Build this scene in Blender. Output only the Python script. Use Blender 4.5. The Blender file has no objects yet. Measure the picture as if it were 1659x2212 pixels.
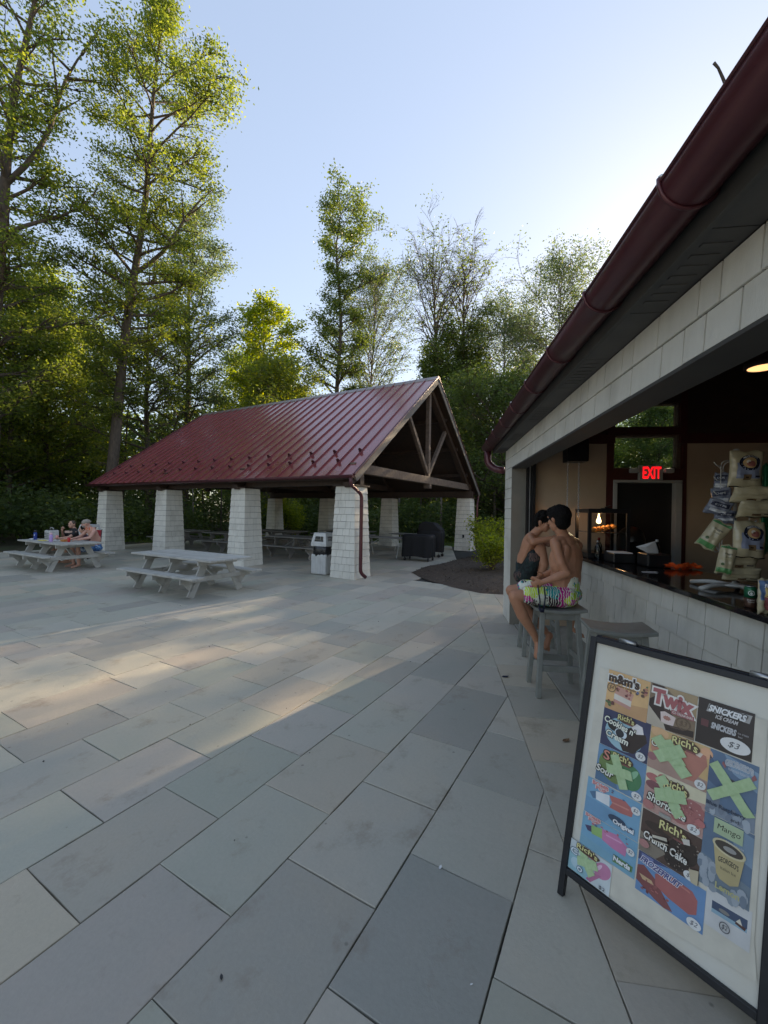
import bpy, bmesh, math, random
import numpy as np
from mathutils import Vector, Matrix, noise as mnoise

# ------------------------------------------------------------------ camera, sky, sun
SC = bpy.context.scene
COL = SC.collection
def rad(d): return math.radians(d)
cam_data = bpy.data.cameras.new('camera')
cam_data.sensor_fit = 'HORIZONTAL'; cam_data.sensor_width = 36.0
cam_data.lens = 36.0 * 890 / 1659
cam_data.clip_start = 0.05; cam_data.clip_end = 3000
cam = bpy.data.objects.new('camera', cam_data); COL.objects.link(cam)
pitch, roll = rad(-0.2), rad(0.89)
Fv = Vector((0, math.cos(pitch), math.sin(pitch)))
R0 = Vector((1, 0, 0)); U0 = R0.cross(Fv)
Rv = R0 * math.cos(roll) + U0 * math.sin(roll); Uv = Rv.cross(Fv)
cam.matrix_world = Matrix(((Rv.x, Uv.x, -Fv.x, 0), (Rv.y, Uv.y, -Fv.y, 0), (Rv.z, Uv.z, -Fv.z, 1.65), (0, 0, 0, 1)))
SC.camera = cam

SUN_AZ, SUN_EL = 38.5, 21.0          # degrees clockwise from +Y, degrees above the horizon
world = bpy.data.worlds.new('World'); SC.world = world; world.use_nodes = True
nt = world.node_tree
bg = nt.nodes.get('Background') or nt.nodes.new('ShaderNodeBackground')
sky = nt.nodes.new('ShaderNodeTexSky'); sky.sky_type = 'NISHITA'; sky.sun_disc = False
sky.sun_elevation = rad(SUN_EL); sky.sun_rotation = rad(SUN_AZ)
sky.altitude = 50; sky.air_density = 1.0; sky.dust_density = 0.35; sky.ozone_density = 1.0
hs = nt.nodes.new('ShaderNodeHueSaturation'); hs.inputs['Saturation'].default_value = 1.25; hs.inputs['Hue'].default_value = 0.512
gm_ = nt.nodes.new('ShaderNodeGamma'); gm_.inputs['Gamma'].default_value = 0.42
nt.links.new(sky.outputs[0], gm_.inputs['Color']); nt.links.new(gm_.outputs[0], hs.inputs['Color']); nt.links.new(hs.outputs[0], bg.inputs[0]); bg.inputs[1].default_value = 0.12
out = nt.nodes.get('World Output') or nt.nodes.new('ShaderNodeOutputWorld')
nt.links.new(bg.outputs[0], out.inputs[0])
sl = bpy.data.lights.new('sun', 'SUN'); sl.energy = 3.1; sl.angle = rad(0.5); sl.color = (1.0, 0.76, 0.48)
so = bpy.data.objects.new('sun', sl); COL.objects.link(so)
sdir = Vector((math.sin(rad(SUN_AZ)) * math.cos(rad(SUN_EL)), math.cos(rad(SUN_AZ)) * math.cos(rad(SUN_EL)), math.sin(rad(SUN_EL))))
so.rotation_euler = sdir.to_track_quat('Z', 'Y').to_euler(); so.location = (0, 0, 60)
SC.view_settings.view_transform = 'Standard'; SC.view_settings.look = 'None'
SC.view_settings.gamma = 1; SC.view_settings.use_curve_mapping = False
SC.view_settings.exposure = 2.3
random.seed(7); RNG = np.random.default_rng(11)

# ------------------------------------------------------------------ helpers
OFF = {}
class Frame:
    """a horizontal frame: x and y axes turned by ang about z"""
    def __init__(s, ang): s.a = ang; s.c = math.cos(ang); s.s = math.sin(ang)
    def w(s, x, y, z=0): return Vector((x * s.c - y * s.s, x * s.s + y * s.c, z))
WF = Frame(0); PF = Frame(rad(60.1)); BF = Frame(rad(-7.5))     # world, pavilion, snack building

def thing(name, label, cat, fr=WF, at=(0, 0, 0), group=None, kind=None):
    o = bpy.data.objects.new(name, None); COL.objects.link(o); o.empty_display_size = 0.1
    o.location = fr.w(*at); o.rotation_euler = (0, 0, fr.a)
    if label: o['label'] = label
    if cat: o['category'] = cat
    if group: o['group'] = group
    if kind: o['kind'] = kind
    OFF[o.name] = Vector(at)
    return o

def tag(o, label=None, cat=None, group=None, kind=None):
    if label: o['label'] = label
    if cat: o['category'] = cat
    if group: o['group'] = group
    if kind: o['kind'] = kind
    return o

class MB:
    def __init__(s): s.v = []; s.f = []; s.m = []; s.tone = []; s.smooth = []
    def add(s, vs, fs, m=0, tone=None, smooth=False):
        b = len(s.v); s.v.extend([tuple(p) for p in vs])
        t = random.random() if tone is None else tone
        for f in fs:
            s.f.append(tuple(b + i for i in f)); s.m.append(m); s.tone.append(t); s.smooth.append(smooth)
        return s
    def box(s, x0, x1, y0, y1, z0, z1, m=0, tone=None):
        vs = [(x0,y0,z0),(x1,y0,z0),(x1,y1,z0),(x0,y1,z0),(x0,y0,z1),(x1,y0,z1),(x1,y1,z1),(x0,y1,z1)]
        return s.add(vs, [(0,3,2,1),(4,5,6,7),(0,1,5,4),(1,2,6,5),(2,3,7,6),(3,0,4,7)], m, tone)
    def beam(s, p0, p1, w, h, up=(0, 0, 1), m=0, tone=None, w2=None, h2=None):
        """rectangular bar from p0 to p1: w across, h along up"""
        p0 = Vector(p0); p1 = Vector(p1); d = (p1 - p0).normalized(); up = Vector(up)
        sd = d.cross(up).normalized(); u = sd.cross(d).normalized()
        w2 = w if w2 is None else w2; h2 = h if h2 is None else h2
        vs = []
        for p, a, b in ((p0, w, h), (p1, w2, h2)):
            for i, j in ((-1,-1),(1,-1),(1,1),(-1,1)): vs.append(p + sd * (a/2*i) + u * (b/2*j))
        return s.add(vs, [(0,1,2,3),(7,6,5,4),(0,4,5,1),(1,5,6,2),(2,6,7,3),(3,7,4,0)], m, tone)
    def tube(s, pts, rs, seg=8, m=0, caps=True, tone=None, smooth=True):
        pts = [Vector(p) for p in pts]; n = len(pts)
        if not hasattr(rs, '__len__'): rs = [rs] * n
        vs = []; prev = None
        for i, p in enumerate(pts):
            d = (pts[min(i+1, n-1)] - pts[max(i-1, 0)]).normalized()
            if prev is None:
                a = Vector((0, 0, 1)) if abs(d.z) < 0.9 else Vector((1, 0, 0))
                x = d.cross(a).normalized()
            else:
                x = (prev - d * prev.dot(d)).normalized()
            prev = x; y = d.cross(x)
            for k in range(seg):
                a = 2 * math.pi * k / seg
                vs.append(p + x * (rs[i] * math.cos(a)) + y * (rs[i] * math.sin(a)))
        fs = []
        for i in range(n - 1):
            for k in range(seg):
                k2 = (k + 1) % seg
                fs.append((i*seg + k, i*seg + k2, (i+1)*seg + k2, (i+1)*seg + k))
        if caps: fs.append(tuple(range(seg))[::-1]); fs.append(tuple((n-1)*seg + k for k in range(seg)))
        return s.add(vs, fs, m, tone, smooth)
    def lathe(s, c, prof, seg=16, m=0, tone=None, axis='z'):
        """prof: list of (radius, height)"""
        vs = []; fs = []; n = len(prof)
        for r, h in prof:
            for k in range(seg):
                a = 2 * math.pi * k / seg
                if axis == 'z': vs.append((c[0] + r*math.cos(a), c[1] + r*math.sin(a), c[2] + h))
                else: vs.append((c[0] + r*math.cos(a), c[1] + h, c[2] + r*math.sin(a)))
        for i in range(n - 1):
            for k in range(seg):
                k2 = (k + 1) % seg
                f = (i*seg + k, i*seg + k2, (i+1)*seg + k2, (i+1)*seg + k)
                fs.append(f if axis == 'z' else f[::-1])
        fs.append(tuple(range(seg))[::-1]); fs.append(tuple((n-1)*seg + k for k in range(seg)))
        return s.add(vs, fs, m, tone, True)
    def prism(s, poly, z0, z1, m=0, tone=None):
        n = len(poly); vs = [(p[0], p[1], z0) for p in poly] + [(p[0], p[1], z1) for p in poly]
        fs = [tuple(range(n))[::-1], tuple(range(n, 2*n))]
        for i in range(n): j = (i+1) % n; fs.append((i, j, n+j, n+i))
        return s.add(vs, fs, m, tone)
    def build(s, name, mats, parent=None, root=None, bev=0, seg=1, fr=None, label=None, kind=None, jitter=None):
        me = bpy.data.meshes.new(name)
        off = Vector((0, 0, 0))
        r = root or parent
        while r is not None and r.parent is not None: r = r.parent
        if r is not None and r.name in OFF: off = OFF[r.name]
        arr = np.array(s.v, dtype=float).reshape(-1, 3) - np.array(off)
        if fr is not None:
            arr = np.stack([arr[:,0]*fr.c - arr[:,1]*fr.s, arr[:,0]*fr.s + arr[:,1]*fr.c, arr[:,2]], 1)
        me.from_pydata(arr.tolist(), [], s.f)
        if not isinstance(mats, (list, tuple)): mats = [mats]
        for m in mats: me.materials.append(m)
        me.polygons.foreach_set('material_index', s.m)
        me.polygons.foreach_set('use_smooth', s.smooth)
        at = me.attributes.new('tone', 'FLOAT', 'FACE'); at.data.foreach_set('value', s.tone)
        me.update()
        o = bpy.data.objects.new(name, me); COL.objects.link(o)
        if parent is not None: o.parent = parent
        if bev:
            b = o.modifiers.new('bevel', 'BEVEL'); b.width = bev; b.segments = seg; b.limit_method = 'ANGLE'; b.angle_limit = rad(35)
        if label: o['label'] = label
        if kind: o['kind'] = kind
        return o

def kids(o): return [c for c in bpy.data.objects if c.parent == o]
def copy_tree(root, kidmap):
    c = root.copy(); COL.objects.link(c); OFF[c.name] = OFF.get(root.name, Vector((0,0,0)))
    for k in kidmap[root.name]:
        d = k.copy(); COL.objects.link(d); d.parent = c
        for g in kidmap.get(k.name, []):
            e = g.copy(); COL.objects.link(e); e.parent = d
    return c
def kidmap_of(root):
    km = {root.name: kids(root)}
    for k in km[root.name]: km[k.name] = kids(k)
    return km

# ------------------------------------------------------------------ materials
def lin(c):
    if isinstance(c, str):
        c = c.lstrip('#'); c = [int(c[i:i+2], 16) / 255 for i in (0, 2, 4)]
        c = [x/12.92 if x <= 0.04045 else ((x+0.055)/1.055)**2.4 for x in c]
    return (c[0], c[1], c[2], 1.0)
def newmat(name):
    m = bpy.data.materials.new(name); m.use_nodes = True
    return m, m.node_tree, m.node_tree.nodes['Principled BSDF']
def N(t, typ, **kw):
    n = t.nodes.new(typ)
    for k, v in kw.items():
        if k.startswith('i_'): n.inputs[k[2:].replace('_', ' ')].default_value = v
        else: setattr(n, k, v)
    return n
def ramp(t, stops, interp='LINEAR'):
    n = t.nodes.new('ShaderNodeValToRGB'); cr = n.color_ramp; cr.interpolation = interp
    while len(cr.elements) > 1: cr.elements.remove(cr.elements[-1])
    cr.elements[0].position = stops[0][0]; cr.elements[0].color = lin(stops[0][1])
    for p, c in stops[1:]:
        e = cr.elements.new(p); e.color = lin(c)
    return n
def surf(name, c1, c2=None, rough=0.6, scale=6.0, bump=0.0, bscale=40.0, metal=0.0, spec=0.5, tonevar=0.0, stretch=None, coat=0.0, detail=6, dirt=None):
    """general surface: two colours mixed by noise, tone attribute variation, fine bump"""
    m, t, p = newmat(name); L = t.links
    c2 = c2 or c1
    tc = N(t, 'ShaderNodeTexCoord'); mp = N(t, 'ShaderNodeMapping')
    if stretch: mp.inputs['Scale'].default_value = stretch
    L.new(tc.outputs['Object'], mp.inputs[0])
    nz = N(t, 'ShaderNodeTexNoise'); nz.inputs['Scale'].default_value = scale; nz.inputs['Detail'].default_value = detail; nz.inputs['Roughness'].default_value = 0.62
    L.new(mp.outputs[0], nz.inputs['Vector'])
    rp = ramp(t, [(0.3, c1), (0.7, c2)]); L.new(nz.outputs['Fac'], rp.inputs[0])
    last = rp.outputs[0]
    if tonevar:
        at = N(t, 'ShaderNodeAttribute', attribute_name='tone')
        oi = N(t, 'ShaderNodeObjectInfo')
        ad = N(t, 'ShaderNodeMath', operation='ADD'); L.new(at.outputs['Fac'], ad.inputs[0]); L.new(oi.outputs['Random'], ad.inputs[1])
        fr = N(t, 'ShaderNodeMath', operation='FRACT'); L.new(ad.outputs[0], fr.inputs[0])
        mr = N(t, 'ShaderNodeMapRange'); mr.inputs['To Min'].default_value = 1 - tonevar; mr.inputs['To Max'].default_value = 1 + tonevar
        L.new(fr.outputs[0], mr.inputs['Value'])
        hv = N(t, 'ShaderNodeHueSaturation'); L.new(last, hv.inputs['Color']); L.new(mr.outputs[0], hv.inputs['Value']); last = hv.outputs[0]
    if dirt:
        n2 = N(t, 'ShaderNodeTexNoise'); n2.inputs['Scale'].default_value = dirt[1]; n2.inputs['Detail'].default_value = 9
        L.new(tc.outputs['Object'], n2.inputs['Vector'])
        r2 = ramp(t, [(0.52, (0,0,0)), (0.72, (1,1,1))]); L.new(n2.outputs['Fac'], r2.inputs[0])
        mx = N(t, 'ShaderNodeMixRGB'); mx.inputs[2].default_value = lin(dirt[0])
        mu = N(t, 'ShaderNodeMath', operation='MULTIPLY'); mu.inputs[1].default_value = dirt[2]
        L.new(r2.outputs[0], mu.inputs[0]); L.new(mu.outputs[0], mx.inputs[0]); L.new(last, mx.inputs[1]); last = mx.outputs[0]
    L.new(last, p.inputs['Base Color'])
    rr = N(t, 'ShaderNodeMapRange'); rr.inputs['To Min'].default_value = max(0.02, rough - 0.08); rr.inputs['To Max'].default_value = min(1, rough + 0.08)
    L.new(nz.outputs['Fac'], rr.inputs['Value']); L.new(rr.outputs[0], p.inputs['Roughness'])
    p.inputs['Metallic'].default_value = metal; p.inputs['Specular IOR Level'].default_value = spec
    if coat: p.inputs['Coat Weight'].default_value = coat; p.inputs['Coat Roughness'].default_value = 0.12
    if bump:
        nb = N(t, 'ShaderNodeTexNoise'); nb.inputs['Scale'].default_value = bscale; nb.inputs['Detail'].default_value = 5
        L.new(mp.outputs[0], nb.inputs['Vector'])
        bp = N(t, 'ShaderNodeBump'); bp.inputs['Strength'].default_value = bump; bp.inputs['Distance'].default_value = 0.01
        L.new(nb.outputs['Fac'], bp.inputs['Height']); L.new(bp.outputs[0], p.inputs['Normal'])
    return m

def stone_mat():
    m, t, p = newmat('bluestone'); L = t.links
    tc = N(t, 'ShaderNodeTexCoord')
    at = N(t, 'ShaderNodeAttribute', attribute_name='tone')
    rp = ramp(t, [(0.0, (0.294,0.279,0.239)), (0.14, (0.480,0.448,0.354)), (0.30, (0.360,0.371,0.276)), (0.42, (0.546,0.497,0.383)), (0.56, (0.396,0.341,0.286)), (0.68, (0.550,0.451,0.298)), (0.80, (0.294,0.292,0.257)), (0.90, (0.491,0.457,0.352)), (1.0, (0.414,0.425,0.315))])
    L.new(at.outputs['Fac'], rp.inputs[0])
    ds_ = N(t, 'ShaderNodeHueSaturation'); ds_.inputs['Saturation'].default_value = .80; ds_.inputs['Value'].default_value = .97; L.new(rp.outputs[0], ds_.inputs['Color'])
    # broad clouding inside a stone and over the terrace
    n1 = N(t, 'ShaderNodeTexNoise'); n1.inputs['Scale'].default_value = 1.7; n1.inputs['Detail'].default_value = 7; n1.inputs['Roughness'].default_value = 0.6
    L.new(tc.outputs['Object'], n1.inputs['Vector'])
    r1 = ramp(t, [(0.25, (0.330,0.349,0.278)), (0.5, (0.444,0.411,0.333)), (0.72, (0.550,0.457,0.328))]); L.new(n1.outputs['Fac'], r1.inputs[0])
    mx = N(t, 'ShaderNodeMixRGB'); mx.inputs[0].default_value = 0.30; L.new(ds_.outputs[0], mx.inputs[1]); L.new(r1.outputs[0], mx.inputs[2])
    # fine speckle
    n2 = N(t, 'ShaderNodeTexNoise'); n2.inputs['Scale'].default_value = 60; n2.inputs['Detail'].default_value = 4
    L.new(tc.outputs['Object'], n2.inputs['Vector'])
    r2 = ramp(t, [(0.3, (.72,.72,.72)), (0.7, (1.12,1.12,1.12))]); L.new(n2.outputs['Fac'], r2.inputs[0])
    m2 = N(t, 'ShaderNodeMixRGB', blend_type='MULTIPLY'); m2.inputs[0].default_value = 0.16; L.new(mx.outputs[0], m2.inputs[1]); L.new(r2.outputs[0], m2.inputs[2])
    # rusty brown stains, small dark spots
    n3 = N(t, 'ShaderNodeTexNoise'); n3.inputs['Scale'].default_value = 3.3; n3.inputs['Detail'].default_value = 10; n3.inputs['Roughness'].default_value = 0.72
    L.new(tc.outputs['Object'], n3.inputs['Vector'])
    r3 = ramp(t, [(0.55, (0,0,0)), (0.68, (1,1,1))]); L.new(n3.outputs['Fac'], r3.inputs[0])
    k3 = N(t, 'ShaderNodeMath', operation='MULTIPLY'); k3.inputs[1].default_value = 0.42; L.new(r3.outputs[0], k3.inputs[0])
    m3 = N(t, 'ShaderNodeMixRGB'); m3.inputs[2].default_value = (.19,.135,.085,1); L.new(k3.outputs[0], m3.inputs[0]); L.new(m2.outputs[0], m3.inputs[1])
    v4 = N(t, 'ShaderNodeTexVoronoi'); v4.inputs['Scale'].default_value = 5.0; L.new(tc.outputs['Object'], v4.inputs['Vector'])
    r4 = ramp(t, [(0.0, (1,1,1)), (0.035, (1,1,1)), (0.055, (0,0,0))]); L.new(v4.outputs['Distance'], r4.inputs[0])
    k4 = N(t, 'ShaderNodeMath', operation='MULTIPLY'); k4.inputs[1].default_value = 0.5; L.new(r4.outputs[0], k4.inputs[0])
    m4 = N(t, 'ShaderNodeMixRGB'); m4.inputs[2].default_value = (.07,.065,.06,1); L.new(k4.outputs[0], m4.inputs[0]); L.new(m3.outputs[0], m4.inputs[1])
    L.new(m4.outputs[0], p.inputs['Base Color'])
    rr = N(t, 'ShaderNodeMapRange'); rr.inputs['To Min'].default_value = 0.42; rr.inputs['To Max'].default_value = 0.72; L.new(n1.outputs['Fac'], rr.inputs['Value']); L.new(rr.outputs[0], p.inputs['Roughness'])
    # cleft surface relief
    n5 = N(t, 'ShaderNodeTexNoise'); n5.inputs['Scale'].default_value = 9; n5.inputs['Detail'].default_value = 10; n5.inputs['Roughness'].default_value = 0.68
    L.new(tc.outputs['Object'], n5.inputs['Vector'])
    b = N(t, 'ShaderNodeBump'); b.inputs['Strength'].default_value = 0.32; b.inputs['Distance'].default_value = 0.012; L.new(n5.outputs['Fac'], b.inputs['Height']); L.new(b.outputs[0], p.inputs['Normal'])
    return m

def leaf_mat(name, dark, light, trans=0.45, yellow=(0.16, 0.17, 0.02)):
    m, t, p = newmat(name); L = t.links
    at = N(t, 'ShaderNodeAttribute', attribute_name='tone')
    rp = ramp(t, [(0.0, dark), (0.7, light), (1.0, yellow)]); L.new(at.outputs['Fac'], rp.inputs[0])
    L.new(rp.outputs[0], p.inputs['Base Color']); p.inputs['Roughness'].default_value = 0.55; p.inputs['Specular IOR Level'].default_value = 0.35
    tr = N(t, 'ShaderNodeBsdfTranslucent')
    br = N(t, 'ShaderNodeHueSaturation'); br.inputs['Value'].default_value = 2.9; br.inputs['Saturation'].default_value = 1.22; br.inputs['Hue'].default_value = 0.491
    L.new(rp.outputs[0], br.inputs['Color']); L.new(br.outputs[0], tr.inputs['Color'])
    mx = N(t, 'ShaderNodeMixShader'); mx.inputs[0].default_value = trans
    L.new(p.outputs[0], mx.inputs[1]); L.new(tr.outputs[0], mx.inputs[2])
    L.new(mx.outputs[0], t.nodes['Material Output'].inputs['Surface'])
    return m

def print_mat():
    m, t, p = newmat('printed_paper'); L = t.links
    at = N(t, 'ShaderNodeAttribute', attribute_name='Col')
    tc = N(t, 'ShaderNodeTexCoord'); nz = N(t, 'ShaderNodeTexNoise'); nz.inputs['Scale'].default_value = 14; nz.inputs['Detail'].default_value = 6
    L.new(tc.outputs['Object'], nz.inputs['Vector'])
    r = ramp(t, [(0.25, (.80,.80,.80)), (0.75, (1.05,1.05,1.05))]); L.new(nz.outputs['Fac'], r.inputs[0])
    mx = N(t, 'ShaderNodeMixRGB', blend_type='MULTIPLY'); mx.inputs[0].default_value = 0.8; L.new(at.outputs['Color'], mx.inputs[1]); L.new(r.outputs[0], mx.inputs[2])
    hs = N(t, 'ShaderNodeHueSaturation'); hs.inputs['Saturation'].default_value = .72; L.new(mx.outputs[0], hs.inputs['Color']); L.new(hs.outputs[0], p.inputs['Base Color']); p.inputs['Roughness'].default_value = 0.38
    return m
def emit_mat(name, c, s):
    m, t, p = newmat(name); p.inputs['Base Color'].default_value = lin(c); p.inputs['Emission Color'].default_value = lin(c); p.inputs['Emission Strength'].default_value = s
    return m
def glass_mat(name, tint=(1,1,1), rough=0.0):
    m, t, p = newmat(name); L = t.links
    g = N(t, 'ShaderNodeBsdfGlossy'); g.inputs['Roughness'].default_value = 0.02
    tr = N(t, 'ShaderNodeBsdfTransparent'); tr.inputs['Color'].default_value = lin(tint)
    fr = N(t, 'ShaderNodeFresnel'); fr.inputs['IOR'].default_value = 1.5
    mx = N(t, 'ShaderNodeMixShader'); L.new(fr.outputs[0], mx.inputs[0]); L.new(tr.outputs[0], mx.inputs[1]); L.new(g.outputs[0], mx.inputs[2])
    L.new(mx.outputs[0], t.nodes['Material Output'].inputs['Surface'])
    return m
def skin_mat(name, base, redder):
    m = surf(name, base, redder, rough=0.5, scale=9, bump=0.12, bscale=120, spec=0.4)
    p = m.node_tree.nodes['Principled BSDF']; p.inputs['Subsurface Weight'].default_value = 0.08
    p.inputs['Subsurface Radius'].default_value = (0.9, 0.35, 0.2); p.inputs['Subsurface Scale'].default_value = 0.01
    return m
def pattern_mat(name, bgc, cols, scale=9.0):
    """flowery swim-shorts cloth: warped voronoi blotches in several colours"""
    m, t, p = newmat(name); L = t.links
    tc = N(t, 'ShaderNodeTexCoord'); nz = N(t, 'ShaderNodeTexNoise'); nz.inputs['Scale'].default_value = scale * 1.3; nz.inputs['Detail'].default_value = 3
    L.new(tc.outputs['Object'], nz.inputs['Vector'])
    mv = N(t, 'ShaderNodeMixRGB'); mv.inputs[0].default_value = 0.16; L.new(tc.outputs['Object'], mv.inputs[1]); L.new(nz.outputs['Color'], mv.inputs[2])
    vo = N(t, 'ShaderNodeTexVoronoi'); vo.inputs['Scale'].default_value = scale; L.new(mv.outputs[0], vo.inputs['Vector'])
    sx = N(t, 'ShaderNodeSeparateColor'); L.new(vo.outputs['Color'], sx.inputs[0])
    st = [(i / len(cols), c) for i, c in enumerate(cols)]
    rp = ramp(t, st, 'CONSTANT'); L.new(sx.outputs[0], rp.inputs[0])
    wv = N(t, 'ShaderNodeTexWave'); wv.inputs['Scale'].default_value = scale * 1.1; wv.inputs['Distortion'].default_value = 9; wv.inputs['Detail'].default_value = 3; L.new(tc.outputs['Object'], wv.inputs['Vector'])
    r2 = ramp(t, [(0.80, (0,0,0)), (0.84, (1,1,1))]); L.new(wv.outputs['Fac'], r2.inputs[0])
    mx = N(t, 'ShaderNodeMixRGB'); mx.inputs[2].default_value = lin(bgc); L.new(r2.outputs[0], mx.inputs[0]); L.new(rp.outputs[0], mx.inputs[1])
    L.new(mx.outputs[0], p.inputs['Base Color']); p.inputs['Roughness'].default_value = 0.8
    nb = N(t, 'ShaderNodeTexNoise'); nb.inputs['Scale'].default_value = 22; nb.inputs['Detail'].default_value = 4; L.new(tc.outputs['Object'], nb.inputs['Vector'])
    b = N(t, 'ShaderNodeBump'); b.inputs['Strength'].default_value = 0.6; b.inputs['Distance'].default_value = 0.02; L.new(nb.outputs['Fac'], b.inputs['Height']); L.new(b.outputs[0], p.inputs['Normal'])
    return m

M = {}
M['stone'] = stone_mat()
M['stone_bed'] = surf('joint_sand', (.025,.026,.024), (.05,.048,.042), rough=0.95, scale=30)
M['shingle'] = surf('painted_shingle', (.64,.615,.54), (.71,.685,.61), rough=0.65, scale=5, bump=0.25, bscale=60, tonevar=0.045, stretch=(3,3,.6), dirt=((.30,.28,.23), 2.2, .35))
M['backing'] = surf('shingle_underlay', (.03,.027,.023), (.045,.04,.035), rough=0.9)
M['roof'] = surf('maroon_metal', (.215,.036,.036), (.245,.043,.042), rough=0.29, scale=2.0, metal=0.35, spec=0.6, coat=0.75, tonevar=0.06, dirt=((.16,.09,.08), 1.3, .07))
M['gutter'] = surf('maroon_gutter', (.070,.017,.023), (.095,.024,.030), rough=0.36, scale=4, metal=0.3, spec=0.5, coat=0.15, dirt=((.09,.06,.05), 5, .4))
M['darkwood'] = surf('dark_brown_timber', (.032,.019,.013), (.062,.038,.026), rough=0.6, scale=9, stretch=(1,1,1), bump=0.3, bscale=50, tonevar=0.15)
M['timber'] = surf('weathered_brown_timber', (.085,.058,.042), (.17,.125,.095), rough=0.75, scale=12, stretch=(1,.5,1), bump=0.3, bscale=50, tonevar=0.1)
M['soffit'] = surf('grey_soffit', (.065,.063,.060), (.085,.082,.078), rough=0.7, tonevar=0.1)
M['jamb'] = surf('taupe_jamb', (.17,.155,.125), (.20,.185,.15), rough=0.6)
M['track'] = surf('black_metal', (.012,.012,.014), (.02,.02,.022), rough=0.4, metal=0.4)
M['tan'] = surf('tan_wall_panel', (.44,.33,.225), (.49,.375,.26), rough=0.8, scale=3)
M['redtrim'] = surf('dark_red_trim', (.060,.012,.010), (.085,.018,.014), rough=0.5, scale=7, bump=0.15)
M['ceil'] = surf('dark_ceiling_board', (.040,.022,.014), (.065,.035,.022), rough=0.6, scale=8, tonevar=0.2)
M['granite'] = surf('black_granite', (.006,.006,.007), (.014,.014,.016), rough=0.10, scale=120, spec=0.6)
M['concrete'] = surf('pale_concrete', (.30,.28,.24), (.38,.36,.31), rough=0.85, scale=7, bump=0.2, bscale=80, dirt=((.16,.14,.11), 3, .5))
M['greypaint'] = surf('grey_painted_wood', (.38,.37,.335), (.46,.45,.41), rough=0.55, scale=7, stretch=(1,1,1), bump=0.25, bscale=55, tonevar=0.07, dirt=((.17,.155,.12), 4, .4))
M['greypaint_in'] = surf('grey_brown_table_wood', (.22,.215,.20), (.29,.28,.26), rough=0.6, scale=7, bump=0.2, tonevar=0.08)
M['stoolpaint'] = surf('sage_grey_stool_paint', (.20,.205,.185), (.255,.26,.235), rough=0.5, scale=9, bump=0.15, bscale=70, tonevar=0.05, dirt=((.12,.115,.09), 7, .35))
M['blackmetal'] = surf('black_powder_coat', (.008,.009,.012), (.016,.017,.022), rough=0.45, scale=20)
M['board'] = surf('cream_board', (.66,.64,.55), (.72,.71,.65), rough=0.35, scale=1.8, spec=0.4, coat=0.3, dirt=((.58,.50,.36), 2.3, .55))
M['print'] = print_mat()
M['whiteplastic'] = surf('white_plastic', (.50,.50,.48), (.60,.60,.58), rough=0.4, scale=6, dirt=((.30,.29,.26), 4, .4))
M['blackbag'] = surf('black_plastic_bag', (.008,.008,.009), (.014,.014,.016), rough=0.25, bump=0.8, bscale=18)
M['blackcloth'] = surf('black_cover_cloth', (.004,.0045,.006), (.009,.0095,.013), rough=0.75, bump=0.9, bscale=7, scale=5)
M['steel'] = surf('galvanised_steel', (.45,.45,.44), (.55,.55,.54), rough=0.35, metal=0.8)
M['chrome'] = surf('worn_steel', (.5,.5,.5), (.6,.6,.6), rough=0.25, metal=0.9)
M['door'] = surf('dark_door', (.012,.011,.011), (.018,.017,.016), rough=0.6)
M['white'] = surf('white_paint', (.62,.62,.6), (.7,.7,.68), rough=0.45)
M['offwhite'] = surf('grey_white_enamel', (.42,.42,.40), (.48,.48,.46), rough=0.4)
M['mulch'] = surf('bark_mulch', (.035,.024,.017), (.085,.060,.042), rough=0.95, scale=45, bump=1.0, bscale=60, dirt=((.12,.10,.075), 20, .5))
M['forestfloor'] = surf('forest_floor', (.030,.036,.016), (.07,.055,.032), rough=0.95, scale=2.5, bump=0.8, bscale=12, dirt=((.045,.075,.018), .7, .8))
M['bark'] = surf('tree_bark', (.055,.042,.032), (.125,.098,.075), rough=0.9, scale=5, stretch=(3,3,.7), bump=1.0, bscale=14)
M['palebark'] = surf('pale_tree_bark', (.13,.115,.095), (.23,.205,.175), rough=0.9, scale=5, stretch=(3,3,.7), bump=0.8, bscale=14)
M['leafA'] = leaf_mat('oak_leaf', (.055,.083,.024), (.135,.165,.042))
M['leafB'] = leaf_mat('maple_leaf', (.056,.084,.024), (.130,.160,.038), trans=0.5, yellow=(.165,.185,.045))
M['leafC'] = leaf_mat('dark_leaf', (.040,.065,.023), (.098,.130,.042), trans=0.4, yellow=(.08,.11,.02))
M['leafD'] = leaf_mat('grey_green_leaf', (.055,.080,.040), (.105,.140,.062), trans=0.4, yellow=(.12,.13,.05))
M['leafY'] = leaf_mat('yellow_green_leaf', (.07,.11,.02), (.18,.21,.04), trans=0.5, yellow=(.24,.26,.04))
M['skin1'] = skin_mat('tanned_skin', (.39,.18,.10), (.48,.24,.145))
M['skin2'] = skin_mat('light_skin', (.46,.26,.18), (.52,.30,.21))
M['skin3'] = skin_mat('pink_skin', (.50,.27,.20), (.58,.33,.25))
M['hair'] = surf('dark_hair', (.003,.0025,.002), (.007,.005,.004), rough=0.7, spec=.2, scale=60, bump=1.0, bscale=90)
M['hairb'] = surf('brown_hair', (.05,.03,.018), (.10,.065,.04), rough=0.5, scale=60, bump=1.0, bscale=90)
M['floral'] = pattern_mat('tropical_shorts_cloth', '#d9dccb', ['#c6dd3c', '#d9dccb', '#b3157e', '#1f8f90', '#e4e8d8', '#3a1f2e', '#a9c92f', '#c0288c'], 13)
M['darkshorts'] = pattern_mat('dark_leaf_shorts_cloth', '#15201f', ['#15201f', '#1d2d2c', '#5a4640', '#15201f', '#202f33', '#101818'], 13)
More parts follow.
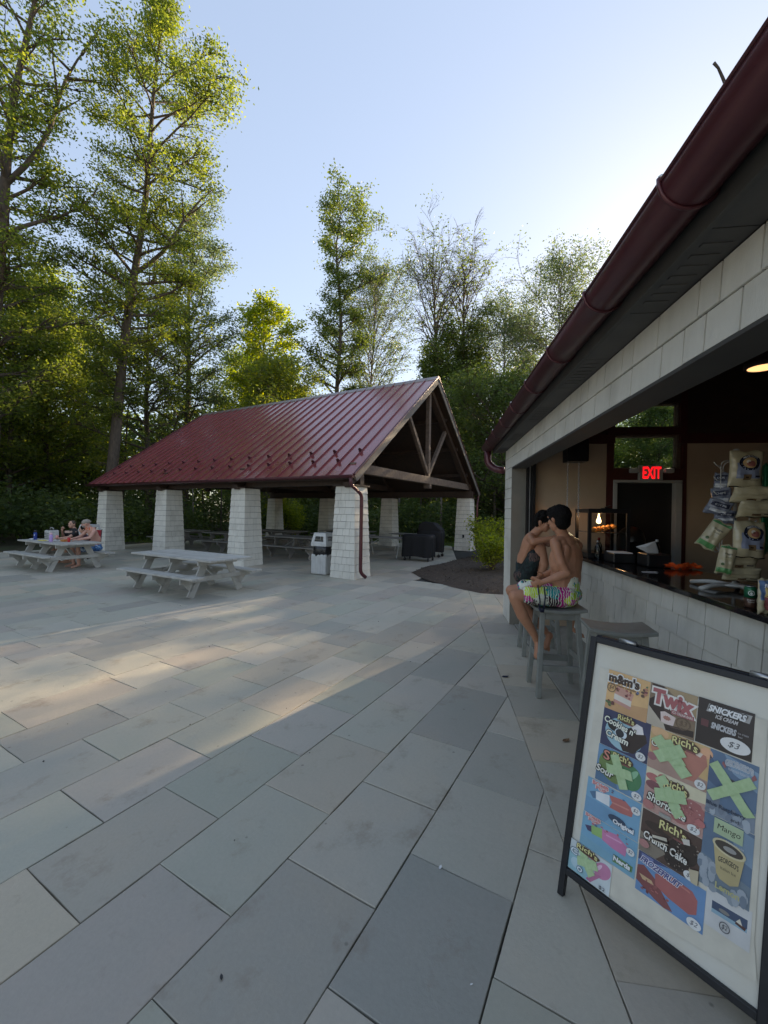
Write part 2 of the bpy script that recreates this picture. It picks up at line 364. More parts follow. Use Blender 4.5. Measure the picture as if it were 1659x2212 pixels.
M['blueshorts'] = pattern_mat('blue_print_shorts_cloth', '#2c4a78', ['#2c4a78', '#4d7fb0', '#c6d5e4', '#24406c', '#38639a', '#7aa0c4'], 22)
M['blackshirt'] = surf('black_shirt', (.010,.009,.010), (.018,.016,.017), rough=0.85)
M['maroonshirt'] = surf('maroon_shirt', (.045,.012,.02), (.06,.018,.028), rough=0.85)
M['cap'] = surf('faded_tan_cap', (.26,.23,.19), (.34,.30,.25), rough=0.9)
M['navy'] = surf('navy_cord', (.01,.012,.03), (.015,.018,.045), rough=0.8)
M['red'] = surf('red_plastic', (.45,.02,.02), (.5,.03,.03), rough=0.4)
M['redcloth'] = surf('red_chair_cloth', (.30,.015,.02), (.36,.02,.03), rough=0.8)
M['orange'] = surf('orange_petals', (.85,.13,.02), (.95,.2,.04), rough=0.6, scale=30)
M['whitepetal'] = surf('cream_petals', (.75,.65,.5), (.8,.5,.42), rough=0.7, scale=40)
M['blue'] = surf('blue_bottle', (.015,.04,.22), (.02,.05,.27), rough=0.35)
M['lilac'] = surf('lilac_bottle', (.42,.28,.58), (.48,.33,.62), rough=0.4)
M['black'] = surf('black_plastic', (.01,.01,.011), (.018,.018,.02), rough=0.35)
M['paper'] = surf('white_paper', (.72,.72,.72), (.78,.78,.78), rough=0.8)
M['yellow'] = surf('yellow_packet', (.65,.55,.12), (.7,.6,.2), rough=0.6)
M['greybag'] = surf('grey_cooler_cloth', (.42,.42,.40), (.55,.55,.52), rough=0.8)
M['foil'] = surf('cream_foil_bag', (.40,.35,.21), (.56,.50,.36), rough=0.25, scale=6, bump=1.0, bscale=9, spec=0.7)
M['greenfoil'] = surf('green_foil', (.08,.28,.04), (.13,.38,.06), rough=0.22, bump=1.0, bscale=14)
M['bluefoil'] = surf('slate_blue_foil', (.09,.11,.17), (.30,.32,.38), rough=0.25, scale=16, bump=0.8, bscale=14)
M['clear'] = glass_mat('clear_plastic', (.80,.84,.86))
M['glass'] = glass_mat('window_glass', (.80,.86,.84))
M['can_green'] = surf('green_can', (.015,.13,.06), (.02,.16,.08), rough=0.3, metal=0.3)
M['can_brown'] = surf('brown_can', (.07,.035,.022), (.10,.05,.035), rough=0.3, metal=0.3)
M['fries'] = surf('golden_food', (.55,.22,.05), (.62,.30,.08), rough=0.6, scale=30)
M['lamp'] = emit_mat('warm_lamp', (1.0,.50,.20), .38)
M['exit_glow'] = emit_mat('red_exit_letters', (1.0,.008,.012), .30)
M['grass'] = leaf_mat('grass_blade', (.04,.08,.015), (.08,.13,.025), trans=0.35)
M['dryleaf'] = surf('dry_leaf', (.14,.075,.035), (.22,.13,.07), rough=0.8)
M['underside'] = surf('header_underside', (.055,.053,.05), (.075,.072,.066), rough=.7)
# ------------------------------------------------------------------ ground
g = MB()
g.add([(-900,-900,-.075),(900,-900,-.075),(900,900,-.075),(-900,900,-.075)], [(0,1,2,3)])
tag(g.build('ground', M['forestfloor']), kind='structure')

pd = MB(); pd.add([(-45,-70,-.03),(35,-70,-.03),(35,-5.5,-.03),(-45,-5.5,-.03)], [(0,1,2,3)])  # unseen pale deck added behind the camera to bounce sunlight forward
tag(pd.build('added_bounce_deck', surf('bounce_deck_concrete', (.50,.47,.41), (.58,.55,.49), rough=.85, scale=1.5, dirt=((.38,.35,.30), .8, .4))), kind='structure')
# ------------------------------------------------------------------ pavement of bluestone slabs
pave = thing('pavement', None, None, PF, (5, 5, 0)); pave['kind'] = 'structure'
b = MB(); b.box(-6, 18.6, -9, 18.6, -.07, -.022); b.build('paving_bed', M['stone_bed'], pave)
NB = (BF.w(1, 0)); NBu = NB.dot(PF.w(1, 0)); NBl = NB.dot(PF.w(0, 1))      # building normal seen in pavilion frame
def clip(poly, a, bb, c):
    """keep the part of poly with a*x + b*y <= c"""
    o = []
    for i in range(len(poly)):
        p, q = poly[i], poly[(i+1) % len(poly)]
        dp = a*p[0] + bb*p[1] - c; dq = a*q[0] + bb*q[1] - c
        if dp <= 0: o.append(p)
        if (dp < 0) != (dq < 0) and dp != dq:
            t = dp / (dp - dq); o.append((p[0] + t*(q[0]-p[0]), p[1] + t*(q[1]-p[1])))
    return o
def area(p): return abs(sum(p[i][0]*p[(i+1)%len(p)][1] - p[(i+1)%len(p)][0]*p[i][1] for i in range(len(p)))) / 2
def inset(poly, d):
    n = len(poly); o = []
    s = sum(poly[i][0]*poly[(i+1)%n][1] - poly[(i+1)%n][0]*poly[i][1] for i in range(n))
    if s < 0: poly = poly[::-1]
    for i in range(n):
        a = Vector(poly[i-1]); b_ = Vector(poly[i]); c = Vector(poly[(i+1)%n])
        e1 = (b_-a); e2 = (c-b_)
        if e1.length < 1e-5 or e2.length < 1e-5: continue
        e1.normalize(); e2.normalize(); n1 = Vector((-e1.y, e1.x)); n2 = Vector((-e2.y, e2.x))
        k = 1 + n1.dot(n2)
        if k < 0.2: o.append(tuple(b_ + (n1+n2).normalized()*d)); continue
        o.append(tuple(b_ + (n1 + n2) * (d / k)))
    return o
def stone(mb, poly, tone, rough=False):
    """one slab: sunk joint, eased arris, a touch of its own height and tilt"""
    gap = random.choice((.0009, .0012, .0015, .0032))
    p = inset(poly, gap)
    if len(p) < 3 or area(p) < .004: return False
    if rough:
        o = []
        for i in range(len(p)):
            a = Vector(p[i]); c = Vector(p[(i+1) % len(p)]); o.append(tuple(a)); L = (c-a).length
            if L > .15:
                nn = Vector((-(c-a).y, (c-a).x)).normalized()
                for f in (.23, .5, .77): o.append(tuple(a.lerp(c, f + random.uniform(-.08,.08)) + nn*random.uniform(-.0004, .0022)))
        p = o
    q = inset(p, .0022)
    if len(q) != len(p): return False
    n = len(p); h = random.uniform(-.0016, .0016); tx, ty = random.uniform(-.0022,.0022), random.uniform(-.0022,.0022)
    cx = sum(a for a, _ in p)/n; cy = sum(a for _, a in p)/n
    z = lambda a, b_: h + tx*(a-cx) + ty*(b_-cy)
    vs = [(a, b_, -.03) for a, b_ in p] + [(a, b_, z(a, b_) - .0025) for a, b_ in p] + [(a, b_, z(a, b_)) for a, b_ in q]
    fs = [tuple(range(2*n, 3*n))]
    for i in range(n):
        j = (i+1) % n; fs += [(i, j, n+j, n+i), (n+i, n+j, 2*n+j, 2*n+i)]
    mb.add(vs, fs, 0, tone)
    return True
camu, caml = 0.0, 0.0
polys = []
rp = random.Random(3)
def w2pf(p): v = Vector(p); return (v.dot(PF.w(1,0)), v.dot(PF.w(0,1)))
# mulch bed outline (world), used to leave the bed free of slabs
BED = [(1.98,8.35),(1.52,8.97),(1.11,9.74),(.90,10.3),(.76,11.05),(1.2,12.1),(1.83,12.97),(3.0,14.9),(6.2,19.5),(14,19.5),(14,8.0),(4.0,7.9)]
def inside(p, poly):
    c = False; n = len(poly)
    for i in range(n):
        a, b_ = poly[i], poly[i-1]
        if (a[1] > p[1]) != (b_[1] > p[1]) and p[0] < (b_[0]-a[0])*(p[1]-a[1])/(b_[1]-a[1]) + a[0]: c = not c
    return c
l0 = .37 - .486*18
k = 0; l = l0
while l < 18.2:
    w = .486
    if l > 3.4: w = rp.choice((.40,.486,.486,.56,.62))
    idx = round((l - .37) / .486)
    regular = l < 3.3
    u = (1.47 if idx % 2 else 1.795) - .65*14
    while u < 18.4:
        L = .65
        if regular and u < 4.2:
            if rp.random() < .14 and u > 2.6: L = .98
        else: L = rp.choice((.5,.65,.65,.8,.98,1.15))
        poly = [(u,l),(u+L,l),(u+L,l+w),(u,l+w)]
        c = clip(poly, NBu, NBl, .65)
        if len(c) >= 3 and area(c) > .006:
            cu, cl = sum(p[0] for p in c)/len(c), sum(p[1] for p in c)/len(c)
            wp = PF.w(cu, cl)
            if not inside((wp.x, wp.y), BED): polys.append((c, cu, cl))
        u += L
    l += w; k += 1
# border strip along the snack building
b_ = -2.4
def bp(n, b): v = BF.w(n, b); return w2pf(v)
cuts = [-2.4,-1.7,-1.05,-.3,.3,1.0,1.55,2.2,2.85,3.45,4.05,4.6,5.2,5.75,6.3,6.9,7.5,8.2,8.9]
for i in range(len(cuts)-1):
    y0, y1 = cuts[i], cuts[i+1]
    segs = [(.65, 1.138)]
    if y0 >= 6.85: segs = [(.65, 1.138), (1.138, 1.7), (1.7, 2.3), (2.3, 3.0)]
    for x0, x1 in segs:
        c = [bp(x0,y0), bp(x1,y0), bp(x1,y1), bp(x0,y1)]
        cu, cl = sum(p[0] for p in c)/4, sum(p[1] for p in c)/4
        polys.append((c, cu, cl))
polys = [q for q in polys if (q[1]**2 + q[2]**2) < 27**2]
# in front of the camera first: those showing largest become single parts
def score(q):
    wp = PF.w(q[1], q[2]); d = math.hypot(wp.x, wp.y)
    vis = wp.y > 0.35 and abs(wp.x) < wp.y*1.02 + .5
    return d if vis else d + 60
polys.sort(key=score)
rest = MB()
for i, (c, cu, cl) in enumerate(polys):
    tone = rp.random()
    if i < 300:
        mb = MB()
        if stone(mb, c, tone, i < 150): mb.build('paving_stone', M['stone'], pave)
    else:
        stone(rest, c, tone)
rest.build('far_paving_stones', M['stone'], pave, kind='stuff')

# mulch bed, gently mounded
bm_ = MB(); nx = 60
xs = np.linspace(.6, 14, nx); ys = np.linspace(7.8, 19.6, 64)
idx = {}
def edge_dist(p):
    d = 9
    for i in range(len(BED)):
        a = Vector(BED[i]); c = Vector(BED[(i+1)%len(BED)]); q = Vector(p); t = max(0, min(1, (q-a).dot(c-a)/(c-a).length_squared)); d = min(d, (a + (c-a)*t - q).length)
    return d
vs = []; fs = []
rings = [(1.0, .004), (.97, .03), (.9, .055), (.7, .07), (.4, .08), (.1, .085)]
cx, cy = 5.0, 13.0; dense = []
for i in range(len(BED)):
    a = Vector(BED[i]); c = Vector(BED[(i+1)%len(BED)]); m_ = max(1, int((c-a).length/.25))
    for j in range(m_): dense.append(a + (c-a)*(j/m_))
n = len(dense)
for s_, z in rings:
    for p in dense:
        q = Vector((cx, cy)) + (p - Vector((cx, cy)))*s_
        vs.append((q.x, q.y, z + (random.uniform(-.012,.012) if s_ < 1 else 0)))
for r_ in range(len(rings)-1):
    for i in range(n): j = (i+1)%n; fs.append((r_*n+i, r_*n+j, (r_+1)*n+j, (r_+1)*n+i))
fs.append(tuple((len(rings)-1)*n + i for i in range(n)))
bm_.add(vs, fs, 0, .5, True)
tag(bm_.build('mulch_bed', M['mulch']), kind='structure')
# loose bark chips and scattered dead leaves on the bed
ch = MB()
for i in range(2600):
    x = random.uniform(.8, 5.5); y = random.uniform(8.3, 15)
    if not inside((x, y), BED) or edge_dist((x, y)) < .05: continue
    a = random.uniform(0, 6.28); L = random.uniform(.012,.035); w = random.uniform(.006,.014); z = .05 + .03*min(1, edge_dist((x,y)))
    d = Vector((math.cos(a), math.sin(a), random.uniform(-.4,.4))) * L; e = Vector((-math.sin(a), math.cos(a), random.uniform(-.4,.4))) * w
    p = Vector((x, y, z)); ch.add([p-d-e, p+d-e, p+d+e, p-d+e], [(0,1,2,3)])
ch.build('bark_chips', surf('chip', (.05,.035,.024), (.13,.10,.07), rough=.9, scale=20, tonevar=.4), kind='stuff')

# ------------------------------------------------------------------ shingle courses
def shingle_wall(parent, P0, ax, h_total, w_at, nrm, up, course, widths, single=True, thick=.017, name='shingle', seed=1, off=None, rest=None):
    vg = .0045 if thick < .015 else .007  # slot over each course bares dark backing, standing in for the butt shadow
    """courses of overlapping shingles. w_at(t) -> (start,end) along ax at height fraction t."""
    rr = random.Random(seed); P0 = Vector(P0); ax = Vector(ax).normalized(); up = Vector(up); nrm = Vector(nrm).normalized()
    nc = max(1, round(h_total / course)); ch_ = h_total / nc
    for k in range(nc):
        z0 = k*ch_; z1 = (k+1)*ch_
        a0, e0 = w_at(z0/h_total); a1, e1 = w_at(z1/h_total)
        x = 0.0; W = e0 - a0
        cuts_ = [0.0]
        while True:
            wd = rr.choice(widths) * rr.uniform(.9, 1.1)
            if not cuts_[1:]: wd *= rr.uniform(.45, 1)
            if cuts_[-1] + wd > W - min(widths)*.55: break
            cuts_.append(cuts_[-1] + wd)
        cuts_.append(W)
        for i in range(len(cuts_)-1):
            f0, f1 = cuts_[i]/W, cuts_[i+1]/W; gp = .0048 if thick < .015 else .0030
            bx0 = a0 + W*f0 + (gp if i else 0); bx1 = a0 + W*f1 - (gp if i < len(cuts_)-2 else 0)
            tx0 = a1 + (e1-a1)*f0 + (gp if i else 0); tx1 = a1 + (e1-a1)*f1 - (gp if i < len(cuts_)-2 else 0)
            dz = rr.uniform(-.0015, .0015); t_ = thick*rr.uniform(.85, 1.15)
            vs = []
            for (xa, xb, z, t) in ((bx0, bx1, z0+dz, t_), (tx0, tx1, z1-vg, .003)):
                vs += [P0+ax*xa+up*z-nrm*.002, P0+ax*xb+up*z-nrm*.002, P0+ax*xb+up*z+nrm*t, P0+ax*xa+up*z+nrm*t]
            fs_ = [(0,1,2,3),(7,6,5,4),(0,4,5,1),(1,5,6,2),(2,6,7,3),(3,7,4,0)]
            if single:
                mb = MB(); mb.add(vs, fs_, 0, rr.random()); mb.build(name, M['shingle'], parent)
            else: rest.add(vs, fs_, 0, rr.random())

# ------------------------------------------------------------------ pavilion
PU, PL = 12.8, 11.3
pav = thing('pavilion', 'open picnic pavilion with maroon standing seam roof on cream shingled piers', 'pavilion', PF, (PU, PL, 0))
EZ, RZ, UE, UR, L0, L1 = 2.48, 6.12, 7.93, 12.8, 5.37, 17.35
SLP = (RZ-EZ)/(UR-UE)
HT = 2.23
def column(cu, cl, mode):
    core = MB(); hb, ht = .345, .265
    vs = [(cu-hb,cl-hb,-.02),(cu+hb,cl-hb,-.02),(cu+hb,cl+hb,-.02),(cu-hb,cl+hb,-.02),(cu-ht,cl-ht,HT),(cu+ht,cl-ht,HT),(cu+ht,cl+ht,HT),(cu-ht,cl+ht,HT)]
    core.add(vs, [(0,3,2,1),(4,5,6,7),(0,1,5,4),(1,2,6,5),(2,3,7,6),(3,0,4,7)])
    c = core.build('column', M['backing'], pav)
    rest = MB(); hb += .004; ht += .004; sl_ = (hb-ht)
    for (dx, dy, face) in ((-1,0,'W'),(0,-1,'S'),(1,0,'E'),(0,1,'N')):
        nrm = Vector((dx, dy, sl_/HT)).normalized(); ax = Vector((-dy, dx, 0))
        P0 = Vector((cu + dx*hb, cl + dy*hb, 0)); up = Vector((-dx*sl_/HT, -dy*sl_/HT, 1))
        ov = .010
        sg = mode == 1 and face in 'WS' or mode == 2 and face in 'W'
        shingle_wall(c, P0, ax, HT, lambda t: (-(hb*(1-t)+ht*t)-ov, (hb*(1-t)+ht*t)+ov), nrm, up, .172, (.13,.17,.2,.24), sg, seed=int(cu*31+cl*7+dx*3+dy*5), rest=rest)
    if rest.v: rest.build('rear_shingles', M['shingle'], c, kind='stuff')
    cp = MB(); cp.box(cu-.33, cu+.33, cl-.33, cl+.33, HT, HT+.035); cp.build('column_cap', M['darkwood'], pav)
for k, cl in enumerate((5.8, 9.55, 13.25, 16.95)):
    column(8.46, cl, 1 if k < 3 else 0)
    column(17.12, cl, 2 if k == 0 else 0)
# wall beams on the piers, ties, trusses
for cu in (8.46, 17.12):
    b = MB(); b.box(cu-.09, cu+.09, L0+.12, L1-.12, HT+.035, HT+.30); b.build('wall_beam', M['darkwood'], pav, bev=.006)
def truss(cl, mat):
    th = .085
    b = MB(); b.box(8.30, 17.28, cl-th, cl+th, 2.57, 2.81, 0, .5); b.build('truss_chord', mat, pav, bev=.006)
    b = MB(); b.beam((12.8, cl, 2.62), (12.8, cl, RZ-.42), .15, .13, (0,1,0)); b.build('king_post', mat, pav, bev=.006)
    for s_ in (-1, 1):
        b = MB(); b.beam((12.8+s_*.08, cl, 2.95), (12.8+s_*1.52, cl, 4.60), .13, .11, (0,1,0)); b.build('truss_strut', mat, pav, bev=.006)
        b = MB(); b.beam((12.8, cl, RZ-.34), (12.8+s_*4.72, cl, RZ-.34-4.72*SLP), .16, .20, (0,1,0)); b.build('top_chord', M['darkwood'], pav, bev=.006)
    b = MB(); b.box(12.72, 12.88, cl-.11, cl+.11, 2.42, 2.57); b.build('king_post_foot', mat, pav)
for k, cl in enumerate((5.68, 9.55, 13.25, 17.0)): truss(cl, M['timber'] if k == 0 else M['darkwood'])
# purlins and ridge
for s_ in (-1, 1):
    for d in (.05, 1.25, 2.45, 3.65, 4.6):
        uu = 12.8 + s_*d; z = RZ - .17 - SLP*d
        b = MB(); b.box(uu-.045, uu+.045, L0+.15, L1-.15, z-.12, z); b.build('purlin', M['darkwood'], pav)
# roof deck (dark boards below), metal panels, seams
deck = MB()
for s_ in (-1, 1):
    e = 12.8 + s_*(UR-UE)
    nz = Vector((-s_*-SLP, 0, 1)).normalized()
    vs = [(12.8,L0+.02,RZ-.02),(12.8,L1-.02,RZ-.02),(e,L1-.02,EZ-.02),(e,L0+.02,EZ-.02)]
    vs += [(a, b2, c-.09) for a, b2, c in vs]
    deck.add(vs, [(0,1,2,3) if s_ < 0 else (3,2,1,0),(7,6,5,4) if s_ < 0 else (4,5,6,7),(0,4,5,1),(1,5,6,2),(2,6,7,3),(3,7,4,0)])
roof = deck.build('roof', M['darkwood'], pav)
npan = 30; pw = (L1-L0)/npan
slope_len = math.hypot(UR-UE, RZ-EZ)
for s_ in (-1, 1):
    dn = Vector((s_*(UR-UE), 0, EZ-RZ)).normalized(); nr = Vector((s_*SLP, 0, 1)).normalized()
    top = Vector((12.8, 0, RZ))
    for i in range(npan):
        y0, y1 = L0 + i*pw, L0 + (i+1)*pw; ov = .03
        a = top + nr*.004; z2 = top + dn*(slope_len+ov) + nr*.004
        bow = random.uniform(-.0015, .0015)
        nseg = 6; vs = []; fs = []
        for j in range(nseg+1):
            p = a.lerp(z2, j/nseg); wv = bow + .0012*math.sin(j*1.7 + i)
            for yy, hh in ((y0+.006, 0), ((y0+y1)/2, wv), (y1-.006, 0)): vs.append((p.x + nr.x*hh, yy, p.z + nr.z*hh))
        for j in range(nseg):
            for q in range(2):
                f = (j*3+q, j*3+q+1, (j+1)*3+q+1, (j+1)*3+q); fs.append(f if s_ > 0 else f[::-1])
        if s_ < 0:
            pm = MB(); pm.add(vs, [f[::-1] for f in fs], 0, random.random()); pm.build('roof_panel', M['roof'], roof)
        else:
            if i == 0: restp = MB()
            restp.add(vs, fs, 0, random.random())
    if s_ > 0: restp.build('rear_roof_panels', M['roof'], roof, kind='stuff')
    rs = MB()
    for i in range(npan+1):
        y = L0 + i*pw; y = min(max(y, L0+.012), L1-.012)
        sm = MB() if s_ < 0 else rs
        p0 = top + nr*.022 + Vector((0, y, 0)); p1 = top + dn*(slope_len+.03) + nr*.022 + Vector((0, y, 0))
        sm.beam(p0, p1, .024, .040, nr, 0, random.random())
        if s_ < 0: sm.build('roof_seam', M['roof'], roof)
    if s_ > 0: rs.build('rear_roof_seams', M['roof'], roof, kind='stuff')
    # snow guards: round discs clamped on the seams, two staggered rows
    if s_ < 0:
        for i in range(1, npan):
            d = 1.09 if i % 2 else .60
            if True:
                base = top + dn*(slope_len - d) + Vector((0, L0 + i*pw, 0))
                g_ = MB(); ctr = base + nr*.075
                g_.tube([ctr - dn*.006, ctr + dn*.012], [.048,.048], 10, smooth=False)
                g_.beam(base + nr*.045 - dn*.05, base + nr*.045 + dn*.05, .05, .02, nr)
                g_.build('snow_guard', M['gutter'], roof)
# ridge cap, rake boards, rake metal
rc = MB()
vs = [(12.8-.16, 0, RZ-.16*SLP+.035),(12.8, 0, RZ+.045),(12.8+.16, 0, RZ-.16*SLP+.035)]
q = [(a, L0-.02, c) for a, _, c in vs] + [(a, L1+.02, c) for a, _, c in vs]
q += [(a, b2, c-.03) for a, b2, c in q]
rc.add(q, [(0,1,4,3),(1,2,5,4),(6,9,10,7),(7,10,11,8),(0,3,9,6),(2,8,11,5),(0,6,7,1),(1,7,8,2),(3,4,10,9),(4,5,11,10)])
rc.build('ridge_cap', surf('grey_ridge_metal', (.20,.17,.16), (.26,.23,.22), rough=.35, metal=.5), roof)
for y, sg in ((L0, -1), (L1, 1)):
    for s_ in (-1, 1):
        nr = Vector((s_*SLP, 0, 1)).normalized()
        p0 = Vector((12.8, y + sg*.012, RZ)) - nr*.09; p1 = Vector((12.8 + s_*(UR-UE+.02), y + sg*.012, EZ-.015)) - nr*.09
        b = MB(); b.beam(p0, p1, .03, .17, nr); b.build('rake_board', surf('grey_rake_board', (.13,.11,.095), (.17,.15,.13), rough=.7) if 'rake' not in M else M['rake'], roof)
        p0 = p0 + nr*.105; p1 = p1 + nr*.105
        b = MB(); b.beam(p0, p1, .075, .035, nr); b.build('rake_flashing', M['gutter'], roof)
# half-round gutters and downspouts
def half_gutter(mb, c0, c1, r, segs=9, th=.004, along='y'):
    """open half-round trough from c0 to c1"""
    c0 = Vector(c0); c1 = Vector(c1); d = (c1-c0).normalized(); sd = d.cross(Vector((0,0,1))).normalized()
    vs = []; n = segs+1
    for rr_ in (r, r-th):
        for c in (c0, c1):
            for k_ in range(n):
                a = math.pi + math.pi*k_/segs
                vs.append(c + sd*(rr_*math.cos(a)) + Vector((0,0,1))*(rr_*math.sin(a)))
    fs = []
    for k_ in range(segs):
        fs.append((k_, n+k_, n+k_+1, k_+1)); fs.append((2*n+k_, 2*n+k_+1, 3*n+k_+1, 3*n+k_))
        fs.append((k_, k_+1, 2*n+k_+1, 2*n+k_)); fs.append((n+k_, 3*n+k_, 3*n+k_+1, n+k_+1))
    fs += [(0, 2*n, 3*n, n), (n-1, 2*n-1, 4*n-1, 3*n-1)]
    mb.add(vs, fs, 0, .5, True)
    # rolled bead on the outer rims
    for sgn in (-1, 1): mb.tube([c0 + sd*r*sgn, c1 + sd*r*sgn], .007, 6)
    # closed ends
    for c, rev in ((c0, 1), (c1, 0)):
        e = [c + sd*(r*math.cos(math.pi + math.pi*k_/segs)) + Vector((0,0,1))*(r*math.sin(math.pi + math.pi*k_/segs)) for k_ in range(n)]
        mb.add(e, [tuple(range(n)) if rev else tuple(range(n))[::-1]])
for s_ in (-1, 1):
    gu = 12.8 + s_*(UR-UE+.075)
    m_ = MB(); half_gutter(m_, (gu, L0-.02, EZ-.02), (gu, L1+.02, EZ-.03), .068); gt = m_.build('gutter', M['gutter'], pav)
    for i in range(15):
        y = L0 + .3 + i*.84
        h = MB(); h.tube([(gu + .071*math.cos(a), y, EZ-.022 + .071*math.sin(a)) for a in np.linspace(math.pi, 2*math.pi, 9)], .005, 5); h.build('gutter_hanger', M['gutter'], gt)
def curve_pts(pts, n=5):
    """round the corners of a polyline"""
    pts = [Vector(p) for p in pts]; o = [pts[0]]
    for i in range(1, len(pts)-1):
        a, b2, c = pts[i-1], pts[i], pts[i+1]; r_ = min(.09, (b2-a).length*.45, (c-b2).length*.45)
        p = b2 + (a-b2).normalized()*r_; q2 = b2 + (c-b2).normalized()*r_
        for k_ in range(n+1):
            t = k_/n; o.append(p*(1-t)**2 + b2*2*t*(1-t) + q2*t*t)
    o.append(pts[-1]); return o
ds = MB(); ds.tube(curve_pts([(7.86, 5.42, 2.42), (7.86, 5.42, 2.24), (8.20, 5.335, 2.02), (8.20, 5.335, .17), (8.32, 5.26, .045)]), .043, 12)
dp = ds.build('downspout', M['gutter'], pav)
for z in (1.75, .5):
    s_ = MB(); s_.tube([(8.20, 5.335, z-.015), (8.20, 5.335, z+.015)], .047, 12); s_.build('pipe_strap', M['gutter'], dp)
ds = MB(); ds.tube(curve_pts([(17.76, 5.45, 2.42), (17.76, 5.45, 2.2), (17.42, 5.38, 2.0), (17.42, 5.38, .1)]), .043, 12); ds.build('downspout', M['gutter'], pav)
ob = MB(); ob.box(16.762, 16.775, 5.72, 5.80, .55, .68); ob.build('outlet_box', M['black'], pav)
# small disc lights under the roof
for uu, ll, z in ((11.0, 9.9, 2.9), (11.2, 13.5, 2.9)):
    d_ = MB(); d_.lathe((uu, ll, z), [(.0,-.03),(.08,-.03),(.10,0),(.10,.03)], 14); d_.tube([(uu, ll, z+.03), (uu, ll, z+1.8)], .006, 5); d_.build('ceiling_lamp', M['offwhite'], pav)

# ------------------------------------------------------------------ snack building
snk = thing('snack_building', 'cream shingled snack bar building with open serving hatch and maroon gutter', 'building', BF, (1.08, 3.0, 0))
NW, BE, BN = 1.076, 6.85, -3.0
def bbox(name, mat, x0, x1, y0, y1, z0, z1, parent=None, bev=0, **k):
    b = MB(); b.box(x0, x1, y0, y1, z0, z1, 0, k.pop('tone', None)); return b.build(name, mat, parent or snk, bev=bev, **k)
bbox('floor', M['concrete'], 1.142, 9, BN, BE, -.06, .004)
# pier at the far end of the hatch
pier = bbox('pier', M['backing'], NW+.004, 1.262, 6.29, BE-.004, 0, 2.64)
shingle_wall(pier, (NW, 6.284, .01), (0,1,0), 2.63, lambda t: (0, BE-6.284+.006), (-1,0,0), (0,0,1), .155, (.16,.22,.28,.36), True, .013, seed=5)
bbox('pier_jamb', M['jamb'], NW-.008, 1.27, 6.268, 6.284, 0, 2.31)
restb = MB()
shingle_wall(pier, (NW-.01, BE+.002, .01), (1,0,0), 2.63, lambda t: (0, .25), (0,1,0), (0,0,1), .155, (.2,.25), False, .012, seed=6, rest=restb)
restb.build('end_shingles', M['shingle'], pier, kind='stuff')
# header over the hatch
hd = bbox('header', M['backing'], NW+.004, 1.262, -2.6, 6.283, 2.322, 2.64)
shingle_wall(hd, (NW, -2.2, 2.318), (0,1,0), .322, lambda t: (0, 6.283+2.2), (-1,0,0), (0,0,1), .161, (.15,.2,.24,.30), True, .013, seed=8)
bbox('header_trim', M['underside'], NW-.012, 1.27, -2.6, 6.266, 2.300, 2.318)
bbox('door_track', M['track'], 1.275, 1.345, 6.20, 6.275, .004, 2.42); bbox('door_track', M['steel'], 1.305, 1.315, 6.192, 6.1995, .004, 2.40)
bbox('door_track', M['track'], 1.345, 1.385, 6.16, 6.262, .004, 2.5)
bbox('rolled_door_hood', M['track'], 1.30, 1.62, -2.6, 6.15, 2.52, 2.82)
# end walls, rear walls
RN, RH, ES = 5.1, 4.55, .90
WT = 3.24
def rz(n): return 2.66 + (min(n, 2*RN-n) - ES) * (RH-2.66)/(RN-ES)
def gable(name, mat, x0, x1, z0, y0, y1):
    """wall whose top follows the underside of the roof"""
    xs = [x0] + ([RN] if x0 < RN < x1 else []) + [x1]
    pr_ = [(x0, z0)] + [(x1, z0)] + [(x, rz(x)+.01) for x in reversed(xs)]; n = len(pr_)
    b = MB(); b.add([(a, y0, c) for a, c in pr_] + [(a, y1, c) for a, c in pr_], [tuple(range(n)), tuple(range(2*n-1, n-1, -1))] + [(i, n+i, n+(i+1)%n, (i+1)%n) for i in range(n)])
    return b.build(name, mat, snk)
def ewall(name, mat, x0, x1, z0, z1, y0=6.30, y1=6.45, **k): return bbox(name, mat, x0, x1, y0, y1, z0, z1, **k)
ewall('wall_panel', M['tan'], 1.39, 2.39, .004, 2.66); ewall('wall_panel', M['tan'], 3.45, 9.0, .004, 2.66)
ewall('trim_post', M['redtrim'], 2.392, 2.478, .004, 2.66, 6.285, 6.47); ewall('trim_post', M['redtrim'], 3.392, 3.448, .004, 2.66, 6.285, 6.47)
ewall('trim_post', M['redtrim'], 2.392, 2.496, 2.662, 3.30, 6.285, 6.47); ewall('trim_post', M['redtrim'], 3.362, 3.448, 2.662, 3.70, 6.285, 6.47)
ewall('trim_beam', M['redtrim'], 1.39, 2.39, 2.662, 2.80, 6.285, 6.47); ewall('trim_beam', M['redtrim'], 3.45, 9.0, 2.662, 2.80, 6.285, 6.47)
ewall('transom_rail', M['redtrim'], 2.48, 3.39, 2.142, 2.30, 6.285, 6.47); ewall('transom_rail', M['redtrim'], 2.498, 3.36, 2.785, 2.885, 6.285, 6.47)
gable('upper_wall', M['ceil'], 2.498, 3.36, WT+.002, 6.285, 6.47)
gable('upper_wall', M['ceil'], 1.39, 2.39, 2.802, 6.31, 6.47); gable('upper_wall', M['ceil'], 3.45, 9.0, 2.802, 6.31, 6.47)
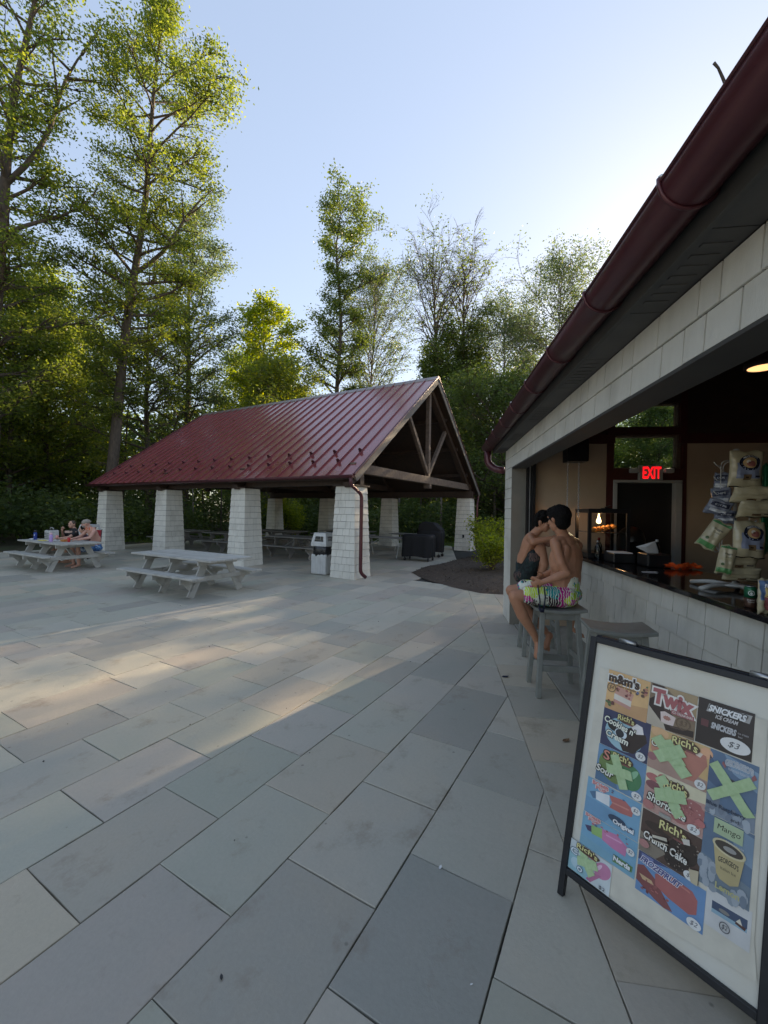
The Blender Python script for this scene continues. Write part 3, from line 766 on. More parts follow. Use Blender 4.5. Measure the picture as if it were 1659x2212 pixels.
for z0, z1 in ((2.302, 2.783), (2.887, WT)):
    wf = MB(); 
    for a in ((2.482, 2.505), (3.342, 3.388)): wf.box(a[0], a[1], 6.33, 6.44, z0, z1)
    wf.box(2.505, 3.342, 6.33, 6.44, z0, z0+.02); wf.box(2.505, 3.342, 6.33, 6.44, z1-.02, z1)
    w_ = wf.build('window', M['timber'], snk)
    p = MB(); p.box(2.506, 3.341, 6.38, 6.386, z0+.02, z1-.02); p.build('pane', M['glass'], w_)
dr = ewall('door', M['door'], 2.535, 3.298, .01, 2.10, 6.36, 6.40)
fr_ = MB(); fr_.box(2.48, 2.533, 6.27, 6.44, .004, 2.10); fr_.box(3.30, 3.388, 6.27, 6.44, .004, 2.10); fr_.box(2.48, 3.388, 6.27, 6.44, 2.103, 2.14)
fr_.build('door_frame', M['offwhite'], snk, bev=.004)
hn = MB(); hn.tube([(2.60,6.352,1.0),(2.60,6.31,1.0),(2.70,6.31,1.0)], .009, 8); hn.build('handle', M['steel'], dr)
ewall('outer_wall', M['shingle'], 1.27, 2.38, .0, 2.64, 6.50, 6.84); ewall('outer_wall', M['shingle'], 3.95, 9.0, 0, 2.64, 6.50, 6.84)
bbox('side_wall', M['tan'], 9.0, 9.2, BN, BE, 0, 2.70)
gable('rear_wall', M['tan'], NW, 9.0, 0, BN-.2, BN)
bbox('front_wall', M['shingle'], NW, 1.26, BN, -2.605, 0, 2.64)
# roof of the snack building: ridge along b at n = 5.1
rf = MB()
for (na, nb) in ((ES, RN), (2*RN-ES, RN)):
    vs = [(na, BN-.4, rz(na)+.06), (nb, BN-.4, RH+.06), (nb, BE+.26, RH+.06), (na, BE+.26, rz(na)+.06)]
    vs = vs + [(a, b2, c+.14) for a, b2, c in vs]
    f = [(0,3,2,1),(4,5,6,7),(0,1,5,4),(1,2,6,5),(2,3,7,6),(3,0,4,7)]
    rf.add(vs, f if na < nb else [x[::-1] for x in f])
rfo = rf.build('roof', M['roof'], snk)
cl_ = MB()
cl_.add([(1.27, BN, rz(1.27)+.02), (RN, BN, RH+.02), (RN, 6.3, RH+.02), (1.27, 6.3, rz(1.27)+.02)], [(0,1,2,3)])
cl_.add([(9.0, BN, rz(9.0)+.02), (RN, BN, RH+.02), (RN, 6.3, RH+.02), (9.0, 6.3, rz(9.0)+.02)], [(3,2,1,0)])
cl_.build('ceiling_boards', M['ceil'], snk)
for y in (-1.5, .1, 1.7, 3.3, 4.9):
    b = MB(); b.beam((1.27, y, rz(1.27)-.10), (RN, y, RH-.10), .09, .2, (0,0,1)); b.build('rafter', M['ceil'], snk)
# eave: fascia, boxed soffit with vented strips
bbox('fascia', M['underside'], .893, .915, BN-.4, BE+.26, 2.632, 2.80)
y = BN-.4
k = 0
while y < BE+.2:
    L = .62; y1 = min(y+L, BE+.26)
    sf = MB(); sf.box(.917, NW-.002, y+.003, y1-.003, 2.642, 2.655)
    for j in range(7): yy = y + .08 + j*.07; sf.box(.94, 1.04, yy, yy+.022, 2.638, 2.6415) if k % 2 == 0 else None
    sf.build('soffit_panel', M['soffit'], snk); y = y1; k += 1
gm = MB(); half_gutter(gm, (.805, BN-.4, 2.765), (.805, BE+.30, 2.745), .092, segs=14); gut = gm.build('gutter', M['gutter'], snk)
for i in range(-6, 7):
    y = 2.19 + i*.713
    if y < BN-.3 or y > BE+.2: continue
    h = MB(); h.tube([(.805 + .097*math.cos(a), y, 2.757 + .097*math.sin(a)) for a in np.linspace(math.pi*.97, 2.03*math.pi, 13)], .0075, 6); h.build('gutter_hanger', M['gutter'], gut)
    s_ = MB(); s_.beam((.712, y, 2.762), (.893, y, 2.775), .018, .004); s_.lathe((.716, y, 2.766), [(.010,0),(.010,.007),(.004,.012)], 8); s_.build('hanger_strap', M['steel'], gut)
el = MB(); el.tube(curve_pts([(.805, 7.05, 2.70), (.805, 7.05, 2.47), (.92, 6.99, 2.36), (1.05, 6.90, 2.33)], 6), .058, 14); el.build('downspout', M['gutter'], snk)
tw = MB(); tw.tube([(.735, 1.19, 2.765),(.722, 1.19, 2.80),(.708, 1.185, 2.822),(.694, 1.18, 2.832)], [.004,.0035,.003,.0036], 6)
tag(tw.build('twig', M['bark'], fr=BF), 'small dead curled twig sticking up out of the maroon gutter', 'twig')
# serving counter
cw = bbox('counter_wall', M['backing'], 1.894, 2.05, -2.6, 6.15, .004, 1.05)
shingle_wall(cw, (1.89, -1.2, .01), (0,1,0), 1.04, lambda t: (0, 7.35), (-1,0,0), (0,0,1), .173, (.16,.2,.25,.31), True, .013, seed=12)
b = MB(); b.box(1.82, 2.62, -2.6, 6.2, 1.052, 1.092); b.build('counter_top', M['granite'], snk, bev=.006, seg=2)
bbox('inner_cabinet', M['tan'], 2.2, 2.58, -2.4, 6.1, .004, 1.045)
# threshold ledge
bbox('threshold', M['concrete'], 1.142, 1.89, -2.6, 6.262, -.02, .012, bev=.003)
# ceiling lamp and hoist
lm = MB(); lm.lathe((0,0,0), [(.0,-.01),(.105,-.01),(.115,.0)], 20)
lpos = (3.42, 4.9, 3.18)
def lamp(nm, n_, b_, z_, lab):
    t_ = thing(nm, lab, 'lamp', BF, (n_, b_, z_))
    a = MB(); a.lathe((n_, b_, z_), [(.0,0),(.12,0),(.128,.008)], 22); a.build('lamp_disc', M['lamp'], t_)
    a = MB(); a.lathe((n_, b_, z_+.001), [(.129,0),(.15,.0),(.15,.05),(.10,.06)], 22); a.build('lamp_housing', M['ceil'], t_)
    a = MB(); a.tube([(n_, b_, z_+.06), (n_, b_, rz(n_)+.02)], .008, 6); a.build('lamp_stem', M['track'], t_)
lamp('ceiling_light', 3.10, 4.44, 3.09, 'glowing warm round ceiling light hanging over the serving counter')
# ------------------------------------------------------------------ picnic tables
def picnic_table(label, cu, cl, mat, rot=0.0, group=None, z0=0):
    fr = Frame(PF.a + rot); w = PF.w(cu, cl); c = Vector((w.dot(fr.w(1,0)), w.dot(fr.w(0,1)), 0))
    t = thing('picnic_table', label, 'picnic table', fr, (c.x, c.y, z0), group)
    cx, cy = c.x, c.y; ht, hb, Lt, Lb = .705, .415, 2.52, 2.36
    nb_ = 6; bw = .965/nb_
    for i in range(nb_):
        x = cx - .4825 + i*bw; m = MB(); m.box(x+.004, x+bw-.004, cy-Lt/2+random.uniform(-.004,.004), cy+Lt/2+random.uniform(-.004,.004), ht-.036+z0, ht+z0+random.uniform(-.0015,.0015)); m.build('table_board', mat, t, bev=.004)
    for s_ in (-1, 1):
        for k in range(2):
            x = cx + s_*(.535 + k*.135); m = MB(); m.box(min(x, x+s_*.128), max(x, x+s_*.128), cy-Lb/2, cy+Lb/2, hb-.036+z0, hb+z0); m.build('bench_board', mat, t, bev=.004)
    for yy in (-.85, 0, .85):
        y = cy + yy
        m = MB(); m.box(cx-.44, cx+.44, y-.018, y+.018, ht-.125+z0, ht-.038+z0); m.build('table_support', mat, t, bev=.004)
        m = MB(); m.beam((cx-.79, y+.001, hb-.085+z0), (cx+.79, y+.001, hb-.085+z0), .036, .092); m.build('bench_support', mat, t, bev=.004)
        for s_ in (-1, 1):
            m = MB(); m.beam((cx+s_*.24, y+.038, ht-.04+z0), (cx+s_*.565, y+.038, z0+.003), .036, .14, (1,0,0)); m.build('leg', mat, t, bev=.004)
            # wedge bracket under the bench
            m = MB(); x0 = cx+s_*.46; x1 = cx+s_*.70
            p = [(x0, hb-.135), (x1, hb-.135), (cx+s_*.555, .12)]
            m.add([(a, y+.02, b2+z0) for a, b2 in p] + [(a, y+.056, b2+z0) for a, b2 in p], [(0,1,2),(5,4,3),(0,3,4,1),(1,4,5,2),(2,5,3,0)]); 
            m.build('bench_bracket', mat, t)
    for s_ in (-1, 1):
        m = MB(); m.beam((cx, cy+s_*.83, hb-.10+z0), (cx, cy+s_*.28, ht-.10+z0), .036, .085, (1,0,0)); m.build('brace', mat, t, bev=.004)
        m = MB()
        for yy in (-.85, 0, .85):
            for xx in (-.4,-.24,-.08,.08,.24,.4):
                m.lathe((cx+xx, cy+yy, ht+z0), [(.0045,-.002),(.0045,.0012)], 6)
        if s_ == 1: m.build('screws', M['steel'], t, kind='stuff')
    return t
T1 = picnic_table('grey painted picnic table standing empty on the open terrace in front of the pavilion', 5.28, 7.55, M['greypaint'])
T2 = picnic_table('grey painted picnic table on the left where people sit among bottles and food', 5.24, 13.0, M['greypaint'])
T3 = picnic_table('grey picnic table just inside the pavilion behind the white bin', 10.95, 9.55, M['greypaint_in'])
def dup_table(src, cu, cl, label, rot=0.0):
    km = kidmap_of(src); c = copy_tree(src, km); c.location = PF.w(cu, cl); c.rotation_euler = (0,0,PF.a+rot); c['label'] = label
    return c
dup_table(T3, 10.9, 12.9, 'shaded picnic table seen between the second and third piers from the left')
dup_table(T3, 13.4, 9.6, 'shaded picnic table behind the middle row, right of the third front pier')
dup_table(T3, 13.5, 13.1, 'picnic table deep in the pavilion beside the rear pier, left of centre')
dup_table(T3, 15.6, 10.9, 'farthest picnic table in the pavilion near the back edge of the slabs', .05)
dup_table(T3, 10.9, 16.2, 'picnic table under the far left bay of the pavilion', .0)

# ------------------------------------------------------------------ bins, grill, cart, folding table
def bin_(label, cu, cl, z0=0, rot=0, bag=True, h=1.0):
    fr = Frame(PF.a + rot); w = PF.w(cu, cl); c = (w.dot(fr.w(1,0)), w.dot(fr.w(0,1)), z0)
    t = thing('trash_bin', label, 'bin', fr, c); x, y = c[0], c[1]; a = .225
    b = MB(); b.box(x-a, x+a, y-a, y+a, .01, .52); body = b.build('bin_body', M['whiteplastic'], t, bev=.02, seg=2)
    for i in range(6):
        d = -.19 + i*.076
        r_ = MB(); r_.box(x-a-.008, x-a, y+d-.026, y+d+.026, .03, .50); r_.build('slat', M['whiteplastic'], body, bev=.003)
        r_ = MB(); r_.box(x+d-.026, x+d+.026, y-a-.008, y-a, .03, .50); r_.build('slat', M['whiteplastic'], body, bev=.003)
    # gathered bag hanging over the body
    b = MB(); seg = 40; rings = []
    for k, (r_, z) in enumerate(((.235,.74),(.262,.70),(.275,.62),(.268,.53),(.255,.475),(.235,.46))):
        ring = []
        for j in range(seg):
            q = 2*math.pi*j/seg; c_ = math.cos(q); s_ = math.sin(q); sq = (abs(c_)**4 + abs(s_)**4)**(-.25)
            rr = r_*(.86*sq) + .010*math.sin(j*2.3+k) + (.014*math.sin(5*q)); ring.append((x+rr*c_, y+rr*s_, z + (-.03*abs(math.sin(2*q+.6)) if k in (3,4,5) else 0)))
        rings += ring
    fs = [(i*seg+j, i*seg+(j+1)%seg, (i+1)*seg+(j+1)%seg, (i+1)*seg+j) for i in range(5) for j in range(seg)]
    b.add(rings, [f[::-1] for f in fs], 0, .5, True); b.build('bin_liner', M['blackbag'], t)
    # hooded lid with an opening in each side
    b = MB(); a0, a1 = .235, .165; z0_, z1_, zt = .72, .78, 1.04
    b.box(x-a0, x+a0, y-a0, y+a0, z0_, z1_)
    zo0, zo1 = .84, .97
    def ring_(f, z): r_ = a0*(1-f)+a1*f; return r_
    def pr_(z): f = (z-z1_)/(zt-z1_); return a0*(1-f*.75)+a1*f*.75 
    for (dx, dy) in ((-1,0),(0,-1),(1,0),(0,1)):
        tx, ty = -dy, dx
        def P(s_, z): r_ = pr_(z); return (x+dx*r_+tx*s_*r_, y+dy*r_+ty*s_*r_, z)
        f = .62
        q = [P(-1,z1_),P(1,z1_),P(1,zo0),P(-1,zo0)]; b.add(q, [(0,1,2,3)])
        q = [P(-1,zo1),P(1,zo1),P(1,zt),P(-1,zt)]; b.add(q, [(0,1,2,3)])
        q = [P(-1,zo0),P(-f,zo0),P(-f,zo1),P(-1,zo1)]; b.add(q, [(0,1,2,3)])
        q = [P(f,zo0),P(1,zo0),P(1,zo1),P(f,zo1)]; b.add(q, [(0,1,2,3)])
    r_ = pr_(zt); b.box(x-r_, x+r_, y-r_, y+r_, zt-.002, zt+.02)
    lid = b.build('lid', M['whiteplastic'], t, bev=.006)
    so_ = lid.modifiers.new('wall', 'SOLIDIFY'); so_.thickness = .012
    fl = MB(); fl.box(x-.15, x+.15, y-.15, y+.15, .80, .82); fl.build('lid_inside', M['black'], t)
    return t
bin_('white square trash bin with black liner tucked behind the downspout pier', 8.43, 6.62, rot=.05)
bin_('white hooded trash bin standing behind the man at the left picnic table', 6.75, 14.75, rot=.3)

# wheeled cart under a black cover
def covered(name, label, cat, cu, cl, rot, sx, sy, h, prof, wheels=True, z0=.16):
    fr = Frame(PF.a + rot); w = PF.w(cu, cl); c = (w.dot(fr.w(1,0)), w.dot(fr.w(0,1)), 0)
    t = thing(name, label, cat, fr, c); x, y = c[0], c[1]
    seg = 56; vs = []; rows = len(prof)
    rr = random.Random(int(cu*10))
    ph = [rr.uniform(0, 6.28) for _ in range(5)]
    for k, (f, z) in enumerate(prof):
        for j in range(seg):
            q = 2*math.pi*j/seg; c_ = math.cos(q); s_ = math.sin(q); m_ = (abs(c_)**6 + abs(s_)**6)**(-1/6)
            fold = (1 - min(1, z/h)) * (.022*math.sin(9*q+ph[0]) + .016*math.sin(17*q+ph[1]) + .01*math.sin(29*q+ph[2]))
            vs.append((x + sx*f*m_*c_*.5*(1) + fold*c_*m_, y + sy*f*m_*s_*.5 + fold*s_*m_, z + (.02*math.sin(4*q+ph[3]) if k == 0 else 0)))
    fs = [(i*seg+j, i*seg+(j+1)%seg, (i+1)*seg+(j+1)%seg, (i+1)*seg+j) for i in range(rows-1) for j in range(seg)]
    fs.append(tuple((rows-1)*seg + j for j in range(seg)))
    b = MB(); b.add(vs, fs, 0, .5, True); b.build('cover', M['blackcloth'], t)
    if wheels:
        for i in (-1, 1):
            for j in (-1, 1):
                px, py = x+i*sx*.40, y+j*sy*.40
                b = MB(); b.tube([(px, py-.018, .055), (px, py+.018, .055)], .055, 14, smooth=False); b.build('wheel', M['black'], t)
                b = MB(); b.tube([(px, py, .06), (px, py, .30)], .014, 8); b.build('caster_post', M['chrome'], t)
    return t, x, y, fr
covered('covered_cart', 'low wheeled serving cart under a black cloth cover at the pavilion edge', 'cart', 12.55, 5.85, .1, .62, 1.02, .86,
        [(.98,.14),(1.0,.2),(1.0,.45),(1.01,.70),(1.03,.78),(1.0,.83),(.93,.865),(.5,.87),(.1,.872)])
gt, gx, gy, gfr = covered('covered_grill', 'tall barbecue grill under a black cover with sloping hood behind the cart', 'grill', 13.9, 6.0, -1.45, .92, .6, .95,
        [(.98,.18),(1.0,.3),(1.0,.6),(1.02,.85),(1.0,.93),(.9,.95),(.4,.955)])
b = MB()
pr2 = [(-.40,.90),(.44,.90),(.45,.97),(.16,1.23),(-.26,1.26),(-.38,1.17)]
n_ = len(pr2); y0, y1 = gy-.27, gy+.27
vs = [(gx+a, y0-.0, z) for a, z in pr2] + [(gx+a*.98, (y0+y1)/2, z+.015) for a, z in pr2] + [(gx+a, y1, z) for a, z in pr2]
fs = [tuple(range(n_)), tuple(range(2*n_, 3*n_))[::-1]]
for r_ in range(2):
    for i in range(n_): j = (i+1) % n_; fs.append((r_*n_+i, (r_+1)*n_+i, (r_+1)*n_+j, r_*n_+j))
b.add(vs, fs); b.build('hood_cover', M['blackcloth'], gt, bev=.03, seg=2)

# folding table with bent tube legs, net posts of a second one behind
def folding_table(label, cu, cl, rot, L=1.8, W=.76, h=.72, group=None):
    fr = Frame(PF.a + rot); w = PF.w(cu, cl); c = (w.dot(fr.w(1,0)), w.dot(fr.w(0,1)), 0)
    t = thing('folding_table', label, 'folding table', fr, c, group); x, y = c[0], c[1]
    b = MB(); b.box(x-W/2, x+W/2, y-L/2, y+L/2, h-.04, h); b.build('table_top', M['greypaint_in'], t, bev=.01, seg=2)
    for s_ in (-1, 1):
        yy = y + s_*(L/2-.3)
        for q in (-1, 1):
            b = MB(); b.tube(curve_pts([(x+q*.14, yy, h-.04), (x+q*.14, yy, .38), (x+q*.33, yy+s_*.02, .02)]), .014, 8); b.build('leg', M['white'], t)
        b = MB(); b.tube([(x-.14, yy, .42), (x+.14, yy, .42)], .012, 6); b.build('crossbar', M['white'], t)
        b = MB(); b.tube([(x, yy, .42), (x, yy-s_*.42, h-.05)], .009, 6); b.build('brace', M['white'], t)
    return t
folding_table('long folding table with bent white tube legs behind the downspout pier', 12.7, 7.25, .05)
folding_table('second folding table standing further back in the pavilion by the rear pier', 15.2, 7.4, .0)

# ------------------------------------------------------------------ bar stools
def stool(label, cn, cb, rot=0.0, h=.80, group='sage grey wooden bar stools along the hatch'):
    fr = Frame(BF.a + rot); w = BF.w(cn, cb); c = (w.dot(fr.w(1,0)), w.dot(fr.w(0,1)), 0)
    t = thing('bar_stool', label, 'bar stool', fr, c, group); x, y = c[0], c[1]; mt = M['stoolpaint']
    # saddle seat
    nx_, sx, sy = 12, .225, .155; vs = []; 
    for zo in (0, -.028):
        for i in range(nx_+1):
            a = -1 + 2*i/nx_
            for yy in (-sy, sy): vs.append((x+a*sx, y+yy, h - .022 + .022*a*a + zo))
    k = 2*(nx_+1); fs = []
    for i in range(nx_):
        p = 2*i; fs += [(p, p+2, p+3, p+1), (k+p+1, k+p+3, k+p+2, k+p), (p, k+p, k+p+2, p+2), (p+3, k+p+3, k+p+1, p+1)]
    fs += [(1, k+1, k, 0), (k-2, 2*k-2, 2*k-1, k-1)]
    b = MB(); b.add(vs, fs); b.build('seat', mt, t, bev=.006, seg=2)
    tx, ty, bx, by = .150, .100, .195, .175
    T_ = lambda i, j, z: Vector((x + i*(tx+(bx-tx)*(1-z/(h-.03))), y + j*(ty+(by-ty)*(1-z/(h-.03))), z))
    for i in (-1, 1):
        for j in (-1, 1):
            b = MB(); b.beam(T_(i,j,h-.035), T_(i,j,.002), .042, .042, (0,1,0)); b.build('leg', mt, t, bev=.004)
    for z, ax in ((h-.075,'x'),(h-.075,'y'),(.26,'x'),(.34,'y')):
        for s_ in (-1, 1):
            p0, p1 = (T_(-1, s_, z), T_(1, s_, z)) if ax == 'x' else (T_(s_, -1, z), T_(s_, 1, z))
            hh = .075 if z > .5 else .055
            b = MB(); b.beam(p0, p1, .024, hh); b.build('apron' if z > .5 else 'rung', mt, t, bev=.003)
    return t
stool('grey wooden bar stool on which the boy in flowery shorts sits', 1.10, 4.00, .03)
stool('grey wooden bar stool under the boy in dark shorts, by the pier', 1.20, 5.06, -.04)
stool('empty grey bar stool with curved seat standing behind the menu board', 1.345, 3.30, -.10, h=.82)

# ------------------------------------------------------------------ print helper
TC = {}
def text_mesh(s, offset=0.0, shear=0.0, spacing=1.0):
    key = (s, offset, shear, spacing)
    if key in TC: return TC[key]
    cu = bpy.data.curves.new('text', 'FONT'); cu.body = s; cu.size = 1; cu.align_x = 'CENTER'; cu.align_y = 'CENTER'
    cu.offset = offset; cu.shear = shear; cu.space_character = spacing; cu.resolution_u = 3
    o = bpy.data.objects.new('text', cu); COL.objects.link(o)
    dg = bpy.context.evaluated_depsgraph_get(); me = o.evaluated_get(dg).to_mesh()
    vs = [(v.co.x, v.co.y) for v in me.vertices]; fs = [tuple(p.vertices) for p in me.polygons]
    if vs:
        xs = [v[0] for v in vs]; ys = [v[1] for v in vs]
        if (s, 'box', shear, spacing) not in TC: TC[(s, 'box', shear, spacing)] = ((min(xs)+max(xs))/2, (min(ys)+max(ys))/2, max(xs)-min(xs), max(ys)-min(ys))
    o.evaluated_get(dg).to_mesh_clear(); bpy.data.objects.remove(o); bpy.data.curves.remove(cu)
    TC[key] = (vs, fs); return vs, fs
class Print:
    """flat print in (x, y) of a carrier surface; W maps (x, y, height) to the carrier's frame"""
    def __init__(s, W, step=.00012): s.W = W; s.v = []; s.f = []; s.c = []; s.h = 0.0004; s.step = step
    def raw(s, vs, fs, col):
        s.h += s.step; b = len(s.v)
        s.v += [tuple(s.W(x, y, s.h)) for x, y in vs]; s.f += [tuple(b+i for i in f) for f in fs]; c = lin(col); s.c += [c]*len(fs)
    def poly(s, pts, col): s.raw(pts, [tuple(range(len(pts)))], col)
    def rect(s, x0, y0, x1, y1, col): s.poly([(x0,y0),(x1,y0),(x1,y1),(x0,y1)], col)
    def ell(s, cx, cy, rx, ry, col, rot=0, n=26, wob=0):
        c_, s_ = math.cos(rot), math.sin(rot); pts = []
        for i in range(n):
            a = 2*math.pi*i/n; r_ = 1 + wob*math.sin(i*2.4+cx*90); x = rx*r_*math.cos(a); y = ry*r_*math.sin(a); pts.append((cx+x*c_-y*s_, cy+x*s_+y*c_))
        s.poly(pts, col)
    def text(s, t, cx, cy, w, h, col, outline=None, ocol=None, rot=0, shear=0, bold=.02, arc=0, spacing=1.0):
        def put(off, c):
            vs, fs = text_mesh(t, off, shear, spacing)
            if not vs: return
            bx = TC[(t, 'box', shear, spacing)]
            c_, s_ = math.cos(rot), math.sin(rot); o = []
            for x, y in vs:
                x = (x-bx[0])/bx[2]*w; y = (y-bx[1])/bx[3]*h
                y += arc * (1 - (2*x/w)**2)
                o.append((cx+x*c_-y*s_, cy+x*s_+y*c_))
            s.raw(o, fs, c)
        text_mesh(t, 0, shear, spacing)
        if outline: put(bold+outline, ocol)
        put(bold, col)
    def strip(s, pts, wd, col):
        vs = []; n = len(pts)
        for i, p in enumerate(pts):
            a = Vector(pts[max(0,i-1)]); b_ = Vector(pts[min(n-1,i+1)]); d = (b_-a).normalized(); nn = Vector((-d.y, d.x))*wd/2
            vs += [(p[0]+nn.x, p[1]+nn.y), (p[0]-nn.x, p[1]-nn.y)]
        s.raw(vs, [(2*i, 2*i+1, 2*i+3, 2*i+2) for i in range(n-1)], col)
    def build(s, name, parent, mat=None, fr=None, label=None):
        me = bpy.data.meshes.new(name); r = parent
        while r.parent is not None: r = r.parent
        off = OFF.get(r.name, Vector((0,0,0))); arr = np.array(s.v) - np.array(off)
        me.from_pydata(arr.tolist(), [], s.f); me.materials.append(mat or M['print'])
        at = me.attributes.new('Col', 'FLOAT_COLOR', 'CORNER'); cols = []
        for f, c in zip(s.f, s.c): cols += list(c)*len(f)
        if len(cols) == 4*len(me.loops): at.data.foreach_set('color', cols)
        me.update(); o = bpy.data.objects.new(name, me); COL.objects.link(o); o.parent = parent
        if label: o['label'] = label
        return o

# ------------------------------------------------------------------ sandwich board with the ice cream posters
FOOT = Vector((.80, 1.77, 0)); hv = Vector((.581, -.814, 0)); uv = Vector((.183, .131, .974)).normalized(); nv = hv.cross(uv).normalized()
sb = thing('menu_board', 'black framed sandwich board with ice cream posters and green tape crosses', 'sandwich board', WF, tuple(FOOT))
def SB(h, v, d=0): return FOOT + hv*h + uv*v + nv*d
def sbar(name, h0, v0, h1, v1, wd, th, d=0, mat='blackmetal'):
    b = MB(); b.beam(SB(h0, v0, d), SB(h1, v1, d), wd, th, nv if True else uv); o = b.build(name, M[mat], sb, bev=.003, seg=2); return o
WB = .628
sbar('frame_side', -.012, 0, -.012, 1.105, .026, .026); sbar('frame_side', WB+.012, 0, WB+.012, 1.105, .026, .026)
sbar('frame_rail', .0, 1.094, WB, 1.094, .026, .026); sbar('frame_rail', .0, .104, WB, .104, .026, .026)
bdb = MB(); q = [SB(.0,.115,-.004), SB(WB,.115,-.004), SB(WB,1.082,-.004), SB(.0,1.082,-.004)]
q += [p - nv*.004 for p in q]; bdb.add(q, [(0,1,2,3),(7,6,5,4),(0,4,5,1),(1,5,6,2),(2,6,7,3),(3,7,4,0)])
bdb.build('board_panel', M['board'], sb)
# rear leaf
bkv = Vector((.814, .581, 0)); hinge = SB(0, 1.105, -.02); lean = .40
def RB(h, v): 
    top = hinge + hv*h + bkv*.02; bot = FOOT + hv*h + bkv*(.20+.40); return top.lerp(bot, 1 - v/1.12) 
for h0 in (-.012, WB+.012):
    b = MB(); b.beam(RB(h0, 1.12), RB(h0, 0), .026, .026, hv); b.build('rear_frame_side', M['blackmetal'], sb, bev=.003)
for v0 in (1.11, .13):
    b = MB(); b.beam(RB(0, v0), RB(WB, v0), .026, .026, (0,0,1)); b.build('rear_frame_rail', M['blackmetal'], sb, bev=.003)
b = MB(); q = [RB(0,.14), RB(WB,.14), RB(WB,1.10), RB(0,1.10)]; q += [p + bkv*.004 for p in q]; b.add(q, [(3,2,1,0),(4,5,6,7),(0,1,5,4),(1,2,6,5),(2,3,7,6),(3,0,4,7)]); b.build('rear_panel', M['board'], sb)
for h0 in (.09, .54):
    b = MB(); b.tube([SB(h0, 1.115, -.02), SB(h0+.07, 1.115, -.02)], .012, 8); b.build('hinge', M['steel'], sb)
# the poster sheet and its yellowed film
s_ = Print(lambda x, y, h: SB(x, y, h)); s_.poly([(.03,.978),(.60,.975),(.607,.30),(.62,.19),(.16,.128),(.022,.30)], '#d9d2bd'); s_.build('poster_sheet', sb)
def P_(x0, y0, x1, y1, bgc, base=.0012):
    """a poster: unit coordinates 0..1 inside the rectangle"""
    W = lambda x, y, h: SB(x0+(x1-x0)*x, y0+(y1-y0)*y, base+h)
    p = Print(W); p.rect(0,0,1,1,bgc); return p, Print(lambda x, y, h: SB(x0+(x1-x0)*x, y0+(y1-y0)*y, base+.0035+h))
def price(p, x, y, rx, ry, t='$2'):
    p.ell(x, y, rx, ry, '#e9e9e6'); p.text(t, x, y, rx*1.05, ry*1.0, '#5c5c64', bold=0, shear=.3)
def circled(p, x, y, rx, ry, t, col='#7a5a3a'):
    pts = [(x+rx*math.cos(a), y+ry*math.sin(a)) for a in np.linspace(0, 6.4, 26)]; p.strip(pts, .018, col); p.text(t, x, y, rx*1.15, ry*1.1, col, bold=0, shear=.2)
def rich(p, x, y, w, h, rot=-.03):
    p.ell(x+w*.05, y-h*.08, w*.56, h*.72, '#5d3a1d'); p.text("Rich's", x, y, w, h, '#e8dc6a', .05, '#3d2a12', rot=rot, arc=h*.2); p.rect(x+w*.05, y-h*.8, x+w*.45, y-h*.6, '#8f2b26')
def tape(x0, y0, a, L, W, parent_poster, col=(.44,.60,.33)):
    pass
M['tape'] = surf('pale_green_tape', '#a9c492', '#bcd3a4', rough=.55, scale=60)
def cross(poster, strips):
    for (cx_, cy_, ang, L, wd) in strips:
        m = MB(); c_, s_ = math.cos(ang), math.sin(ang); vs = []; k = 8
        for i in range(k+1):
            t_ = -L/2 + L*i/k; e = wd/2 * (1 + (random.uniform(-.05,.05)))
            jag = random.uniform(-.004,.004) if i in (0, k) else 0
            for sg in (-1, 1):
                x = cx_ + (t_+jag*sg)*c_ - sg*e*s_; y = cy_ + (t_+jag*sg)*s_ + sg*e*c_; vs.append(SB(x, y, .0062 + .0012*math.sin(i*1.9+cx_*40) + (.0014 if ang > 0 else 0)))
        m.add(vs, [(2*i, 2*i+2, 2*i+3, 2*i+1) if True else 0 for i in range(k)]); m.build('tape_strip', M['tape'], poster)
def dots(p, n, x0, y0, x1, y1, r, cols, seed):
    rr = random.Random(seed)
    for _ in range(n): p.ell(rr.uniform(x0,x1), rr.uniform(y0,y1), r*rr.uniform(.6,1.3), r*rr.uniform(.6,1.3), rr.choice(cols), n=9)
def finish(p, l, strips=None):
    o = p.build('poster', sb)
    if l is not None: l.build('lettering', o)
    if strips: cross(o, strips)
    return o
# yellow candy ice cream sandwich (the mascot of the pack is left out)
p, l = P_(.070,.817,.2375,.981,'#e6a92c'); p.poly([(0,0),(1,0),(1,.35),(0,.2)], '#d18f20')
p.poly([(.20,.42),(.62,.36),(.66,.56),(.26,.66)], '#d58a6a'); p.poly([(.20,.28),(.62,.22),(.62,.38),(.20,.44)], '#e9dcc8'); p.poly([(.2,.22),(.62,.16),(.62,.24),(.2,.3)], '#cf8166')
dots(p, 9, .24,.42,.6,.6,.03,['#7a2a20','#b5402e','#8a5a2a'],1); dots(p, 12, .68,.55,.95,.86,.035,['#8c2b33','#4d7f4d','#5b6fa0','#c86a25','#6d4a33'],2); dots(p, 8, .04,.10,.25,.2,.035,['#5f3a2a','#74332c','#587a3a'],3)
l.text("m&m's", .40,.83,.72,.22,'#4a3226',.09,'#f2efe6',bold=.05); l.text('ice cream cookies', .40,.66,.6,.05,'#7a4a1a'); circled(l, .12,.56,.10,.11,'$4'); finish(p, l)
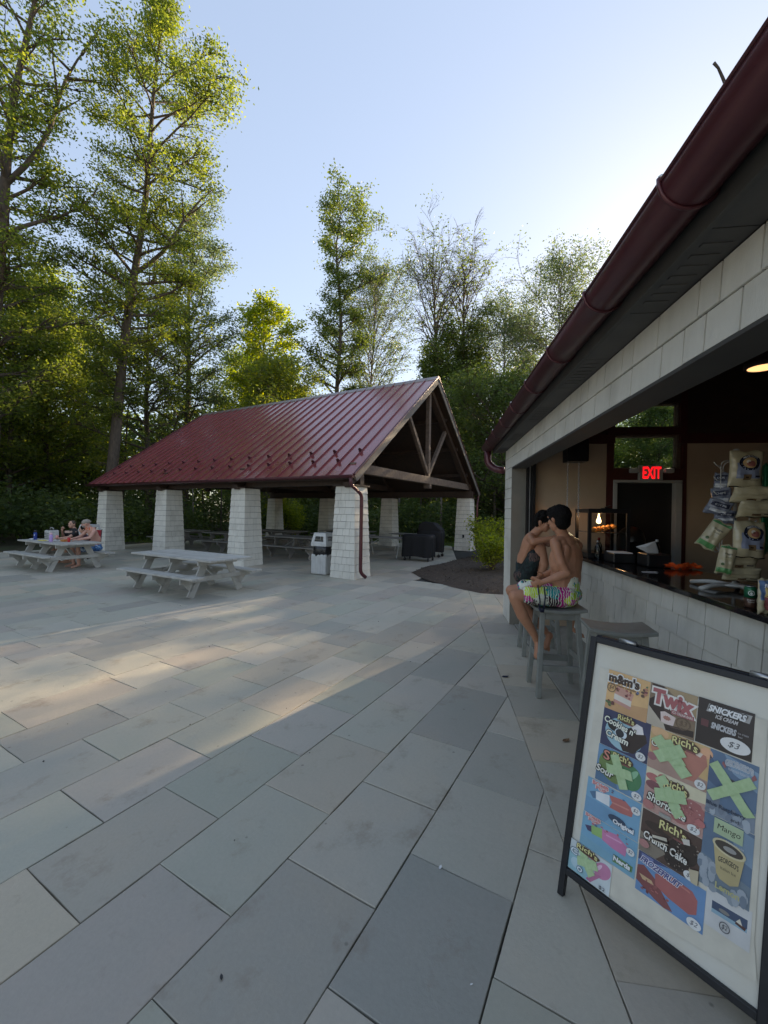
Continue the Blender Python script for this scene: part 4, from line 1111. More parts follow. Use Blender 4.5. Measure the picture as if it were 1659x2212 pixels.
# caramel biscuit bars
p, l = P_(.2395,.820,.4005,.982,'#b39052'); p.poly([(0,0),(1,0),(1,.5),(.3,1),(0,1)], '#8d6f48'); p.poly([(.0,.0),(.5,.0),(.2,.5),(0,.5)], '#c9b79b')
p.poly([(.0,.60),(.16,.74),(.56,.36),(.50,.14),(.30,.16),(.0,.44)], '#3c2622'); p.poly([(.27,.38),(.36,.42),(.60,.36),(.56,.12),(.30,.16)], '#e5c9bd'); p.ell(.42,.28,.08,.05,'#b5613a',wob=.2)
p.poly([(.36,.13),(.98,.20),(.98,.06),(.42,-.0)], '#38241f'); p.poly([(.5,.13),(.8,.17),(.78,.13),(.5,.10)], '#5b4238'); p.poly([(.03,.99),(.3,.99),(.38,.84),(.12,.80)], '#46302a'); p.poly([(.12,.76),(.42,.60),(.52,.40),(.36,.44)],'#5a3c33')
l.text('Twix', .50,.70,.82,.32,'#b3242d',.09,'#efe6da',rot=-.04,bold=.06,arc=.02); l.rect(.50,.42,.97,.52,'#a8323a'); l.text('ICE CREAM BARS', .735,.47,.42,.055,'#e5d0c2'); circled(l, .76,.28,.14,.12,'$3'); finish(p, l)
# dark caramel bar poster
p, l = P_(.4035,.822,.5665,.984,'#3a2c2a'); p.poly([(0,0),(1,0),(1,.35),(0,.5)], '#332523')
p.rect(.08,.40,.22,.55,'#6d2026'); p.poly([(.16,.74),(.92,.76),(.96,.94),(.20,.92)],'#b9b4b0')
l.text('SNICKERS', .54,.84,.66,.13,'#f1f1f1',.10,'#2b2325',shear=.3,bold=.05); l.text('ICE CREAM', .54,.69,.40,.08,'#ded8d5',shear=.3,bold=.03); l.text('SNICKERS', .50,.48,.44,.12,'#c9c9cc',.07,'#554c4c',shear=.2,bold=.05)
l.text('ice cream', .84,.50,.18,.045,'#a7a0a0'); l.text('bar', .80,.43,.08,.04,'#a7a0a0'); l.ell(.72,.21,.26,.15,'#eceae6'); l.text('$3', .70,.21,.20,.14,'#4a4a50',bold=0,shear=.3); finish(p, l)
# cookies and cream
p, l = P_(.069,.665,.256,.822,'#2f3566'); p.ell(.48,.45,.40,.40,'#8cc3d4'); p.poly([(.50,.62),(.62,.72),(.92,.66),(.96,.50),(.72,.10),(.5,.06),(.42,.22)], '#3d2c28')
p.poly([(.62,.72),(.72,.86),(.84,.83),(.88,.66),(.74,.6)], '#efe7e4'); p.ell(.27,.60,.15,.14,'#2b2a2c'); p.ell(.42,.46,.13,.13,'#d7e6ee'); p.ell(.40,.46,.09,.10,'#30343f')
rich(l, .50,.86,.34,.14); l.text('Cookies n\'', .38,.66,.66,.16,'#eef0d8',.07,'#26233a',rot=-.16,bold=.03); l.text('Cream', .36,.34,.48,.16,'#eef0d8',.07,'#26233a',rot=-.12,bold=.03); price(l, .87,.12,.10,.10); finish(p, l)
# sour green
p, l = P_(.067,.517,.256,.664,'#3b86b8'); p.poly([(0,0),(.5,0),(.4,.3),(0,.35)], '#2b6f9e'); p.ell(.40,.55,.36,.42,'#6f8f2c'); p.ell(.72,.48,.22,.32,'#2f8a45'); p.ell(.76,.56,.06,.18,'#7dc48c',rot=-.5); p.ell(.55,.30,.10,.12,'#2a7a4c')
rich(l, .52,.85,.38,.17); l.text('S', .20,.78,.12,.24,'#d4602f',.06,'#3a2a18'); l.text('Sour', .20,.34,.36,.18,'#f0efe0',.07,'#2c3328',rot=-.1); price(l, .88,.11,.10,.10)
finish(p, l, [(.160,.590,-1.15,.125,.034),(.160,.590,.12,.100,.034)])
# orange bar
p, l = P_(.2575,.662,.452,.818,'#d8a637'); p.poly([(0,0),(1,0),(1,.25),(0,.38)], '#b98a72'); p.ell(.16,.90,.16,.12,'#e9a94b'); p.ell(.95,.85,.10,.12,'#e8963c')
p.poly([(.62,.70),(.76,.84),(.95,.78),(.98,.58),(.80,.12),(.66,.10),(.56,.45)], '#c05a2c'); p.poly([(.68,.76),(.76,.84),(.90,.80),(.86,.70)], '#e9cdb4'); p.ell(.14,.50,.11,.16,'#cf7431'); p.ell(.2,.40,.08,.1,'#b23e2a'); p.ell(.07,.28,.08,.09,'#a5535a')
rich(l, .60,.86,.42,.18); l.text('O', .10,.62,.12,.15,'#efe7d0',.06,'#40352a'); price(l, .90,.12,.09,.10)
finish(p, l, [(.335,.735,-.72,.150,.042),(.330,.742,.62,.105,.042),(.34,.75,-.9,.09,.038)])
# strawberry shortcake
p, l = P_(.2575,.508,.453,.661,'#c88c7a'); p.poly([(0,.6),(1,.75),(1,1),(0,1)], '#e6d9a8'); p.ell(.76,.42,.22,.30,'#b2473f',rot=-.5,wob=.04); p.ell(.62,.22,.16,.16,'#b04a40',wob=.05); p.ell(.12,.80,.12,.09,'#c0473d'); p.ell(.30,.88,.09,.09,'#c54a3c'); p.ell(.15,.62,.14,.10,'#8c3a44')
dots(p, 40, .52,.08,.95,.66,.020,['#9a352f','#d3877b','#c25a4d','#e3b0a4'],5); p.ell(.10,.14,.10,.10,'#bb5b52'); p.ell(.95,.30,.08,.08,'#c0423a'); p.rect(.3,.02,.5,.1,'#a9a79c')
rich(l, .52,.80,.38,.20); l.text('Shortcake', .40,.30,.66,.18,'#f1f0dc',.07,'#38302a',rot=-.14); price(l, .86,.10,.10,.10)
finish(p, l, [(.345,.592,-.95,.135,.040),(.345,.596,.35,.105,.042)])
# red white blue pop
p, l = P_(.039,.372,.254,.513,'#4aa3cf'); p.poly([(0,0),(.4,0),(.6,.4),(0,.45)],'#3d93c4')
p.poly([(.06,.60),(.20,.72),(.24,.66),(.24,.52),(.14,.47)], '#2c6f9c'); p.poly([(.18,.70),(.44,.78),(.46,.48),(.20,.48)], '#e8ecee'); p.poly([(.43,.79),(.72,.86),(.88,.72),(.86,.54),(.66,.48),(.46,.47),(.50,.62)], '#c23d28'); p.poly([(.50,.66),(.80,.70),(.8,.66),(.5,.62)], '#d96a50')
dots(p, 9, .62,.12,.98,.35,.030,['#8a2436','#a92a3c','#27557c'],7); dots(p, 6, .3,.85,.7,.96,.022,['#2a5f93','#7a3450'],8); p.ell(.62,.25,.16,.10,'#24466a')
l.text('BOMB', .26,.92,.30,.10,'#d45b5b',.09,'#efe3dd',bold=.05); l.text('POP', .28,.82,.20,.09,'#d45b5b',.09,'#efe3dd',bold=.05); l.text('Original', .74,.18,.36,.14,'#eef2f4',.06,'#2a4262',bold=.05); price(l, .92,.76,.08,.10); finish(p, l)
# purple green pink pop
p, l = P_(.0375,.240,.256,.370,'#4ba6cf'); p.poly([(0,0),(1,0),(1,.2),(0,.3)],'#5aa9c8')
p.poly([(.06,.62),(.20,.70),(.22,.52),(.12,.50)], '#4a3a6e'); p.poly([(.18,.72),(.40,.80),(.42,.52),(.20,.48)], '#8cc441'); p.poly([(.38,.80),(.64,.88),(.84,.72),(.82,.44),(.60,.44),(.40,.50)], '#d155a0'); p.poly([(.46,.72),(.74,.76),(.74,.72),(.46,.68)], '#e58cc4')
dots(p, 9, .1,.72,.9,.96,.026,['#a92a3c','#3a6e9c','#c2405a'],9); p.poly([(.62,.10),(.95,.14),(.96,.30),(.64,.32)], '#5c9a44')
l.text('BOMB', .20,.96,.28,.09,'#d45b5b',.09,'#efe3dd',bold=.05); l.text('POP', .22,.87,.19,.08,'#d45b5b',.09,'#efe3dd',bold=.05); l.text('Nerds', .78,.23,.28,.13,'#f0f2f0',.07,'#2d5a38',bold=.05); price(l, .90,.66,.07,.10); finish(p, l)
# half taped pink one, lower left
p, l = P_(.002,.122,.176,.238,'#cfdcde',.0030); p.poly([(0,.0),(.5,.0),(.6,.5),(0,.6)],'#7fc0cf'); p.ell(.80,.62,.18,.28,'#cf5f9c',rot=-.3); p.poly([(.62,.40),(.80,.44),(.56,.02),(.45,.05)], '#c24f8e'); p.ell(.72,.66,.04,.14,'#f0b9d6',rot=-.4); p.ell(.18,.3,.12,.16,'#a9d0dc')
rich(l, .42,.90,.50,.16); l.text('C', .12,.66,.16,.2,'#d9e9ef',.06,'#4a6c84'); l.text('o', .30,.20,.12,.14,'#d9e9ef',.06,'#4a6c84'); l.text('$2', .84,.10,.14,.12,'#4a4a50',bold=0); finish(p, l, [(.075,.190,-.95,.10,.034),(.080,.186,.3,.085,.034)])
# crunch cake
p, l = P_(.2595,.354,.453,.506,'#5a3d30'); p.poly([(0,0),(.3,0),(.5,.3),(0,.45)], '#8d7d68'); p.ell(.70,.46,.24,.36,'#3c2c25',rot=-.5,wob=.04); p.ell(.62,.18,.18,.14,'#3a2b26'); p.ell(.30,.70,.24,.10,'#453126'); dots(p, 60, .48,.06,.96,.8,.014,['#8b7a68','#2a1d18','#6b5a4c','#b09c86'],11)
p.poly([(.22,.52),(.46,.62),(.5,.48),(.24,.40)], '#cfc3a8'); p.poly([(.22,.46),(.48,.55),(.5,.5),(.24,.42)], '#2f2019'); p.poly([(.70,.80),(.82,.86),(.84,.74),(.74,.70)],'#d8cdbd'); p.ell(.10,.22,.09,.09,'#ba6a62'); p.poly([(.85,.25),(1,.32),(1,0),(.9,.0)],'#cbb98c')
rich(l, .54,.84,.44,.20); l.text('Crunch Cake', .44,.40,.74,.17,'#efeadb',.07,'#2a1d16',rot=-.10,bold=.03); price(l, .87,.10,.10,.10); finish(p, l)
# frozen fruit bar
p, l = P_(.262,.215,.477,.353,'#2a82c4'); p.poly([(0,.78),(.5,1),(0,1)], '#32407e'); p.poly([(.0,.62),(.1,.75),(.3,.5),(.9,.9),(.6,.1),(.3,.0),(0,.3)], '#8e2b2b') if False else None
p.poly([(0,.62),(.10,.70),(.30,.52),(.42,.30),(.58,.04),(.45,-.0),(.30,.06),(.0,.25)], '#8f2d2a'); p.poly([(.04,.44),(.24,.44),(.28,.36),(.10,.34)], '#d8a860'); p.poly([(.28,.66),(.46,.86),(.82,.80),(.90,.66),(.90,.34),(.80,.24),(.50,.30),(.30,.40)], '#b5352a'); p.poly([(.46,.80),(.78,.76),(.80,.72),(.46,.76)], '#cf5a46'); dots(p, 16, .1,.1,.5,.4,.022,['#a33a30','#7a2222','#c04a3c'],12)
p.rect(.05,.88,.24,.98,'#5f6fb0')
l.text('FROZEFRUIT', .36,.80,.62,.14,'#3a3f8e',.07,'#e9e2ec',rot=-.14,bold=.04,shear=.2); price(l, .88,.12,.10,.12); finish(p, l)
# blue raspberry and lemon ice
p, l = P_(.4525,.604,.588,.818,'#3f6f9a'); p.poly([(0,.3),(.5,.1),(1,.3),(1,0),(0,0)], '#7a8da2'); p.poly([(.3,1),(1,.9),(1,.6),(.5,.75)], '#6f9cc0'); p.poly([(0,.9),(.4,.6),(.3,.4),(0,.5)], '#2c5a88'); dots(p, 14, .05,.02,.95,.25,.07,['#8fa0b2','#6f8096','#a5b4c2'],14); p.ell(.46,.60,.2,.05,'#4a4650')
l.text('GEORGEO\'S', .62,.88,.56,.09,'#a9b2bd',.07,'#c2cbd6',arc=.02); l.poly([(.3,.88),(.36,.82),(.34,.78),(.27,.84)],'#a33a40'); l.poly([(.93,.86),(.87,.80),(.9,.75),(.98,.8)],'#a33a40'); l.text('Homemade Italian Ice', .62,.80,.42,.05,'#cfd6df',bold=0); l.text('Blue Raspberry', .42,.16,.8,.07,'#1d3a5a',bold=.03,rot=.02); l.text('and', .62,.06,.16,.05,'#2c3138',bold=0)
finish(p, l, [(.520,.712,-.86,.168,.032),(.520,.712,.72,.150,.032)])
p, l = P_(.452,.370,.5895,.602,'#4a7296'); p.poly([(0,0),(1,0),(1,.3),(0,.42)], '#6f8698'); p.poly([(.5,1),(1,.95),(1,.55),(.7,.6)], '#6b93b4'); dots(p, 16, .02,.02,.3,.35,.08,['#8c9cab','#a3b0bd','#71859a'],15); dots(p, 10, .55,.03,.98,.16,.08,['#8c9cab','#a3b0bd','#71859a'],16)
p.poly([(.24,.66),(.86,.62),(.78,.24),(.62,.18),(.42,.20),(.34,.26)], '#c4ad5e'); p.ell(.55,.65,.33,.10,'#d9c98c',rot=-.04); p.ell(.55,.65,.28,.075,'#4a3f36',rot=-.04); p.ell(.57,.645,.13,.035,'#a5a29c')
l.rect(.22,.78,.80,.99,'#adc890'); l.text('Mango', .52,.88,.46,.10,'#222625',bold=0,shear=.15); l.text('GEORGEO\'S', .56,.46,.40,.07,'#3b3a34',arc=.015); l.text('Italian Ice', .57,.36,.3,.04,'#5b5238',bold=0); l.text('Lemon', .58,.10,.46,.08,'#c9c46a',bold=.03); l.text('Homemade', .66,.74,.34,.03,'#cfd6df',bold=0); finish(p, l)
# small pie note
p, l = P_(.478,.255,.598,.375,'#d6d6d4'); p.poly([(.14,.44),(.92,.50),(.92,.74),(.14,.70)], '#2f4a72'); p.poly([(.14,.40),(.92,.42),(.92,.52),(.14,.50)], '#7fb0c8'); p.ell(.42,.58,.12,.05,'#8d8a84'); p.poly([(.66,.48),(.88,.44),(.9,.52),(.7,.56)], '#5b2e28'); p.poly([(.68,.54),(.82,.52),(.76,.66)], '#e2d8c0')
circled(l, .46,.22,.11,.12,'$2','#55555c'); finish(p, l)

# ------------------------------------------------------------------ exit sign, hoist, warmer and bar things
def BP(n_, b_, z_): return (n_, b_, z_)
ex = thing('exit_sign', 'lit red EXIT sign with two emergency lamp heads above the dark door', 'exit sign', BF, (2.95, 6.28, 2.14))
b = MB(); b.box(2.80, 3.11, 6.225, 6.278, 2.135, 2.345); b.build('sign_body', M['offwhite'], ex, bev=.006)
class L2(Print): pass
pz = Print(lambda x, y, h: Vector((x, 6.2245-h, y))); pz.text('EXIT', 2.965, 2.24, .235, .155, '#ff1020', bold=.03); pz.build('letters', ex, M['exit_glow'])
for s_ in (-1, 1):
    b = MB(); x = 2.955 + s_*.225
    b.box(x-.06, x+.06, 6.18, 6.26, 2.235, 2.30); b.build('lamp_head', M['offwhite'], ex, bev=.015, seg=2)
    b = MB(); b.tube([(2.955+s_*.15, 6.24, 2.27), (x-s_*.05, 6.24, 2.27)], .012, 8); b.build('arm', M['offwhite'], ex)
hz = thing('chain_hoist', 'black door hoist box with two hanging chains above the boys', 'hoist', BF, (1.79, 5.75, 2.40))
b = MB(); b.box(1.66, 1.92, 5.62, 5.86, 2.33, 2.62); b.build('motor_box', M['track'], hz, bev=.008)
for x in (1.69, 1.83):
    ch = MB(); z = 2.33; k = 0
    while z > 1.62:
        pts = []
        for i in range(9):
            a = 2*math.pi*i/8; pts.append((x + (.008*math.cos(a) if k % 2 else 0), 5.72 + (0 if k % 2 else .008*math.cos(a)), z - .014 + .016*math.sin(a)))
        ch.tube(pts, .0036, 4, caps=False); z -= .026; k += 1
    ch.build('chain', M['chrome'], hz, kind='stuff')
wm = thing('food_warmer', 'glass sided food warmer cabinet with a glowing bulb over trays of food', 'warmer', BF, (2.15, 5.70, 1.092))
for x in (1.88, 2.33):
    for y in (5.45, 5.92):
        b = MB(); b.box(x-.018, x+.018, y-.018, y+.018, 1.094, 1.70); b.build('post', M['black'], wm)
b = MB(); b.box(1.86, 2.35, 5.43, 5.94, 1.66, 1.715); b.build('top', M['black'], wm, bev=.005)
b = MB(); b.box(1.86, 2.35, 5.43, 5.94, 1.095, 1.16); b.build('base', M['black'], wm, bev=.005)
b = MB(); b.box(1.90, 2.31, 5.45, 5.92, 1.41, 1.42); b.build('shelf', M['chrome'], wm)
for zz in (1.17,):
    b = MB(); b.box(1.899, 2.311, 5.437, 5.440, 1.17, 1.655); b.build('pane', M['clear'], wm)
b = MB(); b.lathe((2.05, 5.62, 1.555), [(.008,.10),(.012,.05),(.026,.02),(.030,-.004),(.022,-.024),(.0,-.032)][::-1], 12); b.build('bulb', emit_mat('bulb_glow', (1,.66,.30), 1.5), wm)
for i in range(5):
    b = MB(); pts = [(1.97+.055*i+random.uniform(-.01,.01), 5.50+.03*(i%2), 1.44+.012*i), (2.0+.055*i, 5.62, 1.452+.010*i), (2.02+.055*i, 5.8, 1.44+.008*i)]
    b.tube(pts, [.026,.032,.024], 8); b.build('hot_snack', M['fries'], wm)
wl = bpy.data.lights.new('warmer_glow', 'POINT'); wl.energy = .9; wl.color = (1,.5,.2); wl.shadow_soft_size = .03
wlo = bpy.data.objects.new('warmer_glow', wl); COL.objects.link(wlo); wlo.location = BF.w(2.05, 5.60, 1.60)
b = MB(); b.box(2.12, 2.20, 5.6, 5.75, 1.716, 1.728); b.beam((2.13,5.62,1.735),(2.22,5.7,1.76),.02,.012); o = b.build('tongs', M['black'], fr=BF); tag(o, 'black tongs left on top of the food warmer', 'tongs')

o = thing('napkin_dispenser', 'black square napkin dispenser with a white napkin standing up', 'dispenser', BF, (2.31, 4.80, 1.092))
b = MB(); b.box(2.20, 2.44, 4.68, 4.92, 1.093, 1.235); b.build('box', M['black'], o, bev=.018, seg=3)
b = MB(); vs = []; 
for i in range(9):
    t_ = i/8; vs += [(2.30+.02*math.sin(t_*3), 4.80+.02*math.cos(t_*4), 1.232), (2.30-.16+.20*t_, 4.80+.03*math.sin(t_*5), 1.30+.055*t_-.02*math.sin(t_*7))]
vs = [(2.26,4.80,1.233),(2.37,4.81,1.233),(2.13,4.79,1.30),(2.33,4.80,1.365),(2.22,4.76,1.30),(2.38,4.83,1.26)]
b.add(vs, [(0,4,2),(0,1,4),(4,3,2),(4,1,3),(1,5,3)]); b.build('napkin', M['paper'], o)
o = thing('napkin_tray', 'low black tray heaped with white napkins beside the dispenser', 'tray', BF, (2.12, 5.12, 1.092))
b = MB(); b.box(1.98, 2.22, 4.98, 5.26, 1.093, 1.20); b.build('tray_box', M['black'], o, bev=.012, seg=2)
b = MB(); b.box(2.0, 2.20, 5.0, 5.24, 1.2005, 1.213); b.build('napkins', M['paper'], o, bev=.006)
o = thing('soda_machine', 'round shouldered black drink maker standing behind the napkin tray', 'machine', BF, (2.50, 5.75, 1.092))
b = MB(); b.lathe((2.50, 5.75, 1.093), [(.15,0),(.165,.1),(.16,.24),(.14,.33),(.09,.38),(.02,.40)], 24); b.build('body', M['black'], o)
b = MB(); b.box(2.40, 2.60, 5.56, 5.60, 1.12, 1.30); b.build('front_plate', M['track'], o, bev=.01)
def bottle(label, n_, b_, cap, h=.20, r_=.032, mat='clear', z=1.092, fr=BF, nm='bottle', liquid=None):
    t = thing(nm, label, 'bottle', fr, (n_, b_, z)); k = h/.2
    b = MB(); b.lathe((n_, b_, z), [(r_*.9,0),(r_,.012*k),(r_,.12*k),(r_*.8,.145*k),(r_*.38,.17*k),(r_*.38,.185*k)], 16); b.build('bottle_body', M[mat], t)
    b = MB(); b.lathe((n_, b_, z), [(r_*.45,.186*k),(r_*.45,.205*k),(r_*.4,.208*k)], 12); b.build('cap', M[cap], t)
    return t
bottle('clear pump bottle of sanitiser with red topped bottle behind, beside the warmer', 1.955, 5.38, 'steel', .22, .036)
bottle('clear bottle with red cap beside the sanitiser', 2.02, 5.52, 'red', .25, .036)
bottle('small dark water bottle with white cap behind the napkin dispenser', 2.52, 5.15, 'white', .26, .034, 'clear')
o = thing('paper_cards', 'small scatter of white cards lying on the black counter', 'cards', BF, (2.05, 4.30, 1.092))
for i in range(5):
    b = MB(); a = random.uniform(-.5,.5); cx_, cy_ = 2.03+random.uniform(-.06,.06), 4.28+random.uniform(-.07,.07)
    d1 = Vector((math.cos(a), math.sin(a), 0))*.045; d2 = Vector((-math.sin(a), math.cos(a), 0))*.028; c = Vector((cx_, cy_, 1.0935+i*.0012))
    b.add([c-d1-d2, c+d1-d2, c+d1+d2, c-d1+d2], [(0,1,2,3)]); b.build('card', M['paper'], o)
# orange garland
lei = MB(); rl = random.Random(4)
for i in range(12):
    t_ = i/11; cx_, cy_ = 2.37 + .30*t_, 4.62 - .05*math.sin(t_*6); cz_ = 1.115 + .012*math.sin(i*2.1)
    for k in range(16):
        a = rl.uniform(0, 6.28); el_ = rl.uniform(-.5, 1.2); L = rl.uniform(.030,.048)
        d = Vector((math.cos(a)*math.cos(el_), math.sin(a)*math.cos(el_), math.sin(el_))); e = d.cross(Vector((.3,.2,1))).normalized()*L*.75
        c = Vector((cx_, cy_, cz_)); q1 = c + d*L*.6 + e; q2 = c + d*L*.6 - e; q3 = c + d*L
        for q in (q1, q2, q3): q.z = max(q.z, 1.0935)
        lei.add([c, q1, q3, q2], [(0,1,2,3)])
tag(lei.build('flower_garland', M['orange'], fr=BF), 'bright orange petal garland lying on the black counter', 'garland')

# chip rack: legs, pole, wire arms; each bag hangs from it as its own thing
RX, RB_ = 2.215, 3.42
rk = thing('snack_rack', 'grey spinning wire rack with splayed feet on the black counter', 'rack', BF, (RX, RB_, 1.092))
b = MB(); b.tube([(RX, RB_, 1.13), (RX, RB_, 2.10)], .012, 10); b.build('pole', M['offwhite'], rk)
b = MB(); b.lathe((RX, RB_, 2.08), [(.028,0),(.028,.03),(.020,.035),(.020,.07),(.012,.075)], 16); b.build('top_knob', M['offwhite'], rk)
b = MB(); b.lathe((RX, RB_, 1.135), [(.02,-.03),(.10,-.006),(.105,0),(.02,.012)], 24); b.build('hub_plate', M['offwhite'], rk)
for a in (3.45, 4.75, .9, 2.1):
    d = Vector((math.cos(a), math.sin(a), 0)); c = Vector((RX, RB_, 0))
    b = MB(); b.tube(curve_pts([c + d*.03 + Vector((0,0,1.128)), c + d*.16 + Vector((0,0,1.135)), c + d*.30 + Vector((0,0,1.108))]), .0165, 10); b.build('foot', M['offwhite'], rk)
for k, a in enumerate((3.3, 4.9, .2, 1.7)):
    d = Vector((math.cos(a), math.sin(a), 0)); c = Vector((RX, RB_, 0)); r_ = .115
    b = MB(); b.tube(curve_pts([c + d*.02 + Vector((0,0,2.07)), c + d*r_ + Vector((0,0,2.06)), c + d*r_ + Vector((0,0,1.30)), c + d*.02 + Vector((0,0,1.28))]), .0035, 6); b.build('wire_frame', M['offwhite'], rk)
    for j in range(7):
        z = 2.03 - j*.108; p = c + d*r_ + Vector((0,0,z)); tn = Vector((-d.y, d.x, 0))
        b = MB(); b.tube([p, p + d*.03 - Vector((0,0,.006)), p + d*.055 + Vector((0,0,.022))], .0032, 5); b.build('hook', M['offwhite'], rk)
def bag(label, n_, b_, z_, w, h, th, yaw, tilt, mat, kind=None, rollz=0.0, cat='snack bag'):
    """pillow bag: flat sealed ends, bulging middle, creases; local x = width, y = height, depth towards viewer (-b)"""
    nx_, ny_ = 12, 16; rg = random.Random(int((n_+z_)*997)); ph = [rg.uniform(0,6.28) for _ in range(6)]
    R_ = Matrix.Rotation(yaw, 3, 'Z') @ Matrix.Rotation(tilt, 3, 'X') @ Matrix.Rotation(rollz, 3, 'Y')
    C_ = Vector((n_, b_, z_))
    def S(u_, v_, sg):
        bulge = max(0, (1-abs(u_)**2.6))**.6 * max(0, (1-abs(v_*1.08)**3.2))**.55 if abs(v_) < .92 else 0
        d = bulge*th + .004*math.sin(7*u_+ph[0]+3*v_) * (bulge > 0) + .003*math.sin(13*v_+ph[1])*(bulge > 0)
        wx = w/2*u_*(1 - .06*bulge + .03*math.sin(3*v_+ph[2])*abs(u_)); hz_ = h/2*v_ + .006*math.sin(5*u_+ph[3])*(abs(v_) > .9)
        return C_ + R_ @ Vector((wx, -sg*(d + .0012), hz_))
    m = MB(); vs = []; fs = []
    for sg in (1, -1):
        for j in range(ny_+1):
            for i in range(nx_+1): vs.append(S(-1+2*i/nx_, -1+2*j/ny_, sg))
    k = (nx_+1)*(ny_+1)
    for j in range(ny_):
        for i in range(nx_):
            a = j*(nx_+1)+i; fs.append((a, a+1, a+nx_+2, a+nx_+1)); fs.append((k+a+nx_+1, k+a+nx_+2, k+a+1, k+a))
    for j in range(ny_): a = j*(nx_+1); fs.append((a, a+nx_+1, k+a+nx_+1, k+a)); a += nx_; fs.append((a+nx_+1, a, k+a, k+a+nx_+1))
    for i in range(nx_): fs.append((i+1, i, k+i, k+i+1)); a = ny_*(nx_+1)+i; fs.append((a, a+1, k+a+1, k+a))
    m.add(vs, fs, 0, .5, True)
    t = thing('juice_pouch' if cat == 'drink pouch' else 'snack_bag', label, cat, BF, (n_, b_, z_-h/2)); body = m.build('bag_body', M[mat], t)
    def W(x, y, hh):   # print follows the bulge
        u_ = max(-1, min(1, x)); v_ = max(-1, min(1, y)); p = S(u_, v_, 1); q = S(u_, v_, -1); d_ = (p - q); d_ = d_.normalized() if d_.length > 1e-6 else Vector((0,-1,0)); return p + d_*(hh*1.5+.0008)
    if kind: kind(W, t)
    return t
def gridrect(pr, x0, y0, x1, y1, col, n=8):
    vs = [(x0+(x1-x0)*i/n, y0+(y1-y0)*j/n) for j in range(n+1) for i in range(n+1)]
    pr.raw(vs, [(j*(n+1)+i, j*(n+1)+i+1, (j+1)*(n+1)+i+1, (j+1)*(n+1)+i) for j in range(n) for i in range(n)], col)
def griddisc(pr, cx_, cy_, rx, ry, col, nr=4, ns=22):
    vs = [(cx_, cy_)]
    for r_ in range(1, nr+1):
        for k in range(ns): a = 2*math.pi*k/ns; vs.append((cx_+rx*r_/nr*math.cos(a), cy_+ry*r_/nr*math.sin(a)))
    fs = [(0, 1+k, 1+(k+1)%ns) for k in range(ns)]
    for r_ in range(nr-1):
        for k in range(ns): a = 1+r_*ns; fs.append((a+k, a+ns+k, a+ns+(k+1)%ns, a+(k+1)%ns))
    pr.raw(vs, fs, col)
M['bagprint'] = print_mat(); M['bagprint'].name = 'glossy_bag_print'
M['bagprint'].node_tree.nodes['Principled BSDF'].inputs['Roughness'].default_value = .25
def booty(full=True):
    def f(W, t):
        p = Print(W, .00035)
        if full:
            gridrect(p, -.72,-.50,.74,.35,'#7f8cb0'); griddisc(p, .05,.36,.66,.42,'#191f3c'); griddisc(p, .05,.36,.44,.29,'#c99a3a')
            griddisc(p, .12,.30,.28,.16,'#a63c22'); griddisc(p, -.08,.42,.12,.09,'#d9cfc0'); griddisc(p, -.02,.36,.08,.06,'#7a3322')
            p.text("PIRATE'S BOOTY", .05,.60,.86,.11,'#d8d9dc',bold=.02,arc=.11)
        gridrect(p, -.35,-.58,.15,-.28,'#7a5b2c'); gridrect(p, -.20,-.46,.0,-.40,'#2a1f16'); gridrect(p, .35,-.44,.72,-.34,'#1c2240'); p.text('AGED WHITE CHEDDAR', .40,-.60,.5,.05,'#5a5348',bold=0)
        gridrect(p, -.98,-.985,.98,-.93,'#14171c',n=4)
        p.build('bag_print', t, M['bagprint'])
    return f
def veg(W, t):
    p = Print(W, .0003); gridrect(p, -.95,-.92,.95,-.55,'#3b9a35'); gridrect(p, -.95,.78,.95,.95,'#2f8a3a'); p.text('Veggie', .05,.42,1.0,.16,'#2e3a2a',bold=.01,shear=.2); p.text('Straws', .1,.22,.8,.12,'#4a5a3a',bold=0)
    for k in range(4): p.text('sea salt', 0,.02-.09*k,.7,.035,'#8a8568',bold=0)
    griddisc(p, -.4,-.3,.2,.1,'#4f6c35'); p.build('bag_print', t, M['bagprint'])
def small(W, t):
    p = Print(W, .0003); gridrect(p, -.8,.2,.8,.75,'#2b3250'); gridrect(p, -.7,-.5,.7,-.1,'#c9ccd4'); p.text('CHIPS', 0,.48,1.0,.2,'#c2c8d6'); p.build('bag_print', t, M['bagprint'])
bag('large cream snack bag with dark oval badge hanging at the top of the rack', 2.175, 3.26, 1.985, .22, .26, .032, .02, .08, 'foil', booty())
bag('cream snack bag squeezed second from the top on the rack front', 2.235, 3.28, 1.805, .25, .13, .030, -.12, .5, 'foil', booty(False))
bag('cream snack bag third from the top on the rack front', 2.25, 3.26, 1.70, .245, .13, .032, .05, .45, 'foil', booty(False))
bag('large cream snack bag with dark oval badge at mid height on the rack', 2.165, 3.20, 1.485, .215, .26, .036, .10, -.06, 'foil', booty(), rollz=.06)
bag('cream snack bag tucked below the middle badge bag', 2.13, 3.24, 1.335, .25, .15, .030, .05, .3, 'foil', booty(False))
bag('lowest cream snack bag just above the rack feet', 2.165, 3.26, 1.235, .235, .11, .030, -.04, .4, 'foil', booty(False))
bag('green ended veggie straw bag hanging tilted on the left of the rack', 1.985, 3.28, 1.51, .12, .22, .036, -.5, 0, 'foil', veg, rollz=.55)
bag('smaller green ended veggie straw bag hanging lower left of the rack', 2.02, 3.20, 1.34, .095, .21, .030, -.4, 0, 'foil', veg, rollz=.18)
bag('small slate blue chip bag highest on the left of the rack', 2.12, 3.42, 1.90, .10, .15, .022, -.9, 0, 'bluefoil', small, rollz=.05)
